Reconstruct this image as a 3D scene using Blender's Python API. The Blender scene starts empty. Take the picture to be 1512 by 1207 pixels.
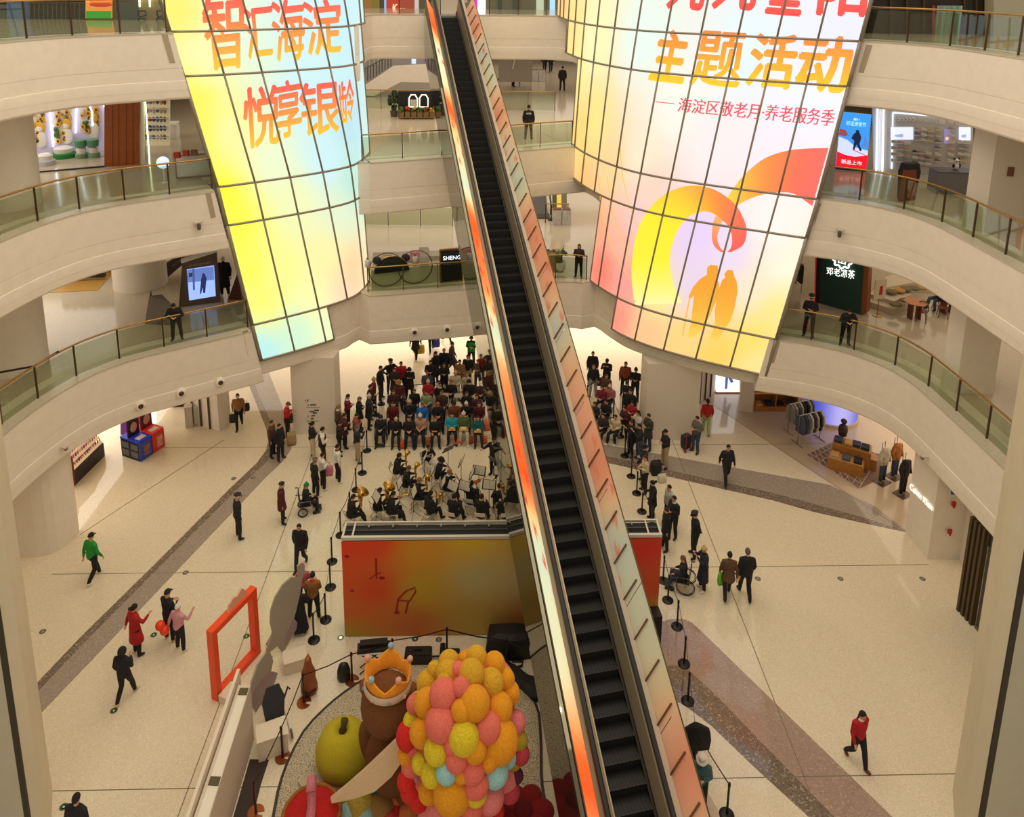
import bpy, bmesh, math, random
from mathutils import Vector, Matrix
from mathutils.geometry import tessellate_polygon
random.seed(7)
SC = bpy.context.scene
COL = SC.collection
PI = math.pi
# ------------------------------------------------------------------ camera, light, exposure
CAMH, FPX, XC, YC = 20.2, 1145.0, 756.0, 205.0
_down = Vector((690.0 - XC, 5600.0 - YC, FPX)).normalized()
_fy = -(_down.x * (723 - XC) + _down.z * FPX) / _down.y
_fw = Vector((723 - XC, _fy, FPX)).normalized()
_rt = _down.cross(_fw)
CM = Matrix((_rt, _fw, -_down))            # image ray (x right, y down, z forward) -> world
cam_d = bpy.data.cameras.new('camera')
cam_d.sensor_width = 36.0
cam_d.lens = FPX / 1512 * 36
cam_d.shift_y = (YC - 603.5) / 1512
cam_d.clip_end = 400
cam = bpy.data.objects.new('camera', cam_d)
COL.objects.link(cam)
_r = CM.to_4x4() @ Matrix.Diagonal((1, -1, -1, 1))
cam.matrix_world = Matrix.Translation((0, 0, CAMH)) @ _r
SC.camera = cam
wd = bpy.data.worlds.new('world')
SC.world = wd
wd.use_nodes = True
wd.node_tree.nodes['Background'].inputs[0].default_value = (1.0, 0.88, 0.73, 1)
wd.node_tree.nodes['Background'].inputs[1].default_value = 0.66
SC.view_settings.view_transform = 'Standard'
SC.view_settings.look = 'None'
SC.view_settings.exposure = 0.0
SC.view_settings.gamma = 1.0
SC.view_settings.use_curve_mapping = False
def area(name, loc, sx, sy, watts, col=(1, 0.86, 0.68), rot=(0, 0, 0)):
 d = bpy.data.lights.new(name, 'AREA')
 d.shape = 'RECTANGLE'; d.size = sx; d.size_y = sy; d.energy = watts; d.color = col
 o = bpy.data.objects.new(name, d); o.location = loc; o.rotation_euler = rot
 COL.objects.link(o)
 return o
WARM = (1, 0.85, 0.66)
NEUT = (1, 0.91, 0.80)
# atrium roof light and the ceiling lighting of every storey
area('atrium_roof_light', (0, 23, 34), 18, 40, 4300, WARM)
for zc, k in ((3.45, 1.0), (9.45, 0.55), (15.45, 0.5)):
 area('ceiling_light', (-24, 33, zc), 13, 14, 1450 * k, (1, .94, .86))
 area('ceiling_light', (24, 33, zc), 14, 14, 700 * k, WARM)
 area('ceiling_light', (0, 46, zc), 30, 14, 2200 * k, NEUT)
 area('ceiling_light', (0, 64, zc), 40, 14, 2200 * k, NEUT)
 area('ceiling_light', (-24, 20, zc), 10, 12, 260 * k, WARM)
 area('ceiling_light', (24, 20, zc), 10, 12, 260 * k, WARM)
def at(px, py, z=0.0):
 """the point of a photo pixel on the level z"""
 d = CM @ Vector((px - XC, py - YC, FPX))
 t = (z - CAMH) / d.z
 return Vector((d.x * t, d.y * t, z))
def aty(px, py, Y):
 d = CM @ Vector((px - XC, py - YC, FPX))
 t = Y / d.y
 return Vector((d.x * t, Y, CAMH + d.z * t))
def project(p):
 c = CM.transposed() @ (Vector(p) - Vector((0, 0, CAMH)))
 return XC + FPX * c.x / c.z, YC + FPX * c.y / c.z
# ------------------------------------------------------------------ helpers
def lin(c):
 r = []
 for v in c[:3]:
  v = v / 255.0
  r.append(v / 12.92 if v <= 0.04045 else ((v + 0.055) / 1.055) ** 2.4)
 return (r[0], r[1], r[2], 1.0)
MATS = {}
def mat(c, rough=0.6, metal=0.0, emit=0.0, noise=0.0, nscale=20.0, spec=0.5, name=None, bump=0.0, bscale=60.0):
 key = (tuple(c), rough, metal, emit, noise, nscale, spec, bump, bscale)
 if key in MATS: return MATS[key]
 m = bpy.data.materials.new(name or 'surface')
 m.use_nodes = True
 nt = m.node_tree
 b = nt.nodes['Principled BSDF']
 col = lin(c)
 b.inputs['Base Color'].default_value = col
 b.inputs['Roughness'].default_value = rough
 b.inputs['Metallic'].default_value = metal
 b.inputs['Specular IOR Level'].default_value = spec
 if emit > 0:
  b.inputs['Emission Color'].default_value = col
  b.inputs['Emission Strength'].default_value = emit
 if noise > 0:
  tc = nt.nodes.new('ShaderNodeTexCoord')
  n = nt.nodes.new('ShaderNodeTexNoise'); n.inputs['Scale'].default_value = nscale; n.inputs['Detail'].default_value = 4
  r = nt.nodes.new('ShaderNodeValToRGB')
  r.color_ramp.elements[0].position = 0.3; r.color_ramp.elements[1].position = 0.7
  r.color_ramp.elements[0].color = tuple(max(0, v * (1 - noise)) for v in col[:3]) + (1,)
  r.color_ramp.elements[1].color = tuple(min(1, v * (1 + noise)) for v in col[:3]) + (1,)
  nt.links.new(tc.outputs['Object'], n.inputs['Vector'])
  nt.links.new(n.outputs['Fac'], r.inputs['Fac'])
  nt.links.new(r.outputs['Color'], b.inputs['Base Color'])
 if bump > 0:
  tc = nt.nodes.new('ShaderNodeTexCoord')
  n = nt.nodes.new('ShaderNodeTexNoise'); n.inputs['Scale'].default_value = bscale; n.inputs['Detail'].default_value = 3
  bp = nt.nodes.new('ShaderNodeBump'); bp.inputs['Strength'].default_value = bump; bp.inputs['Distance'].default_value = 0.03
  nt.links.new(tc.outputs['Object'], n.inputs['Vector'])
  nt.links.new(n.outputs['Fac'], bp.inputs['Height'])
  nt.links.new(bp.outputs['Normal'], b.inputs['Normal'])
 MATS[key] = m
 return m
def glass_mat(tint=(225, 232, 222), refl=0.08, name='clear glass'):
 key = ('glass', tint, refl)
 if key in MATS: return MATS[key]
 m = bpy.data.materials.new(name); m.use_nodes = True
 nt = m.node_tree; nt.nodes.clear()
 out = nt.nodes.new('ShaderNodeOutputMaterial')
 mx = nt.nodes.new('ShaderNodeMixShader')
 tr = nt.nodes.new('ShaderNodeBsdfTransparent'); tr.inputs[0].default_value = lin(tint)
 gl = nt.nodes.new('ShaderNodeBsdfGlossy'); gl.inputs['Roughness'].default_value = 0.02
 lw = nt.nodes.new('ShaderNodeLayerWeight'); lw.inputs['Blend'].default_value = 0.5
 pw = nt.nodes.new('ShaderNodeMath'); pw.operation = 'POWER'; pw.inputs[1].default_value = 4.0
 ad = nt.nodes.new('ShaderNodeMath'); ad.operation = 'MULTIPLY_ADD'; ad.inputs[1].default_value = 0.7; ad.inputs[2].default_value = refl
 nt.links.new(lw.outputs['Facing'], pw.inputs[0]); nt.links.new(pw.outputs[0], ad.inputs[0])
 nt.links.new(ad.outputs[0], mx.inputs[0])
 nt.links.new(tr.outputs[0], mx.inputs[1]); nt.links.new(gl.outputs[0], mx.inputs[2])
 nt.links.new(mx.outputs[0], out.inputs[0])
 MATS[key] = m
 return m
def emit_attr_mat(strength, name):
 m = bpy.data.materials.new(name); m.use_nodes = True
 nt = m.node_tree
 b = nt.nodes['Principled BSDF']
 a = nt.nodes.new('ShaderNodeVertexColor'); a.layer_name = 'picture'
 b.inputs['Base Color'].default_value = (0.02, 0.02, 0.02, 1)
 b.inputs['Roughness'].default_value = 0.4
 nt.links.new(a.outputs['Color'], b.inputs['Emission Color'])
 b.inputs['Emission Strength'].default_value = strength
 return m
def print_attr_mat(name, rough=0.5, emit=0.0):
 m = bpy.data.materials.new(name); m.use_nodes = True
 nt = m.node_tree
 b = nt.nodes['Principled BSDF']
 a = nt.nodes.new('ShaderNodeVertexColor'); a.layer_name = 'picture'
 nt.links.new(a.outputs['Color'], b.inputs['Base Color'])
 b.inputs['Roughness'].default_value = rough
 if emit:
  nt.links.new(a.outputs['Color'], b.inputs['Emission Color'])
  b.inputs['Emission Strength'].default_value = emit
 return m
class MB:
 """collects shapes into one mesh"""
 def __init__(s): s.v = []; s.f = []; s.m = []; s.c = None
 def face(s, idx, mi=0): s.f.append(tuple(idx)); s.m.append(mi)
 def quad(s, a, b, c, d, mi=0):
  n = len(s.v); s.v += [tuple(a), tuple(b), tuple(c), tuple(d)]; s.face((n, n + 1, n + 2, n + 3), mi)
  return s
 def box(s, c, d, rz=0.0, mi=0, rx=0.0, M=None):
  n = len(s.v)
  R = Matrix.Rotation(rz, 3, 'Z') @ Matrix.Rotation(rx, 3, 'X') if M is None else M
  c = Vector(c)
  for z in (-.5, .5):
   for x, y in ((-.5, -.5), (.5, -.5), (.5, .5), (-.5, .5)):
    s.v.append(tuple(c + R @ Vector((x * d[0], y * d[1], z * d[2]))))
  for q in ((3, 2, 1, 0), (4, 5, 6, 7), (0, 1, 5, 4), (1, 2, 6, 5), (2, 3, 7, 6), (3, 0, 4, 7)):
   s.face([n + i for i in q], mi)
  return s
 def prism(s, pts, z0, z1, mi=0, mi_top=None):
  n = len(s.v); k = len(pts)
  a = sum(pts[i][0] * pts[(i + 1) % k][1] - pts[(i + 1) % k][0] * pts[i][1] for i in range(k))
  if a < 0: pts = list(reversed(pts))
  s.v += [(p[0], p[1], z0) for p in pts] + [(p[0], p[1], z1) for p in pts]
  tris = tessellate_polygon([[Vector((p[0], p[1], 0)) for p in pts]])
  mt = mi if mi_top is None else mi_top
  for t in tris:
   a, b, c = t
   p, q, r = pts[a], pts[b], pts[c]
   if (q[0] - p[0]) * (r[1] - p[1]) - (q[1] - p[1]) * (r[0] - p[0]) < 0: a, b, c = c, b, a
   s.face((n + k + a, n + k + b, n + k + c), mt)
   s.face((n + c, n + b, n + a), mi)
  for i in range(k):
   j = (i + 1) % k
   s.face((n + i, n + j, n + k + j, n + k + i), mi)
  return s
 def flat(s, pts, mi=0):
  """a flat polygon from 3-D points facing their winding"""
  n = len(s.v)
  pts = [Vector(p) for p in pts]
  s.v += [tuple(p) for p in pts]
  for t in tessellate_polygon([pts]): s.face([n + i for i in t], mi)
  return s
 def rings(s, R, cap=True, mi=0, closed=True):
  """loft through rings of equal length"""
  n = len(s.v); k = len(R[0])
  for r in R: s.v += [tuple(p) for p in r]
  for i in range(len(R) - 1):
   for j in range(k if closed else k - 1):
    a = n + i * k + j; b = n + i * k + (j + 1) % k
    s.face((a, b, b + k, a + k), mi)
  if cap and closed:
   s.face([n + j for j in reversed(range(k))], mi)
   s.face([n + (len(R) - 1) * k + j for j in range(k)], mi)
  return s
 def tube(s, pts, rad, seg=8, mi=0, flat=1.0, cap=True):
  pts = [Vector(p) for p in pts]
  if not isinstance(rad, (list, tuple)): rad = [rad] * len(pts)
  R = []
  prev = None
  for i, p in enumerate(pts):
   t = (pts[min(i + 1, len(pts) - 1)] - pts[max(i - 1, 0)])
   if t.length < 1e-9: t = Vector((0, 0, 1))
   t.normalize()
   if prev is None:
    u = Vector((1, 0, 0)) if abs(t.x) < 0.8 else Vector((0, 1, 0))
   else: u = prev
   u = (u - t * u.dot(t)).normalized(); w = t.cross(u); prev = u
   R.append([p + (u * math.cos(2 * PI * j / seg) + w * math.sin(2 * PI * j / seg) * flat) * rad[i] for j in range(seg)])
  return s.rings(R, cap, mi)
 def lathe(s, c, prof, seg=16, mi=0, cap=True):
  c = Vector(c)
  R = [[c + Vector((r * math.cos(2 * PI * j / seg), r * math.sin(2 * PI * j / seg), z)) for j in range(seg)] for r, z in prof]
  return s.rings(R, cap, mi)
 def ball(s, c, r, seg=12, rin=8, mi=0, M=None):
  if not isinstance(r, (tuple, list)): r = (r, r, r)
  c = Vector(c); R = []
  for i in range(rin + 1):
   a = -PI / 2 + PI * i / rin
   ca = max(math.cos(a), 0.02); sa = math.sin(a)
   ring = []
   for j in range(seg):
    b = 2 * PI * j / seg
    v = Vector((r[0] * ca * math.cos(b), r[1] * ca * math.sin(b), r[2] * sa))
    ring.append(c + (M @ v if M is not None else v))
   R.append(ring)
  return s.rings(R, True, mi)
 def mesh(s, name, mats, smooth=False, colors=None):
  me = bpy.data.meshes.new(name)
  me.from_pydata(s.v, [], s.f)
  if not isinstance(mats, (list, tuple)): mats = [mats]
  for m in mats: me.materials.append(m)
  if len(mats) > 1: me.polygons.foreach_set('material_index', s.m)
  if smooth: me.polygons.foreach_set('use_smooth', [True] * len(me.polygons))
  if colors:
   ca = me.color_attributes.new('picture', 'FLOAT_COLOR', 'POINT')
   for i, c in enumerate(colors): ca.data[i].color = c
  me.update()
  return me
 def build(s, name, mats, parent=None, smooth=False, loc=None, colors=None):
  o = bpy.data.objects.new(name, s.mesh(name, mats, smooth, colors))
  COL.objects.link(o)
  if parent is not None: o.parent = parent
  if loc is not None: o.location = loc
  return o
def autosmooth(o, deg=35):
 for p in o.data.polygons: p.use_smooth = True
 o.data.set_sharp_from_angle(angle=math.radians(deg))
 return o
def tag(o, label, cat, group=None):
 o['label'] = label; o['category'] = cat
 if group: o['group'] = group
 return o
def thing(name, label, cat, loc=(0, 0, 0), rz=0.0, group=None):
 o = bpy.data.objects.new(name, None); o.empty_display_size = 0.2
 COL.objects.link(o); o.location = loc; o.rotation_euler = (0, 0, rz)
 return tag(o, label, cat, group)
def struct(o): o['kind'] = 'structure'; return o
def dup(root, loc, rz=0.0, label=None, group=None, scale=None):
 r = root.copy(); COL.objects.link(r); r.location = loc; r.rotation_euler = (0, 0, rz)
 if scale is not None: r.scale = scale
 if label: r['label'] = label
 if group: r['group'] = group
 for ch in list(root.children):
  c = ch.copy(); COL.objects.link(c); c.parent = r
  for g in ch.children:
   d = g.copy(); COL.objects.link(d); d.parent = c
 return r
def text_mesh(body, bold=0.0, extrude=0.0, shear=0.0, cx=1):
 """lettering as (vertices scaled to the unit box, faces, aspect)"""
 c = bpy.data.curves.new('lettering', 'FONT'); c.body = body; c.offset = bold; c.shear = shear; c.resolution_u = 3
 o = bpy.data.objects.new('lettering', c); COL.objects.link(o)
 bpy.context.view_layer.update()
 m = bpy.data.meshes.new_from_object(o.evaluated_get(bpy.context.evaluated_depsgraph_get()))
 V = [v.co.copy() for v in m.vertices]; F = [tuple(p.vertices) for p in m.polygons]
 bpy.data.objects.remove(o); bpy.data.meshes.remove(m)
 x0 = min(v.x for v in V); x1 = max(v.x for v in V); y0 = min(v.y for v in V); y1 = max(v.y for v in V)
 return [((v.x - x0) / (x1 - x0), (v.y - y0) / (y1 - y0)) for v in V], F, (x1 - x0) / (y1 - y0)
def lettering(name, body, origin, ux, uz, width, height, m, parent=None, bold=0.01):
 """flat lettering on a plane: origin lower-left, ux along the line, uz up"""
 V, F, asp = text_mesh(body, bold)
 b = MB(); o = Vector(origin); ux = Vector(ux).normalized(); uz = Vector(uz).normalized()
 b.v = [tuple(o + ux * (u * width) + uz * (w * height)) for u, w in V]; b.f = F; b.m = [0] * len(F)
 return b.build(name, m, parent)
# common materials
CREAM = mat((240, 229, 212), 0.55, noise=0.03, nscale=3, name='cream plaster')
CREAM2 = mat((236, 225, 208), 0.55, noise=0.03, nscale=3, name='cream wall paint')
STONE = mat((198, 188, 165), 0.25, noise=0.05, nscale=8, name='pale stone')
BRASS = mat((176, 138, 74), 0.3, 0.9, name='brushed brass')
BRONZE = mat((92, 72, 50), 0.4, 0.7, name='bronze metal')
STEEL = mat((150, 146, 138), 0.3, 0.9, name='steel')
BLACK = mat((22, 21, 22), 0.5, name='black')
BLACKM = mat((28, 26, 26), 0.35, 0.4, name='black metal')
WHITE = mat((236, 232, 224), 0.5, name='white')
WOOD = mat((176, 118, 52), 0.4, noise=0.15, nscale=9, name='light oak')
GLASS = glass_mat((242, 246, 238), 0.05)
# ------------------------------------------------------------------ the building shell
def smooth_path(pts, step=0.45):
 """Catmull-Rom through the points, resampled"""
 P = [Vector((p[0], p[1])) for p in pts]
 P = [P[0] * 2 - P[1]] + P + [P[-1] * 2 - P[-2]]
 out = []
 for i in range(1, len(P) - 2):
  p0, p1, p2, p3 = P[i - 1], P[i], P[i + 1], P[i + 2]
  n = max(1, int((p2 - p1).length / step))
  if (p2 - p1).length > 6: n = 3
  for k in range(n):
   t = k / n
   out.append(0.5 * ((2 * p1) + (p2 - p0) * t + (2 * p0 - 5 * p1 + 4 * p2 - p3) * t * t + (3 * p1 - p0 - 3 * p2 + p3) * t ** 3))
 out.append(P[-2])
 return out
LEFT = [(-15.5, 2), (-15.5, 12), (-15.5, 19.5), (-15.45, 22.0), (-15.3, 23.4), (-14.95, 24.9), (-14.35, 26.2), (-13.4, 27.25), (-12.2, 28.05), (-11.0, 28.8), (-9.8, 29.55)]
LSCR = [(-9.8, 29.55), (-9.4, 29.85), (-8.2, 30.65), (-7.0, 31.55), (-6.1, 32.4), (-5.75, 33.05)]
RSCR = [(4.95, 34.4), (5.5, 33.35), (6.2, 32.2), (7.3, 31.2), (8.4, 30.4), (9.7, 29.65), (10.9, 29.05), (12.2, 28.65)]
RIGHT = [(12.2, 28.65), (13.5, 28.1), (14.4, 27.45), (15.25, 26.4), (15.65, 25.2), (15.75, 24.0), (15.8, 21.5), (15.8, 20), (15.8, 10), (15.8, 2)]
C2 = [(-5.75, 33.05), (-4.6, 33.25), (-3.4, 33.5), (-1.9, 33.75), (0.5, 34.2), (2.6, 34.65), (4.0, 34.8), (4.95, 34.4)]
C3 = [(-5.75, 33.05), (-5.6, 33.6), (-3.6, 34.3), (-1.8, 34.95), (1.2, 36.2), (4.1, 37.3), (5.0, 37.4), (5.5, 36.4), (5.7, 35.3), (5.7, 34.7)]
C4 = [(-5.75, 33.05), (-6.5, 34.2), (-6.7, 38), (-6.8, 41.6), (-6.3, 42.7), (-4.5, 43.0), (-1, 43.1), (2.4, 43.1), (3.4, 43.0), (4.5, 42.4), (5.0, 41), (5.3, 38), (5.6, 36), (5.7, 34.7)]
def hole_path(c, xl, xr, yc):
 P = smooth_path(LEFT[:-1] + LSCR[:-1] + c[:-1] + (RSCR[:-1] if c is C2 else [c[-1]] + RSCR[1:-1]) + RIGHT, 0.3)
 ia = min(range(len(P)), key=lambda i: abs(P[i].x - LSCR[-1][0]) + abs(P[i].y - LSCR[-1][1]))
 ib = min(range(len(P)), key=lambda i: abs(P[i].x - RSCR[0][0]) + abs(P[i].y - RSCR[0][1]))
 T = [(P[min(i + 1, len(P) - 1)] - P[max(i - 1, 0)]).normalized() for i in range(len(P))]
 face = [project((p.x + .43 * t.y, p.y - .43 * t.x, yc))[0] for p, t in zip(P, T)]
 cut = []
 for tx, rng in ((xl, range(4, ia)), (xr, range(ib, len(P) - 4))):      # where the face meets the video wall's edge
  for i in rng:
   if P[i].y > 26 and face[i] <= tx < face[i + 1]:
    cut.append((i, (tx - face[i]) / (face[i + 1] - face[i]))); break
 out = []
 (il, fl_), (ir, fr_) = cut
 for i, p in enumerate(P):          # the slab edge steps back behind the video walls
  k = 1.0 if il < i <= ia or ib <= i <= ir else 0.0
  out.append((p, T[i], k, 0))
  if i == il: out.append((p.lerp(P[i + 1], fl_), T[i], 0.0, 1))
  if i == ir: out.append((p.lerp(P[i + 1], fr_), T[i], 1.0, -1))
 return Path(out, 0.62 if yc < 7 else 1.15)
class Path(list):
 """slab edge: knows its own smooth tangents so that offsets stay clean at the steps"""
 def __init__(s, items, back):
  s.items_ = []; s.back = back
  last = None
  for p, t, k, e in items:
   if e == 1: s.items_ += [(p, t, 0.0, 1), (p, t, 1.0, 1)]       # square step, raked like the screen edge
   elif e == -1: s.items_ += [(p, t, 1.0, -1), (p, t, 0.0, -1)]
   else: s.items_.append((p, t, k, 0))
  super().__init__([p + Vector((-t.y, t.x)) * back * k for p, t, k, e in s.items_])
def offset_path(path, d):
 """shift to the right of travel (into the void) by d"""
 out = []
 if isinstance(path, Path):
  return [p + Vector((-t.y, t.x)) * (path.back * k - d) for p, t, k, e in path.items_]
 for i, p in enumerate(path):
  t = (path[min(i + 1, len(path) - 1)] - path[max(i - 1, 0)]).normalized()
  out.append(p + Vector((t.y, -t.x)) * d)
 return out
def sweep(path, prof, name, m, flip=False):
 b = MB(); R = []
 cache = {}
 for o, dz in prof:
  if o not in cache: cache[o] = offset_path(path, o)
 zt = max(d for o, d in prof)
 for i in range(len(path)):
  e, t = (path.items_[i][3], path.items_[i][1]) if isinstance(path, Path) else (0, Vector((0, 0)))
  R.append([(cache[o][i].x + t.x * e * .17 * (zt - dz), cache[o][i].y + t.y * e * .17 * (zt - dz), dz) for o, dz in prof])
 b.rings(R, False, 0, closed=False)
 ob = b.build(name, m)
 return autosmooth(ob, 30)
def floor_mat(name, base, spk1, spk2, rough=0.06, scale=38.0, amt=1.0):
 m = bpy.data.materials.new(name); m.use_nodes = True
 nt = m.node_tree; b = nt.nodes['Principled BSDF']
 tc = nt.nodes.new('ShaderNodeTexCoord')
 v = nt.nodes.new('ShaderNodeTexVoronoi'); v.inputs['Scale'].default_value = scale
 r = nt.nodes.new('ShaderNodeValToRGB'); r.color_ramp.interpolation = 'LINEAR'
 e = r.color_ramp.elements
 e[0].position = 0.0; e[0].color = lin(spk1); e[1].position = 1.0; e[1].color = lin(spk2)
 k = r.color_ramp.elements.new(0.25); k.color = lin(base)
 k = r.color_ramp.elements.new(0.8); k.color = lin(base)
 nt.links.new(tc.outputs['Object'], v.inputs['Vector'])
 sep = nt.nodes.new('ShaderNodeSeparateColor')
 nt.links.new(v.outputs['Color'], sep.inputs[0])
 nt.links.new(sep.outputs[0], r.inputs['Fac'])
 nt.links.new(r.outputs['Color'], b.inputs['Base Color'])
 b.inputs['Roughness'].default_value = rough
 b.inputs['Specular IOR Level'].default_value = 0.5
 return m
F_CREAM = floor_mat('cream terrazzo', (226, 213, 186), (214, 198, 168), (238, 228, 206))
F_GREY = floor_mat('grey terrazzo', (160, 146, 132), (140, 126, 114), (184, 172, 158))
F_DARK = floor_mat('dark grey terrazzo', (122, 106, 92), (98, 86, 76), (176, 160, 142), scale=26)
F_SEAM = mat((120, 108, 88), 0.4, name='floor joint')
F_SHOP = floor_mat('shop stone floor', (196, 176, 150), (186, 166, 140), (206, 188, 162), 0.16)
F_PINK = floor_mat('rose grey terrazzo', (166, 142, 126), (150, 126, 112), (190, 170, 152))
fl = MB()
fl.box((0, 35, -0.15), (100, 90, 0.3), mi=0)
def band(pix, z, mi):
 fl.prism([tuple(at(x, y).xy) for x, y in pix], 0.0, z, mi)
LB_L = [(-40, 1112), (42, 1022), (120, 940), (232, 830), (340, 721), (380, 683), (393, 665), (396, 652), (393, 633), (371, 578), (356, 535)]
LB_M = [(-38, 1124), (45, 1033), (125, 949), (240, 833), (350, 723), (391, 685), (404, 668), (408, 652), (404, 632), (380, 578), (364, 535)]
LB_R = [(-20, 1140), (47, 1068), (160, 950), (274, 830), (392, 706), (417, 682), (430, 664), (433, 648), (428, 628), (408, 578), (391, 535)]
band(LB_M + LB_R[::-1], 0.002, 1)
band(LB_L + LB_M[::-1], 0.0025, 2)
RT_U = [(870, 653), (947, 666), (1039, 683), (1140, 701), (1224, 716), (1290, 747), (1337, 783)]
RT_M = [(870, 668), (947, 685), (1039, 706), (1140, 728), (1200, 744), (1280, 766), (1336, 784)]
RT_L = [(870, 678), (947, 695), (1039, 716), (1140, 739), (1200, 756), (1280, 774), (1336, 786)]
band(RT_U + RT_M[::-1], 0.002, 1); band(RT_M + RT_L[::-1], 0.0025, 2)
RB_U = [(930, 985), (945, 940), (965, 923), (988, 915), (1008, 914), (1022, 920), (1034, 931), (1318, 1207), (1420, 1310)]
RB_M = [(930, 1020), (950, 992), (982, 984), (1000, 983), (1016, 989), (1060, 1030), (1120, 1092), (1232, 1207), (1330, 1310)]
RB_L = [(930, 1060), (950, 1045), (985, 1038), (1003, 1038), (1016, 1046), (1050, 1072), (1110, 1130), (1194, 1207), (1300, 1310)]
band(RB_U + RB_M[::-1], 0.002, 4); band(RB_M + RB_L[::-1], 0.0025, 2)
band([(1046, 594), (1228, 716), (1336, 785), (1420, 700), (1330, 600), (1180, 540), (1060, 540)], 0.0015, 3)
band([(1026, 1150), (1040, 1160), (1075, 1225), (1040, 1225)], 0.002, 3)
def seam(x0, y0, x1, y1):
 fl.prism([(x0 - .012 * (y1 != y0), y0 - .012 * (x1 != x0)), (x1 - .012 * (y1 != y0), y1 - .012 * (x1 != x0)), (x1 + .012 * (y1 != y0), y1 + .012 * (x1 != x0)), (x0 + .012 * (y1 != y0), y0 + .012 * (x1 != x0))], 0.0, 0.003, 5)
for y in (15.95, 23.2, 30.4): seam(-14.8, y, 15.6, y)
for x in (-7.48, 8.24): seam(x, 8, x, 31)
_a, _b = at(118, 790), at(330, 650)
fl.tube([tuple(_a), tuple(_b)], 0.012, 4, mi=5)
_a, _b = at(1046, 594), at(1336, 785)
fl.tube([tuple(_a), tuple(_b)], 0.010, 4, mi=5)
struct(fl.build('floor', [F_CREAM, F_GREY, F_DARK, F_SHOP, F_PINK, F_SEAM]))
PROF = [(-0.75, 0.0), (0.40, 0.0), (0.42, -0.03), (0.42, -1.25), (0.40, -1.255), (0.40, -1.275), (0.42, -1.28), (0.42, -1.70), (0.44, -1.712), (0.445, -1.73), (0.43, -2.05), (0.43, -2.06), (0.42, -2.06), (0.42, -2.07), (0.43, -2.07), (0.42, -2.32), (0.38, -2.38), (0.30, -2.41), (-0.9, -2.42)]
def slab(path, off, z0, z1, name, m):
 """the storey plate between the void's edge and the outer walls"""
 inner = offset_path(path, off); b = MB(); A = []; B = []
 ang = -1e9
 for p in inner:
  a_ = math.atan2(p.x, p.y - 18); k = 1e9
  if a_ <= ang + 1e-4: continue      # never turning back
  ang = a_
  d = Vector((math.sin(ang), math.cos(ang)))
  if abs(d.x) > 1e-6: k = min(k, 50 / abs(d.x))
  if d.y > 0: k = min(k, 62 / d.y)
  A.append((p.x, p.y)); B.append((d.x * k, 18 + d.y * k))
 out = list(zip(A, B))
 for sx in (-1, 1):       # the far corners
  k = min(range(len(out)), key=lambda i: math.dist(out[i][1], (sx * 50, 80)))
  out[k] = (out[k][0], (sx * 50, 80))
 n = len(out)
 for zz in (z1, z0):
  b.v += [(a[0], a[1], zz) for a, o in out] + [(o[0], o[1], zz) for a, o in out]
 for i in range(n - 1):
  b.face((i, n + i, n + i + 1, i + 1)); b.face((2 * n + i, 2 * n + i + 1, 3 * n + i + 1, 3 * n + i))
  b.face((i, i + 1, 2 * n + i + 1, 2 * n + i))
 return b.build(name, m)
F_UP = floor_mat('upper floor terrazzo', (196, 182, 158), (184, 170, 146), (208, 196, 174), 0.12)
SOFF = mat((226, 216, 198), 0.7, name='ceiling paint')
LIMS = {'second': (371, 1137, 6), 'third': (317, 1203, 12), 'fourth': (256, 1270, 18)}
LEVELS = {'second': (6.0, C2), 'third': (12.0, C3), 'fourth': (18.0, C4)}
PATHS = {}
for nm, (z, c) in LEVELS.items():
 path = hole_path(c, *LIMS[nm]); PATHS[nm] = path
 f = sweep(path, [(o, z + d) for o, d in PROF], 'wall_fascia_' + nm, CREAM); struct(f)
 struct(slab(path, -0.70, z - 0.35, z - 0.004, 'floor_' + nm, F_UP))
 struct(slab(path, -0.85, z - 2.44, z - 2.40, 'ceiling_under_' + nm, SOFF))
# stone capping along the glass
for nm, (z, c) in LEVELS.items():
 b = sweep(PATHS[nm], [(-0.32, z + 0.001), (-0.32, z + 0.012), (0.44, z + 0.012), (0.44, z - 0.03)], 'trim_capping_' + nm, STONE); struct(b)
# outer walls far behind the shops
b = MB(); b.box((0, 80.2, 13), (100, 0.4, 27)); struct(b.build('wall_back', CREAM2))
b = MB(); b.box((-50.2, 41, 13), (0.4, 78, 27)); struct(b.build('wall_left', CREAM2))
b = MB(); b.box((50.2, 41, 13), (0.4, 78, 27)); struct(b.build('wall_right', CREAM2))
# ground-floor piers
def pier(name, pts, z0, z1, m=CREAM2, bev=0.0):
 b = MB(); b.prism(pts, z0, z1); o = b.build(name, m); struct(o); return o
pier('wall_left_pier', [(-14.85, 24.96), (-15.0, 24.6), (-15.15, 24.3), (-15.35, 24.13), (-15.7, 24.0), (-17.4, 24.0), (-30, 24.0), (-30, 25.4), (-15.0, 25.4)], 0, 3.62)
pier('wall_left_column', [(-8.62, 31.35), (-6.72, 31.35), (-6.62, 32.1), (-8.62, 32.6)], 0, 3.7, mat((228, 216, 198), 0.4, noise=0.05, name='column cladding'))
pier('wall_right_column', [(7.0, 30.75), (9.35, 30.75), (9.5, 32.4), (6.9, 31.7)], 0, 3.7, mat((228, 216, 198), 0.4, noise=0.05, name='column cladding'))
pier('wall_right_pier', [(15.63, 24.87), (15.69, 23.46), (16.83, 23.42), (16.85, 23.1), (18.5, 23.1), (18.5, 24.9)], 0, 3.62)
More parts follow.
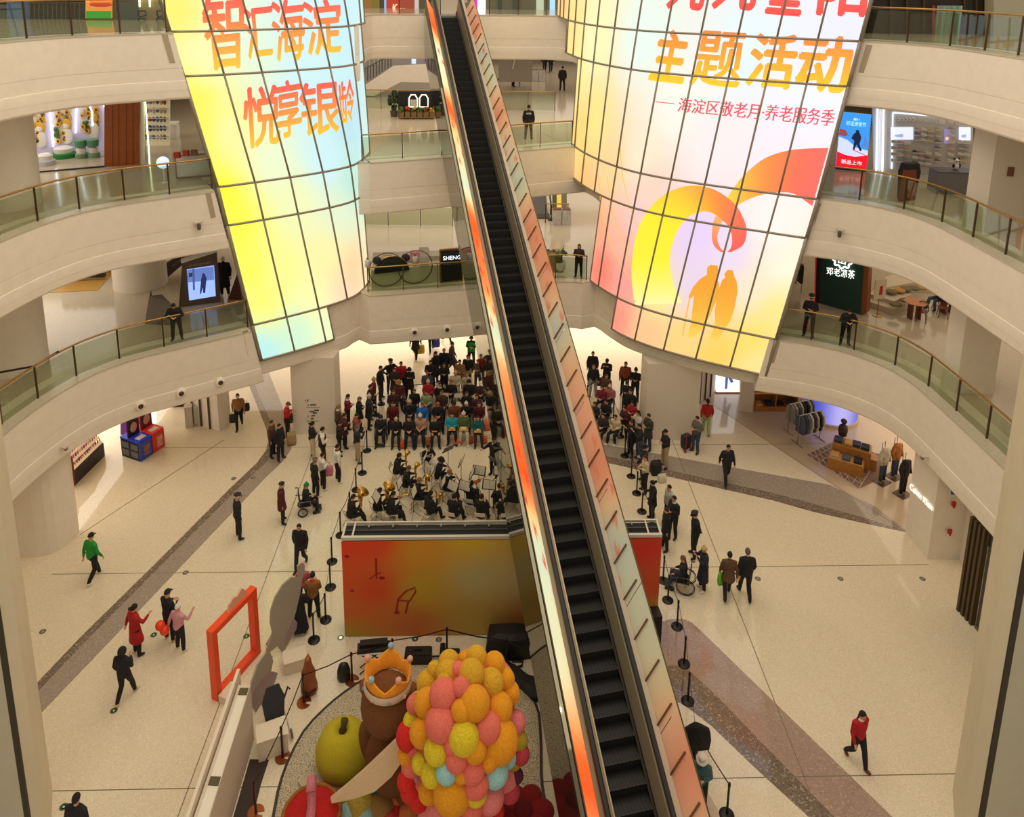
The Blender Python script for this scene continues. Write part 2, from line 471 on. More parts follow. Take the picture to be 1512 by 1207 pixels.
# slotted wall panels beside the left shop and beside the right column
b = MB(); b.prism([tuple(at(277, 622).xy), tuple(at(324, 637).xy), tuple(at(341, 625).xy), tuple(at(300, 600).xy)], 0, 3.6);
for t in (0.18, 0.45, 0.72):
 a = at(277, 622).lerp(at(324, 637), t); b.box((a.x, a.y - .02, 1.8), (0.07, 0.1, 3.6), mi=1)
struct(b.build('wall_left_slots', [CREAM2, mat((70, 58, 46), 0.6, name='dark slot')]))
b = MB(); b.prism([tuple(at(1030, 597).xy), tuple(at(1056, 580).xy), tuple(at(1056, 545).xy), tuple(at(1030, 560).xy)], 0, 3.6)
for t in (0.1, 0.4, 0.7):
 a = at(1030, 597).lerp(at(1056, 580), t); b.box((a.x, a.y - .02, 1.8), (0.06, 0.1, 3.6), mi=1)
struct(b.build('wall_right_slots', [CREAM2, mat((70, 58, 46), 0.6, name='dark slot')]))
# tall foreground piers either side, with a dark joint
for sx, e0, e1, nm in ((-1, (65, 1207), (46, 1207), 'wall_left_foreground'), (1, (1422, 1207), (1444, 1207), 'wall_right_foreground')):
 a = at(e0[0], e0[1]) * 0.975; c = at(e1[0], e1[1]) * 0.962
 a.z = c.z = 0
 b = MB()
 b.prism([(a.x, a.y), (c.x, c.y), (c.x + sx * 5, c.y - 0.1), (c.x + sx * 5, c.y + 1.0), (a.x + sx * 0.4, a.y + 1.0), (a.x + sx * .04, a.y + 0.3)], 0, 17.5)
 struct(b.build(nm, mat((212, 200, 172), 0.5, noise=0.03, nscale=2, name='pier cladding')))
 b = MB(); b.prism([(c.x, c.y), (c.x + sx * 0.09, c.y - 0.03), (c.x + sx * 0.09, c.y - .10), (c.x, c.y - 0.05)], 0, 17.5); struct(b.build('trim_' + nm[5:], mat((52, 46, 38), 0.6, name='dark joint')))
 b = MB(); b.prism([(c.x + sx * 0.09, c.y - 0.10), (c.x + sx * 5, c.y - 0.6), (c.x + sx * 5, c.y - .1), (c.x + sx * 0.09, c.y - .02)], 0, 17.5); struct(b.build(nm + '_panel', mat((188, 184, 164), 0.5, noise=0.03, nscale=2, name='grey green panel')))
# ------------------------------------------------------------------ glass balustrades
GL2 = glass_mat((232, 238, 226), 0.05, 'balustrade glass')
def sub_path(path, test):
 return [p for i, p in enumerate(path) if test(p) and path.items_[i][2] == 0]
def resample(path, step):
 L = [0.0]
 for a, b in zip(path, path[1:]): L.append(L[-1] + (b - a).length)
 n = max(1, round(L[-1] / step)); out = []
 for k in range(n + 1):
  s = L[-1] * k / n
  i = 0
  while i < len(L) - 2 and L[i + 1] < s: i += 1
  t = (s - L[i]) / max(1e-6, L[i + 1] - L[i])
  out.append(path[i].lerp(path[i + 1], min(1, t)))
 return out
def balustrade(path, z, label, step=1.55, h=1.18, rail=BRASS, post=BRONZE, curved=3):
 pts = resample(path, step)
 root = thing('glass_balustrade', label, 'balustrade', (pts[0].x, pts[0].y, z), 0, 'glass balustrades round the atrium')
 o = Vector((pts[0].x, pts[0].y, 0))
 hb = MB(); fine = resample(path, 0.4)
 hb.tube([(p.x - o.x, p.y - o.y, h) for p in fine], 0.035, 8); hb.build('handrail', rail, root, True)
 for p in pts:
  b = MB(); b.box((p.x - o.x, p.y - o.y, h / 2), (0.045, 0.06, h)); b.build('post', post, root)
 for a, c in zip(pts, pts[1:]):
  b = MB(); d = c - a; n = d.length
  m = (a + c) / 2
  b.box((m.x - o.x, m.y - o.y, 0.03 + (h - 0.12) / 2), (n - 0.09, 0.014, h - 0.12), math.atan2(d.y, d.x)); b.build('glass_panel', GL2, root)
 return root
for nm, (z, c) in LEVELS.items():
 P = PATHS[nm]
 word = {'second': 'second floor', 'third': 'third floor', 'fourth': 'top floor'}[nm]
 lim = {'second': -9.4, 'third': -10.3, 'fourth': -11.5}[nm]
 rlim = {'second': 11.2, 'third': 12.3, 'fourth': 13.0}[nm]
 y0 = {'second': 19, 'third': 17, 'fourth': 13}[nm]
 balustrade(sub_path(P, lambda p: p.x < lim and p.y >= y0), z + 0.012, 'curved glass balustrade with brass handrail on the left balcony of the ' + word)
 balustrade(sub_path(P, lambda p: p.x > rlim and p.y >= y0), z + 0.012, 'curved glass balustrade with brass handrail on the right balcony of the ' + word)
P = PATHS['second']
balustrade(sub_path(P, lambda p: -5.7 < p.x < -0.6 and p.y > 33.0), 6.012, 'glass balustrade in front of the cafe counter with the black bear panel')
balustrade(sub_path(P, lambda p: 1.6 < p.x < 5.0 and p.y > 34.3), 6.012, 'short glass balustrade beside the potted plant and the standing woman')
P = PATHS['third']
balustrade(sub_path(P, lambda p: -5.7 < p.x < -1.9 and p.y > 33.4), 12.012, 'glass balustrade left of the escalator in front of the black kiosk')
balustrade(sub_path(P, lambda p: 0.6 < p.x < 4.2 and p.y > 35.9), 12.012, 'glass balustrade right of the escalator in front of the guard')
P = PATHS['fourth']
balustrade(sub_path(P, lambda p: -5.0 < p.x < -2.6 and p.y > 42.5), 18.012, 'top floor glass balustrade left of the escalator head')
balustrade(sub_path(P, lambda p: -0.2 < p.x < 3.4 and p.y > 42.3), 18.012, 'top floor glass balustrade right of the escalator head')
# ------------------------------------------------------------------ the two curved video walls
def arclen(path):
 L = [0.0]
 for a, b in zip(path, path[1:]): L.append(L[-1] + (b - a).length)
 return L
def point_at(path, L, s):
 if s <= 0: return path[0] + (path[1] - path[0]).normalized() * s
 if s >= L[-1]: return path[-1] + (path[-1] - path[-2]).normalized() * (s - L[-1])
 lo, hi = 0, len(L) - 1
 while hi - lo > 1:
  m = (lo + hi) // 2
  if L[m] <= s: lo = m
  else: hi = m
 return path[lo].lerp(path[lo + 1], (s - L[lo]) / (L[lo + 1] - L[lo]))
RC = smooth_path([(17.2, 25.9), (14.4, 27.1), (13.2, 27.6), (11.9, 28.25), (10.6, 28.95), (9.4, 29.6), (8.25, 30.3), (7.15, 31.1), (6.2, 32.05), (5.5, 33.15), (4.95, 34.35), (4.5, 35.7), (4.2, 37.1), (4.0, 38.5), (3.85, 40), (3.75, 43)], 0.2)
LC = smooth_path([(-15.0, 27.6), (-13.2, 28.1), (-11.8, 28.75), (-10.5, 29.3), (-9.4, 29.95), (-8.2, 30.75), (-7.05, 31.6), (-6.1, 32.55), (-5.75, 33.4), (-5.6, 34.5), (-5.55, 36), (-5.55, 41)], 0.2)
RL, LL = arclen(RC), arclen(LC)
def s_of_x(path, L, x):
 best = min(range(len(path)), key=lambda i: abs(path[i].x - x)); return L[best]
ROWS = [4.35, 6.0, 10.4, 12.0, 16.35, 18.0, 22.3, 24.0]
def s_out(side, z):
 if side > 0:
  xs = [(4.35, 11.32), (12, 12.5), (18, 13.3), (24, 14.1)]
 else: xs = [(4.35, -9.42), (12, -10.5), (18, -11.65), (24, -12.8)]
 for (z0, x0), (z1, x1) in zip(xs, xs[1:]):
  if z <= z1 or z1 == 24: x = x0 + (x1 - x0) * (z - z0) / (z1 - z0); break
 p, l = (RC, RL) if side > 0 else (LC, LL)
 for i in range(len(p) - 1):
  if (p[i].x - x) * (p[i + 1].x - x) <= 0:
   t = (x - p[i].x) / (p[i + 1].x - p[i].x or 1e-6); return l[i] + (l[i + 1] - l[i]) * t
 return 0
PW = 1.43
def scr_pt(side, u, z, off=0.0):
 """u = panels from the outer edge, z = height"""
 p, l = (RC, RL) if side > 0 else (LC, LL)
 s = s_out(side, z) + u * PW
 a = point_at(p, l, s); t = (point_at(p, l, s + .05) - point_at(p, l, s - .05)).normalized()
 n = Vector((-t.y, t.x)) * (1 if side > 0 else -1)
 # outward = toward the atrium centre
 if n.dot(Vector((0, 18)) - a) < 0: n = -n
 return Vector((a.x + n.x * off, a.y + n.y * off, z))
from mathutils.bvhtree import BVHTree
class Screen:
 def __init__(s, side, umax):
  s.side = side
  V = []; s.uv = []; F = []
  nu = int(umax * 4); nz = 40
  for j in range(nz + 1):
   z = 4.35 + (24 - 4.35) * j / nz
   for i in range(nu + 1):
    u = -0.3 + umax * i / nu; V.append(scr_pt(side, u, z)); s.uv.append((u, z))
  for j in range(nz):
   for i in range(nu):
    a = j * (nu + 1) + i; F.append((a, a + 1, a + nu + 2)); F.append((a, a + nu + 2, a + nu + 1))
  s.V, s.F = V, F
  s.bvh = BVHTree.FromPolygons(V, F)
 def hit(s, px, py):
  d = (CM @ Vector((px - XC, py - YC, FPX))).normalized()
  loc, n, i, dist = s.bvh.ray_cast(Vector((0, 0, CAMH)), d)
  if loc is None: return None
  from mathutils.interpolate import poly_3d_calc
  f = s.F[i]; w = poly_3d_calc([s.V[k] for k in f], loc)
  return (sum(w[k] * s.uv[f[k]][0] for k in range(3)), sum(w[k] * s.uv[f[k]][1] for k in range(3)))
R_COL = [((830, 20), (255, 205, 130)), ((822, 40), (255, 180, 105)), ((845, 60), (252, 225, 140)), ((850, 100), (250, 240, 150)), ((880, 60), (255, 250, 190)), ((950, 60), (235, 250, 240)), ((1100, 80), (232, 248, 252)), ((1250, 50), (240, 240, 255)), ((1200, 150), (245, 248, 255)), ((1000, 160), (255, 250, 238)), ((880, 180), (255, 232, 140)), ((858, 200), (248, 215, 120)), ((900, 250), (255, 215, 150)), ((950, 230), (255, 238, 205)), ((1050, 220), (255, 240, 240)), ((1150, 220), (252, 240, 248)), ((880, 330), (255, 170, 130)), ((862, 270), (255, 195, 120)), ((920, 350), (255, 185, 160)), ((890, 400), (255, 130, 110)), ((925, 420), (255, 160, 150)), ((910, 470), (255, 150, 125)), ((960, 280), (255, 215, 195)), ((940, 330), (255, 205, 200)), ((1140, 330), (255, 248, 240)), ((1160, 400), (255, 250, 225)), ((1150, 450), (255, 235, 140)), ((1110, 500), (255, 225, 105)), ((1020, 420), (235, 215, 240)), ((1030, 350), (235, 212, 255)), ((1000, 500), (255, 215, 130)), ((960, 490), (255, 200, 145)), ((1060, 520), (255, 212, 95)), ((1120, 540), (255, 230, 150)), ((975, 440), (255, 240, 150)), ((1110, 420), (255, 235, 205)), ((1080, 380), (240, 222, 245))]
L_COL = [((262, 20), (255, 242, 110)), ((300, 80), (250, 250, 180)), ((350, 60), (230, 250, 225)), ((450, 50), (212, 245, 250)), ((510, 50), (200, 240, 250)), ((290, 150), (255, 245, 85)), ((330, 200), (255, 248, 170)), ((450, 150), (205, 245, 252)), ((515, 180), (190, 232, 245)), ((330, 280), (255, 250, 50)), ((305, 200), (255, 246, 80)), ((400, 240), (240, 252, 210)), ((480, 240), (208, 245, 252)), ((520, 270), (190, 235, 220)), ((350, 330), (255, 255, 70)), ((440, 300), (245, 250, 190)), ((500, 310), (230, 245, 210)), ((370, 400), (255, 255, 90)), ((420, 400), (255, 252, 150)), ((480, 380), (255, 245, 170)), ((520, 400), (255, 215, 165)), ((390, 450), (255, 252, 120)), ((460, 440), (255, 252, 175)), ((512, 435), (255, 220, 185)), ((390, 520), (190, 243, 240)), ((440, 490), (212, 248, 215)), ((480, 480), (240, 255, 200))]
SCREEN_M = emit_attr_mat(1.02, 'led screen picture')
def idw(uv, samples):
 w = 0; c = [0, 0, 0]
 for (u, z), col in samples:
  d = ((uv[0] - u) * PW) ** 2 + ((uv[1] - z) * 0.8) ** 2 + 0.15
  k = 1 / d ** 1.6
  w += k
  for i in range(3): c[i] += col[i] * k
 return (c[0] / w, c[1] / w, c[2] / w, 1)
def build_screen(side, umax_rows, cols, label, name='video_wall'):
 scr = Screen(side, 14)
 base = scr_pt(side, 0, 4.35)
 root = thing(name, label, 'video wall', (base.x, base.y, 4.35))
 o = Vector(base)
 samples = []
 for (px, py), c in cols:
  h = scr.hit(px, py)
  if h: samples.append((h, lin(c)[:3]))
 for r, (z0, z1) in enumerate(zip(ROWS, ROWS[1:])):
  um = umax_rows[r]
  k = 0
  while k < um - 1e-6:
   u0, u1 = k, min(k + 1, um)
   b = MB(); colr = []; n = 4
   nz = 6 if z1 - z0 > 3 else 3
   for j in range(nz + 1):
    z = z0 + (z1 - z0) * j / nz
    for i in range(n + 1):
     u = u0 + (u1 - u0) * i / n
     b.v.append(tuple(scr_pt(side, u, z) - o)); colr.append(idw((u, z), samples))
   for j in range(nz):
    for i in range(n):
     a = j * (n + 1) + i; q = (a, a + 1, a + n + 2, a + n + 1)
     b.face(q if side < 0 else q[::-1])
   # body behind the lit face
   nv = len(b.v)
   for (u, z) in ((u0, z0), (u1, z0), (u1, z1), (u0, z1)):
    b.v.append(tuple(scr_pt(side, u, z, -0.08) - o)); colr.append((0.02, 0.02, 0.02, 1))
   c0, c1, c2, c3 = 0, n, nz * (n + 1) + n, nz * (n + 1)
   for x, y, w, q in ((c0, c1, nv + 1, nv), (c1, c2, nv + 2, nv + 1), (c2, c3, nv + 3, nv + 2), (c3, c0, nv, nv + 3), (nv, nv + 1, nv + 2, nv + 3)): b.face((x, y, w, q), 1)
   b.build('screen_panel', [SCREEN_M, BLACKM], root, colors=colr)
   k += 1
 # mullions: one mesh for the grid that crosses the picture
 g = MB()
 def bar(p0, p1, w):
  pts = []
  n = max(2, int(max(abs(p1[0] - p0[0]) * 4, 3)))
  for i in range(n + 1):
   t = i / n; pts.append(scr_pt(side, p0[0] + (p1[0] - p0[0]) * t, p0[1] + (p1[1] - p0[1]) * t, 0.02) - o)
  g.tube(pts, w, 6)
 for r, z in enumerate(ROWS):
  um = max(umax_rows[max(0, r - 1)], umax_rows[min(r, len(umax_rows) - 1)])
  bar((0, z), (um, z), 0.05)
 for r, (z0, z1) in enumerate(zip(ROWS, ROWS[1:])):
  k = 0
  while k <= umax_rows[r] + 1e-6:
   bar((k, z0), (k, z1), 0.042 if k else 0.08); k += 1
  bar((umax_rows[r], z0), (umax_rows[r], z1), 0.03)
 g.build('mullion_grid', mat((150, 138, 122), 0.45, 0.3, name='mullion'), root, True)
 return scr, root, o
def uv_poly(scr, root, o, name, strips, colfn, off, mt):
 pass
PIC_M = emit_attr_mat(1.0, 'led screen artwork')
def px_mesh(scr, root, o, name, V, F, colors, off=0.012):
 """V photo pixels on the screen face -> artwork lying on the curved face"""
 b = MB(); keep = {}; colr = []
 for i, (x, y) in enumerate(V):
  h = scr.hit(x, y)
  if h is None: continue
  p = scr_pt(scr.side, h[0], h[1], off[i] if isinstance(off, list) else off) - o
  keep[i] = len(b.v); b.v.append(tuple(p)); colr.append(lin(colors[i]))
 for f in F:
  if all(i in keep for i in f): b.face([keep[i] for i in f])
 return b.build(name, PIC_M, root, colors=colr)
def refine(V, F, maxlen):
 """split long edges so flat lettering follows the curve"""
 V = list(V); F = [f for f in F]
 tri = []
 for f in F:
  for i in range(1, len(f) - 1): tri.append((f[0], f[i], f[i + 1]))
 for _ in range(4):
  mid = {}; out = []; done = True
  def m(a, b):
   k = (min(a, b), max(a, b))
   if k not in mid: mid[k] = len(V); V.append(tuple((V[a][t] + V[b][t]) / 2 for t in range(2)))
   return mid[k]
  for t in tri:
   e = [math.dist(V[t[i]], V[t[(i + 1) % 3]]) for i in range(3)]
   j = max(range(3), key=lambda i: e[i])
   if e[j] > maxlen:
    a, b2, c = t[j], t[(j + 1) % 3], t[(j + 2) % 3]
    q = m(a, b2); out += [(a, q, c), (q, b2, c)]; done = False
   else: out.append(t)
  tri = out
  if done: break
 return V, tri
def px_text(scr, root, o, name, body, quad, c_top, c_bot, bold=0.03, shear=0.0, off=0.014, yspan=None):
 """quad = photo pixels TL, TR, BR, BL of the lettering"""
 V0, F0, a = text_mesh(body, 0, shear=shear)
 V0, F0 = refine(V0, F0, 0.25 / max(1, a))
 TL, TR, BR, BL = [Vector(q) for q in quad]
 P = []; C = []; F = []; OF = []
 sh = [(0, 0)] if bold <= .02 else [(0, 0), (bold, 0), (-bold, 0), (0, bold), (0, -bold), (bold * .7, bold * .7), (-bold * .7, -bold * .7)]
 if bold and bold <= .02: sh = [(0, 0), (bold / a, 0), (-bold / a, 0)]
 for n_, (dx, dy) in enumerate(sh):        # heavier strokes: the glyph laid over itself
  k0 = len(P)
  for u, v in V0:
   u = u + dx; v = v + dy
   p = (BL.lerp(BR, u)).lerp(TL.lerp(TR, u), v); P.append(tuple(p)); OF.append(off + .001 * n_)
   w_ = min(1, max(0, v)); C.append(tuple(c_bot[i] + (c_top[i] - c_bot[i]) * w_ for i in range(3)))
  F += [tuple(i + k0 for i in f) for f in F0]
 px_mesh(scr, root, o, name, P, F, C, OF)
RED, ORG, YEL = (255, 92, 82), (255, 150, 70), (255, 205, 60)
scrR, rootR, oR = build_screen(1, [5, 6.55, 9.4, 9.4, 11.2, 14, 14], R_COL, 'tall curved video wall right of the escalator with a heart ribbon and two walking figures')
scrL, rootL, oL = build_screen(-1, [2.28, 4.6, 5.9, 5.9, 6, 6.5, 6.5], L_COL, 'tall curved yellow and pale blue video wall left of the escalator')
for ch, x0, y0, x1, y1 in (('智', 296, -6, 359, 101), ('汇', 355, 10, 402, 85), ('海', 397, 0, 449, 89), ('淀', 443, 0, 503, 80)):
 px_text(scrL, rootL, oL, 'caption', ch, ((x0, y0 + 3), (x1, y0 - 3), (x1, y1 - 3), (x0 + 12, y1 + 2)), RED, YEL, 0.022)
for ch, x0, y0, x1, y1 in (('悦', 357, 128, 413, 217), ('享', 404, 119, 445, 203), ('银', 441, 121, 500, 200), ('龄', 498, 119, 522, 184)):
 px_text(scrL, rootL, oL, 'caption', ch, ((x0, y0 + 4), (x1, y0 - 3), (x1, y1 - 6), (x0 + 6, y1 + 2)), RED, YEL, .021)
for ch, x0, y0, x1, y1 in (('主', 963, 45, 1016, 118), ('题', 1022, 47, 1098, 126), ('活', 1104, 51, 1176, 127), ('动', 1176, 54, 1257, 133)):
 px_text(scrR, rootR, oR, 'caption', ch, ((x0 + 12, y0 - 1), (x1 + 4, y0 + 3), (x1 - 8, y1 + 4), (x0 - 4, y1 - 2)), (255, 140, 62), (255, 212, 40), .034 if ch != '题' else .021)
for ch, x0, y0, x1, y1 in (('九', 985, -62, 1041, 13), ('九', 1052, -62, 1117, 13), ('重', 1131, -58, 1185, 20), ('阳', 1207, -56, 1280, 22)):
 px_text(scrR, rootR, oR, 'caption', ch, ((x0 + 10, y0), (x1 + 6, y0 + 2), (x1 - 4, y1 + 2), (x0, y1 - 2)), (255, 120, 100), (255, 80, 72), .034)
px_text(scrR, rootR, oR, 'caption', '海淀区敬老月·养老服务季', ((1004, 144), (1234, 162), (1230, 187), (1000, 165)), (236, 80, 96), (240, 96, 110), 0.02)
px_mesh(scrR, rootR, oR, 'caption_dash', [(968, 149.5), (996, 152.5), (996, 154), (968, 151)], [(0, 1, 2, 3)], [(240, 130, 130)] * 4)
def Z2(p): return (840 + p[0] / 3.3526, 200 + p[1] / 3.3526)
def ribbon(name, outer, inner, cols, off):
 V = []; C = []; F = []
 def dense(pts):
  q = smooth_path(pts, 1e9); out = []
  P = [Vector(p) for p in pts]; P = [P[0] * 2 - P[1]] + P + [P[-1] * 2 - P[-2]]
  for i in range(1, len(P) - 2):
   for k in range(6):
    t = k / 6; p0, p1, p2, p3 = P[i - 1:i + 3]
    out.append(0.5 * ((2 * p1) + (p2 - p0) * t + (2 * p0 - 5 * p1 + 4 * p2 - p3) * t * t + (3 * p1 - p0 - 3 * p2 + p3) * t ** 3))
  return out + [P[-2]]
 A, B = dense(outer), dense(inner); n = len(A); W = 6
 for i in range(n):
  t = i / (n - 1) * (len(cols) - 1); k = min(int(t), len(cols) - 2); f = t - k
  c = [cols[k][j] + (cols[k + 1][j] - cols[k][j]) * f for j in range(3)]
  for w in range(W + 1):
   V.append(Z2(A[i].lerp(B[i], w / W))); C.append(c)
 for i in range(n - 1):
  for w in range(W):
   a = i * (W + 1) + w; F.append((a, a + 1, a + W + 2, a + W + 1))
 px_mesh(scrR, rootR, oR, name, V, F, C, off)
ribbon('ribbon_graphic', [(765, 340), (830, 240), (900, 165), (980, 108), (1080, 76), (1180, 65), (1285, 62)], [(790, 390), (838, 345), (900, 312), (970, 290), (1050, 282), (1120, 292), (1205, 350)], [(255, 225, 60), (255, 190, 70), (255, 150, 70), (255, 120, 85), (255, 110, 100)], 0.010)
ribbon('ribbon_graphic', [(330, 840), (314, 740), (314, 620), (335, 490), (380, 390), (450, 310), (530, 265), (610, 248), (690, 258), (760, 290), (830, 350), (872, 430), (880, 490), (860, 545), (805, 577)], [(560, 830), (515, 730), (500, 620), (515, 530), (550, 450), (600, 400), (650, 380), (690, 378), (730, 395), (760, 420), (790, 450), (805, 490), (808, 530), (800, 560), (785, 577)], [(255, 250, 170), (255, 244, 60), (255, 240, 50), (255, 205, 60), (255, 160, 60), (255, 125, 85), (255, 105, 90), (255, 95, 90)], 0.014)
ribbon('ribbon_graphic', [(735, 385), (715, 430), (708, 500), (718, 545), (750, 575), (775, 577)], [(765, 415), (747, 460), (735, 500), (742, 540), (760, 568), (776, 575)], [(255, 190, 110), (255, 140, 95), (255, 105, 90)], 0.012)
def figure(name, pts, top, bot):
 P = [Z2(p) for p in pts]
 tri = [tuple(t) for t in tessellate_polygon([[Vector((p[0], p[1], 0)) for p in P]])]
 V, F = refine(P, tri, 12)
 y0 = min(p[1] for p in P); y1 = max(p[1] for p in P)
 px_mesh(scrR, rootR, oR, name, V, F, [tuple(top[i] + (bot[i] - top[i]) * ((v[1] - y0) / (y1 - y0)) ** 2 for i in range(3)) for v in V], 0.016)
figure('silhouette_graphic', [(685, 655), (700, 640), (738, 645), (740, 690), (728, 705), (742, 725), (745, 790), (725, 830), (700, 890), (660, 960), (620, 1000), (585, 1000), (605, 930), (612, 860), (620, 790), (600, 812), (592, 800), (615, 750), (650, 710), (683, 690)], (250, 165, 50), (255, 215, 90))
figure('silhouette_graphic', [(768, 690), (785, 665), (812, 668), (820, 700), (830, 718), (836, 770), (822, 850), (800, 920), (770, 960), (735, 1020), (700, 1000), (725, 930), (722, 870), (735, 800), (742, 760), (760, 715), (776, 702)], (250, 165, 50), (255, 215, 90))
px_mesh(scrR, rootR, oR, 'silhouette_graphic', [Z2(p) for p in ((596, 800), (602, 802), (566, 990), (560, 990))], [(0, 1, 2, 3)], [(250, 190, 70)] * 4, 0.016)
for pts in (((150, 200), (158, 330), (180, 440), (215, 560), (270, 660), (330, 740)), ((190, 200), (205, 330), (240, 450), (280, 580), (330, 700)), ((255, 60), (265, 200), (300, 350), (345, 460))):
 V = []; F = []
 for i, p in enumerate(pts): V += [Z2((p[0] - 2, p[1])), Z2((p[0] + 2, p[1]))]
 for i in range(len(pts) - 1): F.append((2 * i, 2 * i + 1, 2 * i + 3, 2 * i + 2))
 px_mesh(scrR, rootR, oR, 'arc_graphic', V, F, [(255, 200, 90)] * len(V))
# ------------------------------------------------------------------ the long escalator
ED = Vector((-0.16442, 0.86570, 0.47280)).normalized()
EN = Vector((ED.y, -ED.x, 0)).normalized()
EU = EN.cross(ED)
EO = Vector((2.735, 13.10, 2.62))
EW = 0.86
T0, T1 = -4.9, 32.6           # run along the slope (floor to top landing)
ESC = thing('escalator', 'long black escalator with colourful film on its glass sides crossing the atrium', 'escalator', (EO.x, EO.y, 0))
EB = Vector((EO.x, EO.y, 0))
def ep(t, a, b): return EO + ED * t + EN * a + Vector((0, 0, b)) - EB
def slope_prism(b, prof, t0=T0, t1=T1, mi=0):
 """prof = closed list of (a, b) swept along the slope"""
 b.rings([[ep(t0, *p) for p in prof], [ep(t1, *p) for p in prof]], True, mi)
 return b
# steps: stacked treads and risers
rise, going = 0.205, 0.205 / (ED.z / math.hypot(ED.x, ED.y))
ns = int((T1 - T0) * ED.z / rise)
STEP_M = mat((28, 27, 26), 0.45, 0.5, name='step tread metal')
RIS_M = mat((12, 12, 12), 0.6, name='step riser')
LINE_M = mat((48, 46, 42), 0.4, 0.5, name='step edge')
hd = Vector((ED.x, ED.y, 0)).normalized()
for i in range(0, 100):
 z0 = i * rise
 t = T0 + (i * rise) / ED.z
 if t > T1 - 0.4: break
 b = MB(); p = EO + ED * t - EB
 f0 = p; f1 = p + hd * (going + 0.02)
 A, Bv = f0, f0 + EN * EW
 b.quad(A, Bv, Bv + Vector((0, 0, rise)), A + Vector((0, 0, rise)), 1)
 up = Vector((0, 0, rise))
 b.quad(A + up, Bv + up, Bv + up + hd * going, A + up + hd * going, 0)
 for k in range(9):      # cleat grooves
  x = 0.06 + k * 0.092
  b.box(tuple(A + EN * x + up + hd * (going / 2) + Vector((0, 0, 0.004))), (0.03, going * 0.98, 0.008), math.atan2(-EN.x * 0 + EN.y, EN.x), 0)
 b.quad(A + up + Vector((0, 0, 0.003)), Bv + up + Vector((0, 0, 0.003)), Bv + up + hd * 0.02 + Vector((0, 0, 0.003)), A + up + hd * 0.02 + Vector((0, 0, 0.003)), 2)
 b.build('step', [STEP_M, RIS_M, LINE_M], ESC)
INNER = mat((168, 156, 128), 0.3, 0.45, name='inner balustrade steel')
DECK = mat((196, 182, 160), 0.35, 0.3, name='balustrade deck')
RUB = mat((16, 15, 15), 0.45, name='handrail rubber')
CLAD = mat((112, 112, 96), 0.03, 0.92, name='mirror glass cladding')
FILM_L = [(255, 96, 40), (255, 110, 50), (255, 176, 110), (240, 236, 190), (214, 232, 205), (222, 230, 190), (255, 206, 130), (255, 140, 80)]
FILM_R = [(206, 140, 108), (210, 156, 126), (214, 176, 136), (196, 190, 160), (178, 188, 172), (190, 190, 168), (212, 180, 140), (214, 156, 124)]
FLOWER_L, FLOWER_R = (240, 70, 50), (206, 128, 100)
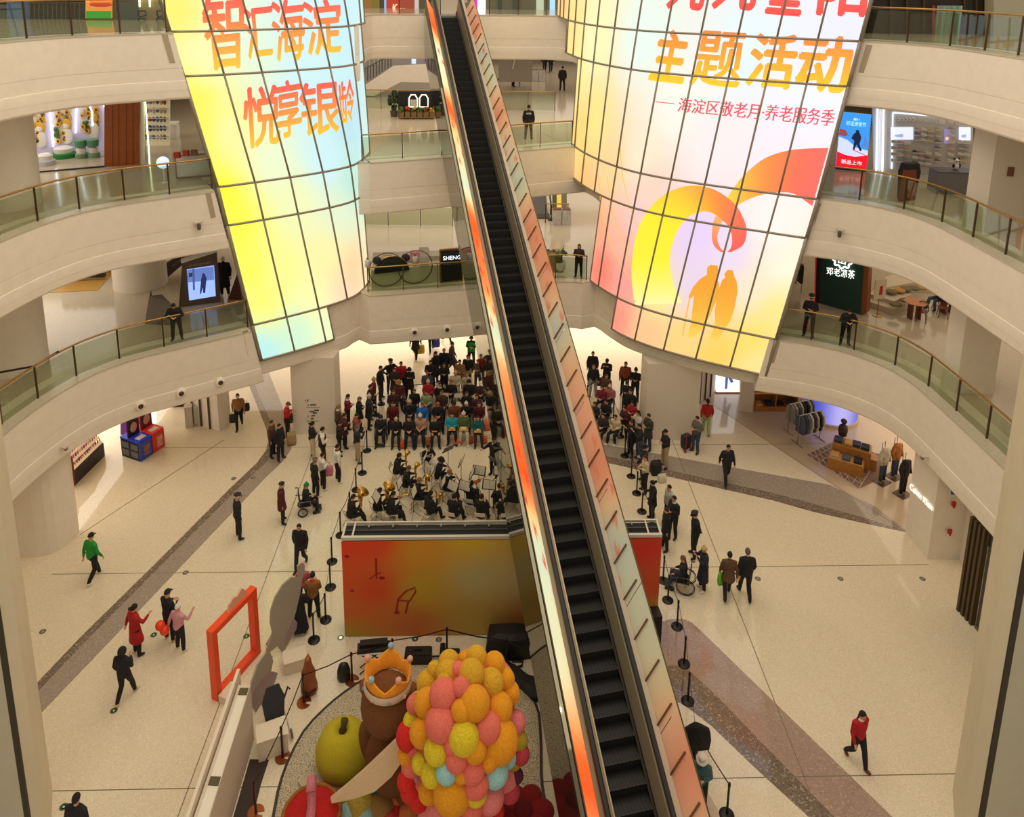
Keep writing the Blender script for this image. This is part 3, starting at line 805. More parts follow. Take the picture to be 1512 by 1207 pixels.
for s in (-1, 1):
 e = 0.0 if s < 0 else EW
 def q(a): return e + s * a
 b = slope_prism(MB(), [(q(0.0), -0.1), (q(0.0), 0.18), (q(0.05), 0.22), (q(0.05), -0.1)]); b.build('skirt_panel', mat((60, 56, 48), 0.3, 0.8, name='skirt'), ESC)
 b = slope_prism(MB(), [(q(0.05), 0.22), (q(0.13), 0.84), (q(0.16), 0.84), (q(0.10), 0.2)]); b.build('inner_panel', INNER, ESC)
 b = slope_prism(MB(), [(q(0.04), 0.23), (q(0.055), 0.26), (q(0.075), 0.26), (q(0.06), 0.23)]); b.build('rubber_strip', RUB, ESC)
 hc = 0.29 if s < 0 else 0.21
 b = slope_prism(MB(), [(q(hc - .055), 0.86), (q(hc - .065), 0.91), (q(hc - .035), 0.95), (q(hc + .035), 0.95), (q(hc + .065), 0.91), (q(hc + .055), 0.86)]); b.build('handrail', RUB, ESC)
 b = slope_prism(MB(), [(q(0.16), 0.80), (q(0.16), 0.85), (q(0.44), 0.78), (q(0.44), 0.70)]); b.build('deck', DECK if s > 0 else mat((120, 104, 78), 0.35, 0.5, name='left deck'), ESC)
 # leaning deflector glass carrying the printed film
 n = 14; W = 1.0
 tl = T0 + 0.5
 seg = (T1 - 0.8 - tl) / n
 for i in range(n):
  b = MB(); colr = []
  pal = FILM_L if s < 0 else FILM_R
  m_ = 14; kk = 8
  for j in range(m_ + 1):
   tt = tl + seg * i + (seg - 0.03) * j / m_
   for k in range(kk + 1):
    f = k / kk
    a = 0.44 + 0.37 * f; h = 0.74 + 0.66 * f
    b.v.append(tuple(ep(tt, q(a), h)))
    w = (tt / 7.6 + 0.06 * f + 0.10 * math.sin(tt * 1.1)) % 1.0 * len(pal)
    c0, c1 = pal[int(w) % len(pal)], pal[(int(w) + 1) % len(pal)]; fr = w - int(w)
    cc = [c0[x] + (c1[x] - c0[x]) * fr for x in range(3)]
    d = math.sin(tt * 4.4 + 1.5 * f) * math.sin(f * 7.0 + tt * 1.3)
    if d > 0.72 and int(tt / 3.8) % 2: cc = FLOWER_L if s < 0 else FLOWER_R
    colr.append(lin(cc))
  for j in range(m_):
   for k in range(kk):
    x = j * (kk + 1) + k; b.face((x, x + 1, x + kk + 2, x + kk + 1))
  nv = len(b.v)
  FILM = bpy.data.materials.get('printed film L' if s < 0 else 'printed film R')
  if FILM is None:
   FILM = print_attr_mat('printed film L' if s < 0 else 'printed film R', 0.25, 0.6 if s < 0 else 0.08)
  o = b.build('film_panel', FILM, ESC, colors=colr)
  sol = o.modifiers.new('thickness', 'SOLIDIFY'); sol.thickness = 0.014
  if s > 0:
   for jj in (0.05, 0.38, 0.71):
    tt = tl + seg * (i + jj)
    c = MB(); p0, p1 = ep(tt, q(0.41), 0.76), ep(tt, q(0.72), 1.30)
    c.tube([p0, p1], 0.024, 6); c.build('bracket', mat((120, 84, 54), 0.4, 0.6, name='bracket bronze'), ESC)
 b = MB(); b.tube([ep(tl, q(0.82), 1.41), ep(T1 - 0.8, q(0.82), 1.41)], 0.016, 6); b.build('glass_edge', BRONZE, ESC)
 b = slope_prism(MB(), [(q(0.44), 0.70), (q(0.80), 0.62), (q(0.80), -2.15), (q(0.76), -2.15), (q(0.76), 0.58), (q(0.44), 0.66)])
 b.build('side_cladding', CLAD, ESC)
 b = slope_prism(MB(), [(q(0.80), 0.62), (q(0.82), 0.66), (q(0.82), 0.56), (q(0.80), 0.52)]); b.build('edge_trim', BRONZE, ESC)
b = slope_prism(MB(), [(-0.76, -2.1), (EW + 0.76, -2.1), (EW + 0.76, -1.9), (-0.76, -1.9)]); b.build('underside', mat((120, 116, 106), 0.5, name='underside panel'), ESC)
# top landing plate
tp = EO + ED * T1
b = MB(); b.box(tuple(ep(T1, EW / 2, 0) + hd * 0.9 + Vector((0, 0, -0.06))), (1.9, 1.9, 0.12), math.atan2(EN.y, EN.x)); b.build('landing_plate', STEEL, ESC)
# ------------------------------------------------------------------ people
def rot2(v, a): return Vector((v[0] * math.cos(a) - v[1] * math.sin(a), v[0] * math.sin(a) + v[1] * math.cos(a), v[2]))
def ell(c, rx, ry, n=12, tilt=None):
 c = Vector(c); out = []
 for j in range(n):
  v = Vector((rx * math.cos(2 * PI * j / n), ry * math.sin(2 * PI * j / n), 0))
  if tilt is not None: v = tilt @ v
  out.append(c + v)
 return out
# poses: joints in metres for a 1.72 m figure that faces +Y, z up
def pose_joints(kind, var=0):
 rnd = random.Random(hash((kind, var)) & 0xffff if False else sum(ord(ch) for ch in kind) * 31 + var)
 j = {}
 lean = 0.0
 pel = Vector((0, 0, 0.93))
 seated = kind.startswith('sit')
 if seated: pel = Vector((0, 0, 0.52))
 bend = {'lean': 0.42, 'sit_play': 0.16, 'sit_fold': 0.06, 'sit': 0.05, 'stoop': 0.35}.get(kind, 0.02)
 def spine(h): return pel + Vector((0, math.sin(bend) * h, math.cos(bend) * h))
 j['pel'] = pel; j['waist'] = spine(0.16); j['chest'] = spine(0.36); j['neck'] = spine(0.545)
 hd = {'lean': 0.75, 'stand_phone': 0.45, 'sit_play': 0.35, 'look_down': 0.5}.get(kind, 0.08 + 0.12 * rnd.random())
 j['headtilt'] = hd
 j['head'] = j['neck'] + Vector((0, math.sin(hd * 0.6) * 0.13, 0.135 * math.cos(hd * 0.6)))
 for s, k in ((-1, 'L'), (1, 'R')):
  hip = pel + Vector((0.095 * s, 0, -0.02)); j['hip' + k] = hip
  sh = spine(0.47) + Vector((0.185 * s, -0.01, 0)); j['sh' + k] = sh
  # legs
  if seated:
   spread = 0.03 + 0.05 * rnd.random()
   kn = hip + Vector((spread * s, 0.44, 0.0)); an = Vector((kn.x + 0.01 * s, kn.y + (0.02 + 0.10 * rnd.random() * (1 if rnd.random() < .6 else -1)), 0.09))
   if kind == 'sit_chair_low': pass
  elif kind in ('walk', 'walk_phone'):
   f = 1 if (s > 0) == (var % 2 == 0) else -1
   if f > 0: kn = hip + Vector((0, 0.17, -0.40)); an = Vector((hip.x, 0.27, 0.09))
   else: kn = hip + Vector((0, -0.02, -0.43)); an = Vector((hip.x, -0.30, 0.15))
  else:
   d = 0.035 + 0.03 * rnd.random(); o = 0.06 * (rnd.random() - .5)
   if kind == 'lean': o -= 0.06
   kn = hip + Vector((d * s * 0.6, 0.03 + o, -0.42)); an = Vector((hip.x + d * s, o, 0.09))
  j['kn' + k] = kn; j['an' + k] = an
  fwd = Vector((0.10 * s * 0.5, 0.15, -0.045))
  if kind.startswith('walk') and an.y < 0: fwd = Vector((0.02 * s, 0.13, -0.09))
  j['toe' + k] = an + fwd
  # arms
  if kind in ('stand', 'walk', 'stand_bag'):
   sw = (0.08 if s * (1 if var % 2 == 0 else -1) < 0 else -0.10) if kind == 'walk' else 0.03 * (rnd.random() - .3)
   el = sh + Vector((0.075 * s, sw * 0.5 - 0.02, -0.27)); wr = el + Vector((0.0, sw + 0.06, -0.235))
  elif kind in ('hold', 'sit_fold', 'stoop'):
   el = sh + Vector((0.07 * s, 0.02, -0.26)); wr = el + Vector((-0.17 * s, 0.19, 0.02 + 0.05 * rnd.random() + (-0.07 if kind == 'sit_fold' else 0)))
  elif kind == 'sit':
   el = sh + Vector((0.06 * s, 0.04, -0.265)); wr = el + Vector((-0.07 * s, 0.235, -0.06))
  elif kind in ('stand_phone', 'walk_phone'):
   el = sh + Vector((0.05 * s, 0.06, -0.26)); wr = el + Vector((-0.13 * s, 0.17, 0.13))
   if kind == 'walk_phone' and s < 0: el = sh + Vector((0.07 * s, -0.03, -0.27)); wr = el + Vector((0, 0.10, -0.22))
  elif kind == 'photo':
   el = sh + Vector((0.06 * s, 0.17, -0.17)); wr = el + Vector((-0.13 * s, 0.14, 0.21))
  elif kind == 'akimbo':
   el = sh + Vector((0.20 * s, -0.06, -0.20)); wr = Vector((0.20 * s, 0.05, pel.z + 0.10))
  elif kind == 'lean':
   el = sh + Vector((0.13 * s, 0.12, -0.22)); wr = el + Vector((-0.21 * s, 0.14, 0.0))
  elif kind == 'sit_play':
   el = sh + Vector((0.10 * s, 0.09, -0.22)); wr = el + Vector((-0.14 * s, 0.19, 0.10 + (0.06 if s > 0 else 0)))
  elif kind == 'sit_drive':
   el = sh + Vector((0.05 * s, 0.05, -0.26)); wr = el + Vector((0.02 * s, 0.23, -0.02))
  elif kind == 'push':
   el = sh + Vector((0.05 * s, 0.05, -0.26)); wr = el + Vector((-0.02 * s, 0.24, 0.0))
  elif kind == 'conduct':
   if s < 0: el = sh + Vector((-0.17, 0.10, -0.19)); wr = el + Vector((-0.10, 0.17, -0.15))
   else: el = sh + Vector((0.14, 0.12, -0.16)); wr = el + Vector((0.0, 0.22, 0.05))
  elif kind == 'wave':
   if s > 0: el = sh + Vector((0.10, 0.14, -0.20)); wr = el + Vector((0.02, 0.16, 0.17))
   else: el = sh + Vector((-0.11, -0.06, -0.25)); wr = el + Vector((-0.05, -0.04, -0.24))
  elif kind == 'behind':
   el = sh + Vector((0.06 * s, -0.08, -0.26)); wr = Vector((0.05 * s, -0.17, pel.z + 0.06))
  elif kind == 'carry':
   el = sh + Vector((0.09 * s, 0.05, -0.25)); wr = el + Vector((-0.18 * s, 0.22, 0.05))
  else:
   el = sh + Vector((0.07 * s, 0, -0.27)); wr = el + Vector((0, 0.06, -0.24))
  j['el' + k] = el; j['wr' + k] = wr
 return j
BODY_CACHE = {}
ZONES = ('top', 'pants', 'shoes', 'skin', 'feature')
def remeshed(mb, vox):
 me = mb.mesh('hull', BLACK)
 o = bpy.data.objects.new('hull', me); COL.objects.link(o)
 md = o.modifiers.new('r', 'REMESH'); md.mode = 'VOXEL'; md.voxel_size = vox; md.use_smooth_shade = True
 sm = o.modifiers.new('s', 'SMOOTH'); sm.factor = 0.5; sm.iterations = 2
 ev = o.evaluated_get(bpy.context.evaluated_depsgraph_get())
 m2 = bpy.data.meshes.new_from_object(ev)
 V = [v.co.copy() for v in m2.vertices]; F = [tuple(p.vertices) for p in m2.polygons]
 bpy.data.objects.remove(o); bpy.data.meshes.remove(me); bpy.data.meshes.remove(m2)
 return V, F
def seg_d(p, a, b):
 ab = b - a; t = max(0, min(1, (p - a).dot(ab) / max(1e-9, ab.length_squared)))
 return (p - (a + ab * t)).length
def body_mesh(kind, var=0, bulk=1.0, coat=False):
 key = (kind, var, bulk, coat)
 if key in BODY_CACHE: return BODY_CACHE[key]
 J = pose_joints(kind, var)
 b = MB(); k = bulk
 # torso, lofted from the crotch to the neck
 ax = (J['neck'] - J['pel']).normalized(); tl = Vector((0, 1, 0)).rotation_difference(Vector((0, 1, 0)))
 R = Vector((0, 0, 1)).rotation_difference(ax).to_matrix()
 def tor(h, rx, ry, dy=0): return ell(J['pel'] + ax * h + R @ Vector((0, dy, 0)), rx * k, ry * k, 14, R)
 b.rings([tor(-0.10, 0.10, 0.085), tor(-0.05, 0.165, 0.12, -.01), tor(0.04, 0.178, 0.128, -.01), tor(0.14, 0.165, 0.115), tor(0.26, 0.18, 0.125), tor(0.38, 0.198, 0.128), tor(0.46, 0.185, 0.11), tor(0.515, 0.11, 0.085), tor(0.54, 0.06 / k, 0.06 / k)])
 b.tube([J['neck'] - ax * 0.06, J['neck'] + (J['head'] - J['neck']) * 0.5], [0.062, 0.052], 10)
 HR = Matrix.Rotation(-J['headtilt'], 3, 'X')
 hc = J['head'] + HR @ Vector((0, 0.015, 0.02))
 b.ball(hc, (0.077, 0.098, 0.112), 14, 10, M=HR)
 b.ball(hc + HR @ Vector((0, 0.035, -0.075)), (0.052, 0.055, 0.048), 10, 8, M=HR)       # jaw
 for q in 'LR':
  s = -1 if q == 'L' else 1
  h, kn, an, toe = J['hip' + q], J['kn' + q], J['an' + q], J['toe' + q]
  b.tube([h + Vector((0, 0, 0.05)), h.lerp(kn, 0.4), kn, kn.lerp(an, 0.35), kn.lerp(an, 0.8), an + Vector((0, 0, -.03))], [0.098 * k, 0.086 * k, 0.066 * k, 0.066 * k, 0.056 * k, 0.054], 10)
  b.tube([an + Vector((0, -0.05, -0.045)), an + Vector((0, 0.0, -0.04)), an.lerp(toe, 0.6) + Vector((0, 0, -.012)), toe], [0.04, 0.05, 0.047, 0.034], 10, flat=0.9)
  a, e, w = J['sh' + q], J['el' + q], J['wr' + q]
  b.tube([a + Vector((-0.05 * s, 0, 0.0)), a, a.lerp(e, 0.5), e, e.lerp(w, 0.4), w], [0.07 * k, 0.068 * k, 0.056 * k, 0.049 * k, 0.046 * k, 0.037], 10)
  d = (w - e).normalized()
  b.tube([w - d * 0.02, w + d * 0.04, w + d * 0.085], [0.028, 0.04, 0.036], 8, flat=0.62)      # palm
 V, F = remeshed(b, 0.021)
 segs = []
 for q in 'LR':
  h, kn, an, toe = J['hip' + q], J['kn' + q], J['an' + q], J['toe' + q]
  segs += [(h, kn, 0.09, 1), (kn, an + Vector((0, 0, .06)), 0.058, 1), (an + Vector((0, 0, -.04)), toe, 0.045, 2)]
  a, e, w = J['sh' + q], J['el' + q], J['wr' + q]; d = (w - e).normalized()
  segs += [(a, e, 0.058, 0), (e, w - d * 0.01, 0.045, 0), (w + d * 0.03, w + d * 0.1, 0.038, 3)]
 segs += [(J['pel'] + ax * 0.06, J['neck'] - ax * 0.08, 0.14 if not coat else 0.16, 0), (J['hipL'], J['hipR'], 0.11 if not coat else 0.02, 1), (J['neck'] + (J['head'] - J['neck']) * 0.25, J['head'] + Vector((0, 0, 0.05)), 0.075, 3)]
 mb = MB(); mb.v = [tuple(v) for v in V]
 for f in F:
  c = sum((V[i] for i in f), Vector()) / len(f)
  zone = min(segs, key=lambda sg: seg_d(c, sg[0], sg[1]) - sg[2])[3]
  mb.face(f, zone)
 # face: nose, eyes, mouth, ears
 def hp(x, y, z): return hc + HR @ Vector((x, y, z))
 mb.rings([[hp(-.006, .088, .012), hp(.006, .088, .012), hp(0, .09, .02)], [hp(-.016, .09, -.03), hp(.016, .09, -.03), hp(0, .116, -.022)]], True, 3)
 for s in (-1, 1):
  mb.ball(hp(.030 * s, .087, .008), (.012, .008, .007), 6, 4, 4, HR)
  mb.tube([hp(.016 * s, .093, .026), hp(.046 * s, .083, .027)], .004, 4, 4)
  mb.ball(hp(.078 * s, .0, -.01), (.012, .022, .032), 6, 4, 3, HR)
 mb.tube([hp(-.022, .087, -.058), hp(0, .093, -.058), hp(.022, .087, -.058)], .0045, 4, 4)
 # fingers and thumb, gently curled, rooted in the palm
 for q in 'LR':
  s = -1 if q == 'L' else 1
  e, w = J['el' + q], J['wr' + q]; d = (w - e).normalized()
  side = Vector((1, 0, 0)); side = (side - d * side.dot(d))
  side = side.normalized() if side.length > .2 else Vector((0, 1, 0))
  pn = d.cross(side) * (1 if d.cross(side).y < 0 or d.cross(side).z < 0 else -1)      # palm side
  base = w + d * 0.075
  for i, L in enumerate((0.062, 0.072, 0.068, 0.052)):
   o = base + side * (0.024 - 0.016 * i) * -s
   mb.tube([o, o + d * L * 0.45 + pn * 0.008, o + d * L * 0.8 + pn * 0.025, o + d * L * 0.95 + pn * 0.045], [.0095, .009, .008, .006], 5, 3)
  o = w + d * 0.03 + side * 0.03 * -s
  mb.tube([o, o + d * 0.025 + side * 0.022 * -s + pn * 0.012, o + d * 0.055 + side * 0.024 * -s + pn * 0.024], [.011, .0095, .007], 5, 3)
 me = mb.mesh('body', [BLACK] * 5, True)
 BODY_CACHE[key] = (me, J, hc, HR, ax)
 return BODY_CACHE[key]
SKIN = mat((216, 160, 122), 0.55, name='skin')
FEAT = mat((52, 30, 26), 0.6, name='brows and lips')
HAIR_CACHE = {}
def hair_mesh(style, key, hc, HR):
 kk = (style, key)
 if kk in HAIR_CACHE: return HAIR_CACHE[kk]
 b = MB()
 def cap(rx, ry, rz, amin, amax_front, amax_back, dz=0.0, thick=0.0, dy=0.0):
  """a shell over the skull whose lower edge drops toward the back"""
  R = []; n = 16; rows = 7
  for i in range(rows + 1):
   ring = []
   for j in range(n):
    a = 2 * PI * j / n; back = 0.5 - 0.5 * math.sin(a)
    low = amax_front + (amax_back - amax_front) * back ** 0.8
    ph = 0.05 + (low - 0.05) * i / rows
    ring.append(hc + HR @ Vector((rx * math.sin(ph) * math.cos(a), ry * math.sin(ph) * math.sin(a) + dy, rz * math.cos(ph) + dz)))
   R.append(ring)
  b.rings(R[::-1], True)
 if style == 'short': cap(.087, .106, .122, 0, .78, 2.0)
 elif style == 'bald': cap(.081, .102, .114, 0, 1.35, 1.95, -.006)
 elif style == 'long':
  cap(.092, .112, .126, 0, 0.8, 2.15)
  R = []
  for i, (z, w, y) in enumerate(((0.02, .085, -.055), (-.08, .09, -.07), (-.18, .088, -.085), (-.27, .06, -.09))):
   R.append([hc + Vector((w * math.cos(a), y + .035 * math.sin(a), z)) for a in [2 * PI * t / 10 for t in range(10)]])
  b.rings(R[::-1], True)
 elif style == 'bun':
  cap(.088, .108, .124, 0, 0.95, 2.05); b.ball(hc + HR @ Vector((0, -.135, .03)), (.052, .048, .052), 10, 8)
 elif style == 'tail':
  cap(.088, .108, .124, 0, 0.95, 2.05)
  b.tube([hc + HR @ Vector((0, -.10, .05)), hc + HR @ Vector((0, -.15, .02)), hc + HR @ Vector((0, -.15, -.10)), hc + HR @ Vector((0, -.12, -.2))], [.025, .035, .03, .012], 8)
 elif style == 'beanie':
  cap(.094, .114, .140, 0, 1.25, 1.75, .006); b.ball(hc + HR @ Vector((0, -.01, .16)), .032, 8, 6)
  b.lathe((0, 0, 0), [(.001, 0), (.001, 0.0001)], 4)
 elif style == 'cap':
  cap(.094, .112, .128, 0, 1.15, 1.6, .012)
  b.rings([[hc + HR @ Vector((x, .09 + .0, .055)) for x in (-.07, 0, .07)] + [hc + HR @ Vector((x, .09, .066)) for x in (.07, 0, -.07)],
                 [hc + HR @ Vector((x, .175 - abs(x) * .5, .03)) for x in (-.06, 0, .06)] + [hc + HR @ Vector((x, .175 - abs(x) * .5, .04)) for x in (.06, 0, -.06)]])
 elif style in ('peaked', 'hat'):
  R0 = [(.092, .03), (.094, .07), (.118 if style == 'peaked' else .09, .115), (.112 if style == 'peaked' else .086, .128), (.02, .145)]
  b.rings([[hc + HR @ Vector((r * math.cos(a), r * 1.15 * math.sin(a), z)) for a in [2 * PI * t / 16 for t in range(16)]] for r, z in R0])
  if style == 'peaked':
   b.rings([[hc + HR @ Vector((x, .10, .04)) for x in (-.07, 0, .07)] + [hc + HR @ Vector((x, .10, .05)) for x in (.07, 0, -.07)],
                     [hc + HR @ Vector((x, .17 - abs(x) * .5, .02)) for x in (-.06, 0, .06)] + [hc + HR @ Vector((x, .17 - abs(x) * .5, .03)) for x in (.06, 0, -.06)]])
  else:
   b.rings([[hc + HR @ Vector((r * math.cos(a), r * 1.1 * math.sin(a), z)) for a in [2 * PI * t / 16 for t in range(16)]] for r, z in ((.09, .035), (.155, .02), (.155, .03), (.09, .05))], False)
 elif style == 'hood':
  cap(.118, .135, .142, 0, 1.15, 2.5, -.005, dy=-.012)
 elif style == 'beret':
  b.ball(hc + HR @ Vector((0, -.01, .085)), (.118, .122, .05), 14, 8, M=HR @ Matrix.Rotation(0.2, 3, 'X'))
 me = b.mesh(style, BLACK, True)
 HAIR_CACHE[kk] = me
 return me
HAIRNAME = {'cap': 'cap', 'beanie': 'beanie', 'peaked': 'peaked_cap', 'hat': 'brimmed_hat', 'hood': 'hood', 'beret': 'beret'}
COAT_CACHE = {}
def coat_mesh(key, J, ax, length, flare, seated):
 kk = (key, length, flare)
 if kk in COAT_CACHE: return COAT_CACHE[kk]
 b = MB(); R = []
 Rm = Vector((0, 0, 1)).rotation_difference(ax).to_matrix()
 R.append(ell(J['pel'] + ax * 0.20, .175, .13, 16, Rm)); R.append(ell(J['pel'] + ax * 0.08, .19, .148, 16, Rm))
 my = (J['knL'].y + J['knR'].y) * 0.25; an = abs(J['anL'].y - J['anR'].y) * 0.2
 n = 4
 for i in range(1, n + 1):
  z = J['pel'].z - length * i / n; t = i / n
  R.append(ell((0, my * t, z), .195 + flare * t, .15 + flare * 0.7 * t + an * t, 16))
 R.append(ell((0, my, J['pel'].z - length + 0.01), .17 + flare, .13 + flare * .7 + an, 16))
 b.rings(R[::-1], True)
 me = b.mesh('coat', BLACK, True); COAT_CACHE[kk] = me
 return me
def bow(me, m, name, root):
 o = bpy.data.objects.new(name, me); COL.objects.link(o); o.parent = root
 o.material_slots[0].link = 'OBJECT'; o.material_slots[0].material = m
 return o
N_PEOPLE = [0]
def person(loc, head, kind, label, top=(24, 24, 26), pants=(24, 23, 25), shoes=(26, 24, 24), hair='short', hairc=(24, 19, 17), h=1.70, var=None, bulk=1.14, coat=0, coatc=None, flare=0.04, group=None, mask=False, scarf=None, lift=0.0, skin=None, zoff=0.0, vest=None):
 N_PEOPLE[0] += 1
 if var is None: var = N_PEOPLE[0] % 3
 if kind in ('lean', 'akimbo', 'conduct', 'wave'): var = var % 2
 me, J, hc, HR, ax = body_mesh(kind, var, bulk, bool(coat))
 z0 = loc[2] + zoff
 root = bpy.data.objects.new('person', me); COL.objects.link(root)
 for i, m in enumerate((mat(top, 0.85, noise=0.12, nscale=7), mat(pants, 0.85, noise=0.1, nscale=7), mat(shoes, 0.6), SKIN if skin is None else mat(skin, .55), FEAT)):
  root.material_slots[i].link = 'OBJECT'; root.material_slots[i].material = m
 s = h / 1.72
 root.location = (loc[0], loc[1], z0); root.rotation_euler = (0, 0, math.radians(-head)); root.scale = (s, s, s)
 tag(root, label, 'person', group)
 bow(hair_mesh(hair, (kind, var, bulk), hc, HR), mat((38, 38, 42) if hair == 'peaked' else hairc, 0.8), HAIRNAME.get(hair, 'hair'), root)
 if hair == 'peaked' and sum(hairc) > 300:
  b = MB(); b.rings([[hc + HR @ Vector((r * math.cos(a), r * 1.15 * math.sin(a), z)) for a in [2 * PI * t / 16 for t in range(16)]] for r, z in ((.096, .035), (.1, .05), (.1, .065), (.1, .078))], False); bow(b.mesh('cap_band', BLACK, True), mat(hairc, .7), 'cap_band', root)
 if coat: bow(coat_mesh((kind, var, bulk), J, ax, coat, flare, kind.startswith('sit')), mat(coatc or top, 0.85, noise=0.12, nscale=7), 'coat', root)
 if mask:
  b = MB(); b.ball(hc + HR @ Vector((0, .05, -.055)), (.062, .062, .048), 10, 6, M=HR); bow(b.mesh('mask', BLACK, True), mat((150, 190, 214) if mask is True else mask, .7), 'face_mask', root)
 if scarf:
  b = MB(); R = Vector((0, 0, 1)).rotation_difference(ax).to_matrix()
  b.rings([ell(J['neck'] - ax * .06, .10, .085, 12, R), ell(J['neck'] - ax * .0, .085, .08, 12, R), ell(J['neck'] + ax * .035, .062, .062, 12, R)]); bow(b.mesh('scarf', BLACK, True), mat(scarf, .85), 'collar', root)
 if vest:
  b = MB(); R = Vector((0, 0, 1)).rotation_difference(ax).to_matrix(); k = bulk
  b.rings([ell(J['pel'] + ax * hh, rx * k, ry * k, 14, R) for hh, rx, ry in ((-.02, .19, .142), (.14, .178, .13), (.30, .195, .14), (.42, .2, .138), (.50, .12, .095))]); bow(b.mesh('vest', BLACK, True), mat(vest, .85), 'vest', root)
 root['_J'] = 0
 del root['_J']
 return root, J, s
def hand_pos(root, J, s, q='R', out=0.08):
 """world point of a hand"""
 w, e = J['wr' + q], J['el' + q]
 p = w + (w - e).normalized() * out
 a = root.rotation_euler.z
 return Vector(root.location) + rot2(p * s, a)
BLK = (25, 24, 27); NAVY = (28, 30, 48); CHAR = (52, 50, 52); DGREY = (66, 64, 66); MAR = (86, 28, 34); DRED = (120, 26, 32); REDC = (190, 32, 36)
BRN = (84, 58, 42); TAN = (166, 122, 78); BEI = (206, 184, 150); WHT = (228, 222, 210); OLV = (84, 92, 62); TEAL = (20, 96, 100); TURQ = (24, 160, 186); SAGE = (142, 156, 116); GRN = (30, 150, 58); KHA = (176, 154, 118); JEAN = (58, 72, 92); PINK = (206, 150, 160); BLUE = (34, 92, 170); GREY = (120, 118, 116)
# --- people walking about the ground floor
person(at(140, 857), 25, 'walk', 'person in a bright green jacket and black cap walking at the left', GRN, BLK, WHT, 'cap', BLK, 1.76)
person(at(203, 966), 40, 'wave', 'person in a long red coat with a raised hand at the left', (176, 24, 28), BLK, BLK, 'bun', h=1.7, coat=.42, flare=.07)
person(at(187, 1033), 8, 'walk_phone', 'person all in black with pale shoes walking away below the red coat', BLK, BLK, BEI, 'hood', BLK, 1.68, bulk=1.12)
person(at(252, 945), 30, 'carry', 'person in a black cap close behind the pink sweater', BLK, BLK, BEI, 'cap', BLK, 1.74)
person(at(267, 961), 25, 'wave', 'person in a pink sweater and white knitted hat beside the orange balloons', PINK, BLK, WHT, 'beanie', WHT, 1.6)
person(at(122, 1268), 10, 'stand', 'dark haired person in black cut off by the bottom edge at the left', BLK, BLK, BLK, 'short', h=1.78)
person(at(353, 794), 60, 'stand', 'guard in dark uniform with white cap band standing by the grey floor strip', (34, 34, 40), (30, 30, 36), BLK, 'peaked', (214, 210, 200), 1.75)
person(at(417, 772), 80, 'stand', 'person in a maroon coat and beret beside the green striped hat', MAR, BLK, BLK, 'beret', BLK, 1.66, coat=.30, flare=.03, mask=True)
person(at(445, 838), 185, 'walk', 'person in a black jacket walking toward the white cutout boards', BLK, (36, 36, 44), BLK, 'short', h=1.72)
person(at(403, 674), 100, 'stand', 'person in a brown fur jacket at the bend of the grey floor strip', BRN, BLK, BLK, 'short', (60, 44, 34), 1.68)
person(at(414, 679), 120, 'stand', 'person in a black hooded coat at the bend of the grey floor strip', BLK, BLK, BLK, 'short', h=1.68, coat=.2)
person(at(354, 632), 165, 'walk', 'person in a tan coat with two black bags in the bright passage', (150, 106, 62), BLK, BLK, 'short', h=1.7, mask=(225, 222, 214))
person(at(425, 645), 80, 'stand_phone', 'person in a red jacket and brown cap by the left column', (176, 30, 34), BLK, BEI, 'cap', (110, 74, 48), 1.66)
person(at(462, 676), 60, 'hold', 'person in a black vest and pale trousers below the wall directory', BLK, BEI, BLK, 'bun', h=1.66)
person(at(477, 687), 70, 'hold', 'person in a black vest over a white shirt below the wall directory', WHT, BLK, BLK, 'short', h=1.74, vest=BLK)
person(at(477, 722), 60, 'hold', 'person in a white top with the pink bag among the left onlookers', WHT, BLK, WHT, 'short', h=1.58)
person(at(466, 733), 50, 'stand', 'grey haired person with a black backpack among the left onlookers', BLK, BLK, WHT, 'short', (120, 104, 90), 1.62)
person(at(499, 712), 60, 'stand', 'person in a white jacket and dark scarf among the left onlookers', WHT, BLK, WHT, 'short', h=1.68, scarf=(70, 70, 76))
person(at(528, 683), 70, 'photo', 'person in grey beanie and khaki trousers taking a picture beside the stanchion', (34, 38, 46), KHA, BLK, 'beanie', (86, 96, 104), 1.72, scarf=(30, 90, 150))
person(at(514, 633), 70, 'hold', 'person in a red and white jacket by the edge of the left column', DRED, BLK, BLK, 'short', h=1.68, scarf=WHT)
person(at(500, 648), 60, 'hold', 'person in a brown coat with white scarf against the left column', BRN, BLK, BLK, 'short', (150, 116, 80), 1.64, scarf=WHT)
person(at(509, 661), 70, 'hold', 'person in a dark maroon padded coat among the left onlookers', (74, 34, 38), BLK, BLK, 'short', (46, 24, 24), 1.62, coat=.2)
person(at(502, 672), 80, 'stand_phone', 'stooping person in dark red and black in front of the left column', (40, 26, 30), BLK, BLK, 'short', (58, 26, 26), 1.6)
person(at(531, 637), 80, 'hold', 'dark coated person with bare head beside the barrier post', BLK, BLK, BLK, 'bald', (120, 84, 66), 1.7, coat=.25)
person(at(545, 633), 90, 'hold', 'person in black with a pale pink beanie and blue mask by the barrier', (30, 34, 44), BLK, BLK, 'beanie', (206, 184, 184), 1.68, mask=True, coat=.3)
person(at(526, 660), 75, 'stand_phone', 'person in an orange brown jacket holding a phone beside the barrier', (150, 70, 40), BLK, BLK, 'short', h=1.6)
person(at(547, 618), 90, 'hold', 'person in black coat standing in front of the red jacket by the barrier', BLK, KHA, BLK, 'short', (40, 26, 22), 1.7)
person(at(552, 606), 95, 'stand', 'person in dark red coat and yellow beanie by the barrier', DRED, BLK, BLK, 'beanie', (196, 160, 90), 1.66)
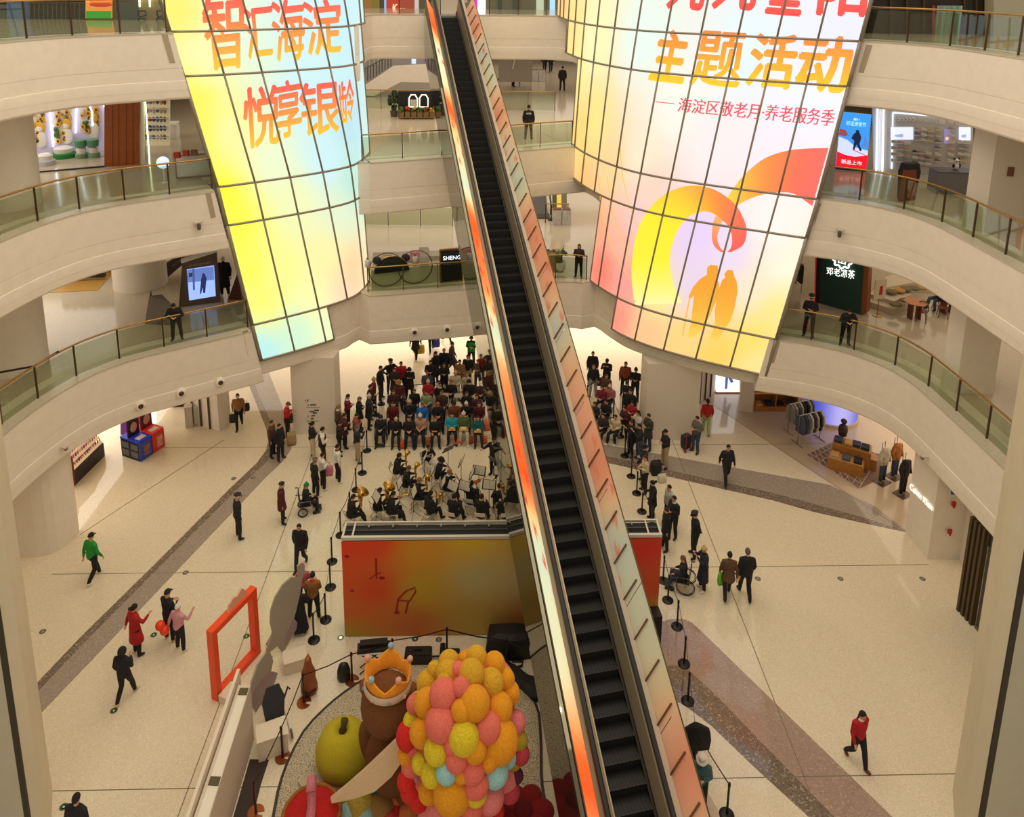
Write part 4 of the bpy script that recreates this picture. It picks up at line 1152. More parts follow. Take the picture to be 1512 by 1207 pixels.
person(at(562, 590), 110, 'stand', 'person in dark jacket standing beside the left barrier post', (34, 34, 38), BLK, BLK, 'short', h=1.76)
person(at(577, 580), 150, 'akimbo', 'guard with hands on hips behind the seated audience', (32, 32, 38), (28, 28, 34), BLK, 'peaked', (206, 202, 192), 1.76)
person(at(583, 591), 165, 'hold', 'person in a long dark brown coat behind the seated audience', (52, 44, 38), BLK, BLK, 'short', (52, 36, 30), 1.7, coat=.35)
person(at(593, 581), 170, 'stand', 'person in a red padded jacket behind the seated audience', REDC, BLK, BLK, 'short', h=1.7)
person(at(605, 590), 175, 'stand_phone', 'person in a black hooded coat holding a phone behind the audience', BLK, BLK, BLK, 'hood', BLK, 1.7, coat=.3)
person(at(614, 530), 190, 'walk', 'person in black walking with a yellow bag at the back', BLK, BLK, BEI, 'short', h=1.72, coat=.3)
person(at(637, 519), 170, 'walk', 'person in grey walking with a blue bag at the back', GREY, BLK, BLK, 'short', h=1.7)
person(at(659, 504), 100, 'walk', 'person in black walking under the balcony edge at the back', BLK, CHAR, BLK, 'short', h=1.72)
person(at(643, 566), 130, 'stand', 'person in a long black coat standing in the group at the back', BLK, BLK, BLK, 'long', h=1.72, coat=.5)
person(at(656, 561), 185, 'stand', 'person in navy jacket with grey hair standing in the group at the back', (26, 30, 56), BLK, BLK, 'short', (150, 130, 116), 1.74)
person(at(667, 552), 100, 'walk', 'person in a grey coat walking past the group at the back', DGREY, BLK, BLK, 'short', h=1.76, coat=.3)
person(at(696, 541), 180, 'hold', 'person in a green vest over black near the escalator at the back', BLK, BLK, BLK, 'hood', BLK, 1.7, vest=GRN)
person(at(636, 580), 180, 'hold', 'person in a long black overcoat just behind the audience', BLK, BLK, BLK, 'short', h=1.74, coat=.55)
person(at(656, 582), 180, 'hold', 'person in black with clasped hands just behind the audience', BLK, BLK, BLK, 'short', (50, 30, 26), 1.66)
person(at(679, 578), 185, 'hold', 'person in a brown fur coat just behind the audience', (140, 100, 66), BLK, BLK, 'short', h=1.7, coat=.3, flare=.08, bulk=1.18)
person(at(691, 570), 190, 'stand', 'person in black over a white shirt near the escalator behind the audience', BLK, KHA, BLK, 'short', h=1.7, scarf=WHT)
person(at(706, 575), 200, 'hold', 'person in olive and pink beside the escalator behind the audience', (92, 80, 62), CHAR, BLK, 'long', (140, 90, 60), 1.62)
# right of the escalator
person(at(874, 566), 185, 'stand', 'person in black standing furthest back right of the escalator', BLK, BLK, BLK, 'short', h=1.74, bulk=1.12)
person(at(875, 586), 180, 'stand', 'person in a black coat and grey trousers with a brown bag', BLK, (150, 146, 148), BLK, 'short', (90, 60, 48), 1.72, bulk=1.15)
person(at(895, 577), 200, 'photo', 'person in black cap filming behind the right barrier', BLK, BLK, BLK, 'cap', BLK, 1.72)
person(at(922, 583), 190, 'stand', 'person in an open orange brown jacket by the right column', (150, 74, 40), BLK, BLK, 'short', h=1.76, vest=None, scarf=BLK)
person(at(937, 592), 200, 'hold', 'person in black half hidden by the right column', BLK, BLK, BLK, 'beanie', BLK, 1.74)
person(at(924, 611), 200, 'hold', 'person in black cap and pale mask by the right column', (32, 34, 40), BLK, BLK, 'cap', (40, 50, 70), 1.7, mask=(190, 210, 200), bulk=1.12)
person(at(929, 626), 210, 'stand', 'person in a big black padded jacket by the right column', (22, 23, 26), BLK, BLK, 'short', (60, 36, 32), 1.74, bulk=1.2)
person(at(932, 640), 220, 'hold', 'person in a red top among the right onlookers', (150, 30, 40), BLK, BLK, 'long', h=1.6)
person(at(941, 657), 240, 'photo', 'person in a pale jacket filming among the right onlookers', (190, 184, 172), BLK, BLK, 'long', h=1.66)
person(at(921, 648), 230, 'hold', 'person in dark red knit leaning in among the right onlookers', (70, 26, 32), BLK, BLK, 'short', h=1.58)
person(at(931, 673), 250, 'photo', 'person in black holding up a phone at the right barrier', BLK, BLK, BLK, 'short', (70, 30, 26), 1.68)
person(at(943, 680), 260, 'photo', 'person in a navy jacket and jeans at the right barrier', (30, 34, 46), JEAN, BLK, 'short', h=1.72)
person(at(956, 664), 240, 'hold', 'person in an olive coat and jeans against the right column', (64, 60, 46), JEAN, BLK, 'short', (50, 26, 20), 1.72, coat=.3)
person(at(981, 690), 250, 'hold', 'person in a cap, black jacket and beige trousers by the right column', (30, 32, 34), KHA, BLK, 'cap', BLK, 1.74)
person(at(1027, 668), 240, 'hold', 'person in a grey hooded jacket and jeans with the shopping trolley', (104, 102, 96), JEAN, BLK, 'short', h=1.72)
person(at(1042, 641), 10, 'walk', 'person in a red sweater and pale green trousers walking away', (176, 28, 34), (150, 176, 120), (150, 60, 30), 'tail', h=1.7)
person(at(1071, 714), 175, 'walk', 'person in an open dark jacket over plaid walking toward the camera', (28, 28, 36), (30, 30, 36), BLK, 'short', h=1.76, scarf=(120, 104, 84))
person(at(950, 712), 260, 'hold', 'person in a brimmed hat and dark blue jacket at the right barrier', (34, 42, 62), BLK, BLK, 'hat', BLK, 1.68)
person(at(951, 727), 260, 'hold', 'person in a beige jacket at the right barrier below the brimmed hat', (196, 178, 146), BLK, BLK, 'short', (70, 40, 28), 1.64)
person(at(962, 769), 265, 'push', 'person in a long black jacket leaning on the right barrier', BLK, BLK, BLK, 'bun', h=1.7, coat=.2)
person(at(986, 775), 250, 'stand', 'person in a pale grey jacket behind two others near the LED wall', (176, 174, 162), BLK, BLK, 'short', (36, 24, 20), 1.68)
person(at(993, 793), 240, 'hold', 'person in black with a white fur collar near the LED wall', (30, 30, 36), BLK, BLK, 'short', h=1.7, scarf=WHT)
person(at(982, 811), 260, 'stand', 'person in a long black coat by the corner of the LED wall', BLK, BLK, BLK, 'short', (64, 26, 22), 1.68, coat=.4)
person(at(1024, 822), 265, 'behind', 'police officer in dark uniform and peaked cap with hands behind the back', (26, 28, 34), (26, 28, 34), BLK, 'peaked', (26, 28, 34), 1.78)
person(at(1037, 871), 265, 'photo', 'person in a long navy coat and yellow beanie behind the wheelchair', (36, 38, 52), BLK, WHT, 'beanie', (206, 176, 120), 1.66, coat=.5, flare=.06)
person(at(1073, 882), 10, 'walk', 'person in a brown coat walking with a green bag', (96, 68, 44), NAVY, BLK, 'short', h=1.68, coat=.2, var=0)
person(at(1099, 882), 5, 'walk', 'tall person in black walking beside the brown coat', BLK, BLK, BLK, 'short', (96, 84, 78), 1.8, var=1)
person(at(1263, 1127), 165, 'walk', 'person in a red sweater and dark trousers walking at the lower right', (176, 20, 28), (26, 26, 32), (110, 44, 24), 'long', (34, 20, 16), 1.66, scarf=WHT)
person(at(1031, 1196), 200, 'hold', 'person in a teal jacket and white hat behind the lower barrier', (62, 98, 96), BLK, BLK, 'hat', (220, 208, 190), 1.66, mask=(220, 208, 196))
person(at(464, 914), 355, 'stand_phone', 'person in a mustard jacket behind the white cutout boards', (142, 94, 44), BLK, BEI, 'bun', h=1.66, scarf=(200, 40, 34))
person(at(449, 893), 350, 'hold', 'small person in a pink hat behind the white cutout boards', (190, 90, 100), BLK, BLK, 'beanie', (226, 60, 90), 1.45)
person(at(443, 936), 350, 'hold', 'person in a long black skirt hidden behind the white cutout boards', BLK, BLK, BLK, 'short', h=1.66, coat=.75, flare=.1)
# upper balconies
person(at(262, 503, 6), 165, 'lean', 'person in black leaning on the second floor railing at the left', BLK, BLK, BLK, 'short', h=1.74, zoff=.012)
person(at(1193, 497, 6), 205, 'hold', 'guard in a banded cap and red armband at the second floor railing', (26, 26, 30), (26, 26, 30), BLK, 'peaked', (206, 202, 196), 1.78, zoff=.012)
person(at(1247, 510, 6), 195, 'lean', 'person in black looking down from the second floor railing at the right', BLK, BLK, BLK, 'short', h=1.72, zoff=.012, var=1)
person(at(854, 409, 6), 190, 'hold', 'long haired person in dark brown beside the potted plant on the second floor', (60, 42, 42), (40, 38, 44), BLK, 'long', (46, 28, 22), 1.64, zoff=.012)
person(at(780, 206, 12), 5, 'stand', 'guard seen from behind with a white word on the back on the third floor', (26, 26, 32), (70, 48, 46), BLK, 'short', h=1.76)
person(at(804, 107, 12), 180, 'walk', 'person in black with a pale scarf walking on the far third floor', BLK, BLK, BLK, 'short', h=1.7, scarf=KHA)
person(at(813, 107, 12), 180, 'walk', 'person in black with a red scarf walking on the far third floor', BLK, BLK, BLK, 'short', h=1.78, scarf=(190, 40, 34))
person(at(830, 134, 12), 10, 'stand', 'dark figure standing at the far railing beside the video wall', BLK, BLK, BLK, 'short', h=1.76)
person(at(757, 128, 12), 70, 'stoop', 'person in black bending over the phone table on the third floor', BLK, BLK, BLK, 'long', h=1.6)
# ------------------------------------------------------------------ chairs, music stands, wheelchairs
def make_chair(label):
 t = thing('folding_chair', label, 'chair')
 wm = mat((226, 216, 194), 0.4, name='white chair plastic')
 b = MB(); b.prism([(-.20, -.19), (.20, -.19), (.19, .19), (.14, .21), (-.14, .21), (-.19, .19)], .405, .425); autosmooth(b.build('seat', wm, t))
 b = MB(); b.rings([[(x, -.235 - .02 * (1 - (x / .2) ** 2) - dz, z) for x in (-.2, -.1, 0, .1, .2)] + [(x, -.22 - .02 * (1 - (x / .2) ** 2) - dz, z) for x in (.2, .1, 0, -.1, -.2)] for z, dz in ((.62, 0), (.70, .02), (.80, .04))]); b.build('backrest', wm, t)
 fm = mat((168, 162, 148), 0.3, 0.7, name='chair frame')
 for s in (-1, 1):
  b = MB(); b.tube([(.21 * s, .24, 0), (.21 * s, 0, .40), (.205 * s, -.22, .62), (.2 * s, -.275, .80)], .012, 6); b.build('leg', fm, t)
  b = MB(); b.tube([(.19 * s, -.24, 0), (.19 * s, .12, .40)], .012, 6); b.build('leg', fm, t)
 b = MB(); b.tube([(-.2, .18, .09), (.2, .18, .09)], .009, 6); b.build('stretcher', fm, t)
 b = MB(); b.tube([(-.19, -.18, .08), (.19, -.18, .08)], .009, 6); b.build('stretcher', fm, t)
 return t
CHAIR0 = [None]
def chair(loc, head, label, group=None):
 if CHAIR0[0] is None:
  CHAIR0[0] = make_chair(label); c = CHAIR0[0]; c.location = loc; c.rotation_euler = (0, 0, math.radians(-head))
  if group: c['group'] = group
  return c
 c = dup(CHAIR0[0], loc, math.radians(-head), label)
 if group: c['group'] = group
 return c
def make_stand(label):
 t = thing('music_stand', label, 'music stand')
 b = MB(); b.tube([(0, 0, .25), (0, 0, 1.05)], .012, 6); b.build('pole', BLACKM, t)
 T = Matrix.Rotation(math.radians(62), 3, 'X')
 b = MB(); b.box((0, .03, 1.12), (.54, .36, .012), M=T); b.box((0, -.055, .985), (.54, .05, .012)); b.build('desk', BLACKM, t)
 for k in range(3):
  a = PI / 2 + k * 2 * PI / 3
  b = MB(); b.tube([(0, 0, .32), (.26 * math.cos(a), .26 * math.sin(a), .01)], .009, 6); b.build('leg', BLACKM, t)
 return t
def make_pages(label):
 T = Matrix.Rotation(math.radians(62), 3, 'X')
 wm = mat((222, 212, 190), 0.7, name='paper'); t = MB()
 o = Vector((0, .03, 1.12)) + T @ Vector((0, 0.0, .014))
 for s in (-1, 1): t.box(tuple(o + T @ Vector((.115 * s, .01, 0))), (.22, .31, .006), M=T)
 for r in range(7):
  for s in (-1, 1): t.box(tuple(o + T @ Vector((.115 * s, -.12 + .04 * r, +.0035))), (.18, .006, .002), M=T, mi=1)
 return tag(t.build('sheet_music', [wm, mat((150, 140, 126), .7)]), label, 'sheet music')
STAND0 = [None, None]
def stand(loc, head, where, pages=True):
 lab = 'black folding music stand ' + where
 if STAND0[0] is None:
  STAND0[0] = make_stand(lab); o = STAND0[0]
  o.location = loc; o.rotation_euler = (0, 0, math.radians(-head))
 else: o = dup(STAND0[0], loc, math.radians(-head), lab)
 o['group'] = 'music stands of the band'
 if pages:
  lab = 'white sheet music on the stand ' + where
  if STAND0[1] is None:
   STAND0[1] = make_pages(lab); p = STAND0[1]
  else:
   p = STAND0[1].copy(); COL.objects.link(p); p['label'] = lab
  p.location = loc; p.rotation_euler = (0, 0, math.radians(-head)); p['group'] = 'sheet music of the band'
def fwd(head, d): return Vector((math.sin(math.radians(head)), math.cos(math.radians(head)), 0)) * d
CHC = BLK
# ---- the band behind the LED wall (heading = toward the conductor)
GOLD = mat((214, 164, 66), 0.22, 0.9, name='lacquered brass')
SILV = mat((214, 210, 200), 0.2, 0.9, name='silver')
def brass_horn(name, label, p, head, big=1.0, up=True):
 b = MB()
 if up:
  b.tube([(0, 0, 0), (.02, 0, .18), (0, 0, .36), (.0, .03, .5), (0, .09, .62)], [.035 * big, .05 * big, .07 * big, .11 * big, .2 * big], 14)
  b.tube([(0, .0, .02), (.12 * big, 0, .0), (.16 * big, .02, .16), (.12 * big, .0, .34), (.02, -.05, .4), (0, -.16, .42)], .02 * big, 8)
  for k in range(3): b.lathe((.07 + .035 * k, .05, .08), [(.016, 0), (.016, .16), (.008, .19)], 8)
 else:
  b.tube([(0, -.04, 0), (0, .18, .0), (0, .34, 0.0), (0, .42, 0)], [.012, .014, .03, .065], 12)
  b.tube([(0, .0, .0), (0, .22, -.09), (0, .05, -.1), (0, 0, -.02)], .011, 6)
  for k in range(3): b.lathe((0, .08 + .035 * k, -.1), [(.012, 0), (.012, .14)], 8)
 o = b.build(name, GOLD, None, True); o.location = p; o.rotation_euler = (0, 0, math.radians(-head)); tag(o, label, 'instrument')
def stick_inst(name, label, a, c, r, m):
 b = MB(); a = Vector(a); d = Vector(c) - a
 b.tube([(0, 0, 0), d * .3, d * .31, d * .7, d * .71, d], [r * .8, r, r * 1.25, r, r * 1.2, r * 1.5], 8)
 for k in range(6): b.ball(tuple(d * (.25 + .1 * k) + Vector((0, 0, r))), r * .6, 6, 4)
 o = b.build(name, m, None, True); o.location = a; tag(o, label, 'instrument')
band = [  # feet px, heading, who, hair, instrument, extra colours
 ((637, 704), 150, 'flute player in white trousers at the back corner of the band', 'short', 'flute', (BLK, WHT)),
 ((600, 712), 95, 'band player with loose hair at the top of the left row', 'long', 'horn', (BLK, BLK)),
 ((614, 731), 90, 'second band player of the left row holding a horn', 'short', 'horn', (BLK, BLK)),
 ((630, 749), 88, 'third band player of the left row holding a horn', 'short', 'horn', (BLK, BLK)),
 ((661, 720), 100, 'band player in a black cap in the inner row', 'hat', 'oboe', (BLK, BLK)),
 ((674, 737), 95, 'band player with brown hair in the inner row', 'short', 'oboe', (BLK, BLK)),
 ((700, 748), 20, 'band player with a pony tail seated with back to the camera', 'tail', 'violin', (BLK, BLK)),
 ((735, 752), -10, 'band player with cropped hair beside the escalator glass', 'short', 'none', (BLK, BLK)),
 ((644, 765), 45, 'band player with long hair and saxophone near the LED wall', 'long', 'sax', (BLK, BLK)),
 ((676, 768), 25, 'band player with a clarinet near the middle of the LED wall', 'bun', 'oboe', (BLK, BLK)),
 ((713, 768), 10, 'band player with short hair near the right part of the LED wall', 'short', 'oboe', (BLK, BLK)),
 ((742, 768), -10, 'band player half hidden behind the escalator glass', 'short', 'none', (BLK, BLK)),
 ((572, 763), 70, 'tuba player at the left end of the band', 'short', 'tuba', (BLK, BLK)),
 ((592, 769), 75, 'trumpet player beside the tuba', 'short', 'trumpet', (BLK, BLK)),
 ((533, 772), 60, 'euphonium player by the left corner of the LED wall', 'short', 'tuba', (BLK, BLK))]
for i, (px, hd_, lab, hr, inst, (tc, pc)) in enumerate(band):
 p = at(*px) - fwd(hd_, 0.40)
 hc_ = {'second': (100, 66, 44)}.get(lab[:6], (150, 100, 60) if 'brown hair' in lab or 'third' in lab else (26, 20, 18))
 r, J, s = person(p, hd_, 'sit_play', lab, tc, pc, BLK, hr, hc_, 1.7, i % 2, scarf=WHT if i in (0, 5) else None, group=None)
 who = ('flute player', 'loose haired player', 'second player of the left row', 'third player of the left row', 'player in the black cap', 'player with brown hair', 'player with a pony tail', 'cropped haired player by the glass', 'saxophone player', 'middle player by the LED wall', 'short haired player by the LED wall', 'player half hidden by the glass', 'tuba player', 'trumpet player', 'euphonium player')[i]
 chair(p, hd_, 'white folding chair under the ' + who, 'white folding chairs')
 hp_ = (hand_pos(r, J, s, 'R') + hand_pos(r, J, s, 'L')) / 2
 f = fwd(hd_, 1)
 if inst == 'flute': stick_inst('flute', 'silver flute held by the player in white trousers', hp_ + Vector((0, 0, .12)) - Vector((f.y, -f.x, 0)) * .1, hp_ + Vector((f.y, -f.x, 0)) * .45 + Vector((0, 0, .04)), .012, SILV)
 elif inst == 'oboe': stick_inst('clarinet', 'dark clarinet held by the ' + who, hp_ - f * .05 + Vector((0, 0, .2)), hp_ + f * .22 + Vector((0, 0, -.32)), .014, mat((70, 44, 30), .4, name='rosewood'))
 elif inst == 'horn': brass_horn('french_horn', 'brass horn held by the ' + who, hp_ + Vector((0, 0, -.16)), hd_, .62)
 elif inst == 'tuba': brass_horn('tuba', 'golden tuba held by the ' + who, hp_ + Vector((0, 0, -.22)) + f * .02, hd_ + 30, 1.25)
 elif inst == 'trumpet': brass_horn('trumpet', 'brass trumpet held beside the tuba', hp_ + Vector((0, 0, .14)) - f * .1, hd_, 1, False)
 elif inst == 'sax':
  b = MB(); b.tube([(0, -.1, .28), (0, -.02, .3), (0, .02, .2), (0, .04, -.25), (0, .1, -.36), (0, .17, -.3), (0, .2, -.1), (0, .25, .02)], [.01, .012, .02, .035, .04, .045, .06, .09], 10)
  o = b.build('saxophone', GOLD, None, True); o.location = hp_; o.rotation_euler = (0, 0, math.radians(-hd_)); tag(o, 'golden saxophone held by the long haired player near the LED wall', 'instrument')
 elif inst == 'violin':
  b = MB(); b.prism([(-.09, 0), (-.1, .08), (-.06, .16), (-.08, .26), (0, .33), (.08, .26), (.06, .16), (.1, .08), (.09, 0)], -.02, .02); b.box((0, .45, .01), (.025, .28, .02))
  o = b.build('violin', mat((140, 70, 30), .25, name='varnished wood'), None); o.location = hp_ + Vector((0, 0, .1)); o.rotation_euler = (0, 0, math.radians(-hd_ - 30)); tag(o, 'brown violin held by the player with a pony tail', 'instrument')
for px, hd_, w in (((627, 712), 95, 'in front of the loose haired player'), ((638, 732), 92, 'in front of the second player of the left row'), ((654, 750), 88, 'in front of the third player of the left row'), ((662, 698), 140, 'furthest back beside the flute player'),
                   ((681, 717), 100, 'in front of the player in the black cap'), ((696, 736), 95, 'in front of the player with brown hair'), ((707, 733), 15, 'in front of the player with a pony tail'), ((738, 733), 0, 'nearest the escalator glass'),
                   ((668, 757), 40, 'beside the saxophone'), ((686, 757), 25, 'in front of the player with a clarinet mid wall'), ((722, 755), 10, 'between the two players facing away'), ((590, 752), 75, 'in front of the tuba player'),
                   ((611, 765), 75, 'in front of the trumpet player'), ((556, 773), 60, 'at the left end of the LED wall'), ((731, 716), -150, 'of the conductor')):
 stand(at(*px), hd_, w)
person(at(729, 703), 215, 'conduct', 'conductor in a black suit with arms spread beside the escalator glass', BLK, BLK, BLK, 'short', h=1.74, scarf=WHT)
# ---- the seated audience, rows facing the camera
FR = 'seated audience'
aud = [  # feet px, label, top, pants, hair, hairc, extra
 ((584, 662), 'white haired person in black seated in the front row', BLK, BLK, 'bald', (206, 176, 144), {}),
 ((603, 663), 'person in black and purple with crossed ankles in the front row', (34, 24, 34), BLK, 'short', BLK, {}),
 ((620, 660), 'person in a pinkish fur coat and cream beanie in the front row', (176, 140, 116), BLK, 'beanie', (226, 206, 160), {'bulk': 1.2, 'scarf': (150, 104, 66)}),
 ((642, 662), 'person in a black overcoat holding orange paper in the front row', BLK, BLK, 'short', (110, 44, 30), {}),
 ((667, 657), 'person in a turquoise jacket in the front row', TURQ, BLK, 'short', BLK, {}),
 ((684, 657), 'person in a green jacket, white beanie, cream trousers in front row', (84, 104, 62), (206, 192, 160), 'beanie', (220, 206, 180), {}),
 ((705, 660), 'person in a teal jacket in the front row', TEAL, (60, 36, 32), 'short', (60, 30, 24), {}),
 ((579, 640), 'person in a dark red coat in the second row', (96, 24, 28), BLK, 'short', (70, 30, 24), {}),
 ((604, 638), 'person in black with a pinkish beanie in the second row', BLK, BLK, 'beanie', (200, 160, 144), {}),
 ((623, 640), 'person in a bright blue jacket in the second row', (30, 110, 196), BLK, 'short', (110, 60, 40), {}),
 ((646, 640), 'bald person in black in the second row', BLK, BLK, 'bald', (170, 84, 50), {}),
 ((670, 640), 'person in a dark cap and brown patterned scarf in the second row', (120, 66, 36), BLK, 'cap', BLK, {}),
 ((688, 638), 'person in black with a white hat in the second row', BLK, BLK, 'beanie', (226, 220, 208), {}),
 ((707, 640), 'person in a maroon coat in the second row', (80, 28, 34), BLK, 'short', (90, 30, 34), {}),
 ((580, 622), 'person in dark brown in the third row', (60, 34, 32), BLK, 'short', (100, 50, 36), {}),
 ((611, 618), 'person in black with folded hands in the third row', BLK, BLK, 'short', (70, 40, 30), {}),
 ((629, 622), 'person in a sage green jacket in the third row', SAGE, CHAR, 'short', (60, 40, 30), {}),
 ((652, 623), 'person in a brown jacket in the third row', (66, 46, 36), BLK, 'short', (110, 60, 40), {}),
 ((689, 622), 'person in black beside the white chairs in the third row', BLK, BLK, 'short', (100, 44, 40), {}),
 ((588, 606), 'person in maroon with a tan hat in the fourth row', (100, 40, 44), BLK, 'hat', (180, 130, 70), {}),
 ((632, 606), 'person in red with pink hat and blue mask in fourth row', (176, 28, 44), BLK, 'beanie', (232, 170, 170), {'mask': True}),
 ((649, 608), 'person in black and white scarf in the fourth row', BLK, BLK, 'short', BLK, {'scarf': WHT}),
 ((666, 605), 'person in a black cardigan in the fourth row', BLK, BLK, 'short', (130, 90, 64), {}),
 ((692, 606), 'person in black with a white mask in the fourth row', BLK, BLK, 'hood', BLK, {'mask': (220, 220, 220)}),
 ((709, 606), 'person in brown with a white cap in the fourth row', (66, 40, 32), BLK, 'cap', (226, 220, 208), {}),
 ((630, 590), 'person in grey seated at the back row', (84, 84, 90), BLK, 'short', (120, 70, 50), {}),
 ((672, 592), 'person in a cream hooded coat seated at the back row', (206, 192, 162), BEI, 'beanie', (200, 180, 140), {'bulk': 1.2}),
 ((689, 592), 'person in a pale jacket seated at the back row', (196, 182, 156), BEI, 'short', (140, 100, 80), {}),
 ((703, 628), 'person in dark wine seated near the escalator glass', (62, 30, 36), BLK, 'short', (90, 40, 34), {})]
CN = 0
for i, (px, lab, tc, pc, hr, hcol, ex) in enumerate(aud):
 p = at(*px) + Vector((0, 0.42, 0))
 person(p, 180 + random.uniform(-8, 8), ('sit_fold', 'sit')[i % 2] if i not in (1,) else 'sit_fold', lab, tc, pc, BLK if i != 5 else WHT, hr, hcol, 1.66 + .06 * (i % 3), i % 3, **ex)
 chair(p, 180, 'chair under the ' + lab, 'white folding chairs')
for px, lab in (((720, 655), 'white folding chair with bags at the right end of the front row'), ((655, 615), 'empty white folding chair in the middle of the audience'), ((676, 616), 'second empty white folding chair in the middle of the audience'), ((718, 630), 'empty white folding chair beside the escalator glass')):
 chair(at(*px) + Vector((0, .4, 0)), 180, lab, 'white folding chairs')
# right block of seated listeners
for px, hd_, lab, tc, pc, hr, hcol, kw in (((896, 610), 205, 'person in a pink coat and pale pink beanie seated on the right', (176, 104, 104), BLK, 'beanie', (222, 180, 172), {'bulk': 1.2}),
  ((884, 612), 205, 'person in a dark red padded coat seated on the right', (116, 34, 44), BLK, 'short', BLK, {}),
  ((892, 594), 200, 'person in a brown coat seated behind the pink coat', (96, 66, 50), BLK, 'short', (110, 76, 58), {}),
  ((872, 637), 210, 'person in dark clothes seated nearest the escalator film', (40, 34, 36), BLK, 'short', (70, 30, 34), {}),
  ((889, 634), 210, 'person in black seated behind the beige coat', BLK, BLK, 'short', BLK, {}),
  ((902, 657), 215, 'person in a beige coat and white shoes seated at the front right', (206, 188, 150), BLK, 'short', (52, 30, 26), {'shoes': WHT}),
  ((884, 655), 215, 'person in dark brown leaning over a phone at the front right', (46, 36, 38), BLK, 'short', BLK, {})):
 p = at(*px) - fwd(hd_, .42)
 sh = kw.pop('shoes', BLK)
 person(p, hd_, 'sit_fold', lab, tc, pc, sh, hr, hcol, 1.66, **kw)
 chair(p, hd_, 'chair under the ' + lab, 'white folding chairs')
# papers and bags of the front row
for px, lab, col in (((667, 643), 'yellow programme sheet on the lap of the turquoise jacket', (226, 180, 70)), ((684, 643), 'yellow programme sheet on the lap of the green jacket', (226, 176, 70)), ((705, 646), 'yellow programme sheet on the lap of the teal jacket', (226, 170, 60)), ((640, 645), 'orange programme sheet on the lap of the black overcoat', (236, 150, 60))):
 p = at(px[0], px[1] + 15) + Vector((0, .24, .66))
 b = MB(); b.box((0, 0, 0), (.3, .22, .012), rx=.35); b.box((0, .02, .012), (.2, .08, .004), rx=.35, mi=1)
 o = b.build('programme_sheet', [mat(col, .6), mat((236, 226, 200), .6)]); o.location = p; tag(o, lab, 'paper')
def bag(px, lab, col, w=.3, h=.34, d=.14, z=0.0, handle=True, name='shopping_bag', off=(0, 0, 0), rz=0.2):
 p = at(px[0], px[1], z) + Vector(off)
 t = thing(name, lab, 'bag', p, rz)
 b = MB(); b.rings([[(x * w * f, y * d * g, zz * h) for x, y in ((-.5, -.5), (-.2, -.56), (.2, -.56), (.5, -.5), (.54, 0), (.5, .5), (.2, .56), (-.2, .56), (-.5, .5), (-.54, 0))] for f, g, zz in ((.9, .9, 0), (1.05, 1.1, .3), (1.0, .9, .75), (.94, .5, 1.0))]); b.build('bag_body', mat(col, .6), t, True)
 if handle:
  b = MB(); b.tube([(-.25 * w, 0, h * .98), (-.15 * w, 0, h * 1.35), (.15 * w, 0, h * 1.35), (.25 * w, 0, h * .98)], .008, 6); b.build('handle', mat(tuple(int(c * .8) for c in col), .6), t)
 return t
bag((594, 662), 'orange shopping bag beside the white haired front row person', (206, 86, 44), .2)
bag((632, 657), 'orange bag beside the fur coat in the front row', (190, 100, 60), .24)
bag((676, 657), 'red and white carrier bag between the turquoise and green jackets', (214, 110, 80), .36)
bag((694, 655), 'orange bag between the green and teal jackets', (196, 96, 60), .26)
bag((716, 655), 'orange bag at the right end of the front row', (200, 100, 60), .2)
p = at(720, 655) + Vector((0, .4, .43))
bag((0, 0), 'red and white bag piled on the end chair of the front row', (206, 96, 70), .36, .42, .26, 0, name='shopping_bag').location = p
bag((618, 528), 'yellow carrier bag held by the walker at the back', (206, 160, 30), .42, .46, .2, 0, off=(.1, 0, .25))
bag((641, 516), 'blue bag held by the grey walker at the back', (40, 50, 150), .4, .5, .2, 0, off=(.1, 0, .15))
bag((350, 636), 'black handbag carried by the person in the tan coat', BLK, .34, .38, .16, 0, off=(-.12, 0, .42))
bag((361, 630), 'black shoulder bag on the person in the tan coat', BLK, .3, .36, .14, 0, off=(.12, 0, .8))
bag((431, 640), 'dark brown shoulder bag on the red jacket by the left column', (60, 32, 32), .36, .42, .16, 0, off=(-.05, -.25, .68))
bag((431, 657), 'beige bag standing on the floor against the left column', (166, 140, 96), .36, .6, .2)
bag((484, 716), 'pink bag carried among the left onlookers', (206, 120, 136), .34, .42, .12, 0, off=(0.05, 0, .42))
bag((880, 584), 'brown bag carried by the person in grey trousers', (76, 52, 40), .34, .4, .16, 0, off=(.2, 0, .55))
bag((1066, 878), 'bright green bag carried by the brown coat', (110, 190, 40), .26, .46, .1, 0, off=(-.05, 0, .38))
bag((977, 712), 'white bag standing on the floor behind the right barrier', (214, 204, 182), .32, .36, .16)
bag((974, 708), 'black backpack standing on the floor behind the right barrier', BLK, .4, .6, .26, name='backpack', off=(-.1, .35, 0))
for dx, dz, lab in ((-.14, .95, 'upper orange balloon behind the pink sweater'), (-.02, .78, 'lower orange balloon behind the pink sweater')):
 b = MB(); b.ball((0, 0, 0), (.14, .14, .15), 14, 10); b.ball((0, 0, -.16), .02, 6, 4); o = b.build('balloon', mat((240, 66, 20), .35), None, True); o.location = at(257, 955) + Vector((dx - .12, -.2, dz)); tag(o, lab, 'balloon')
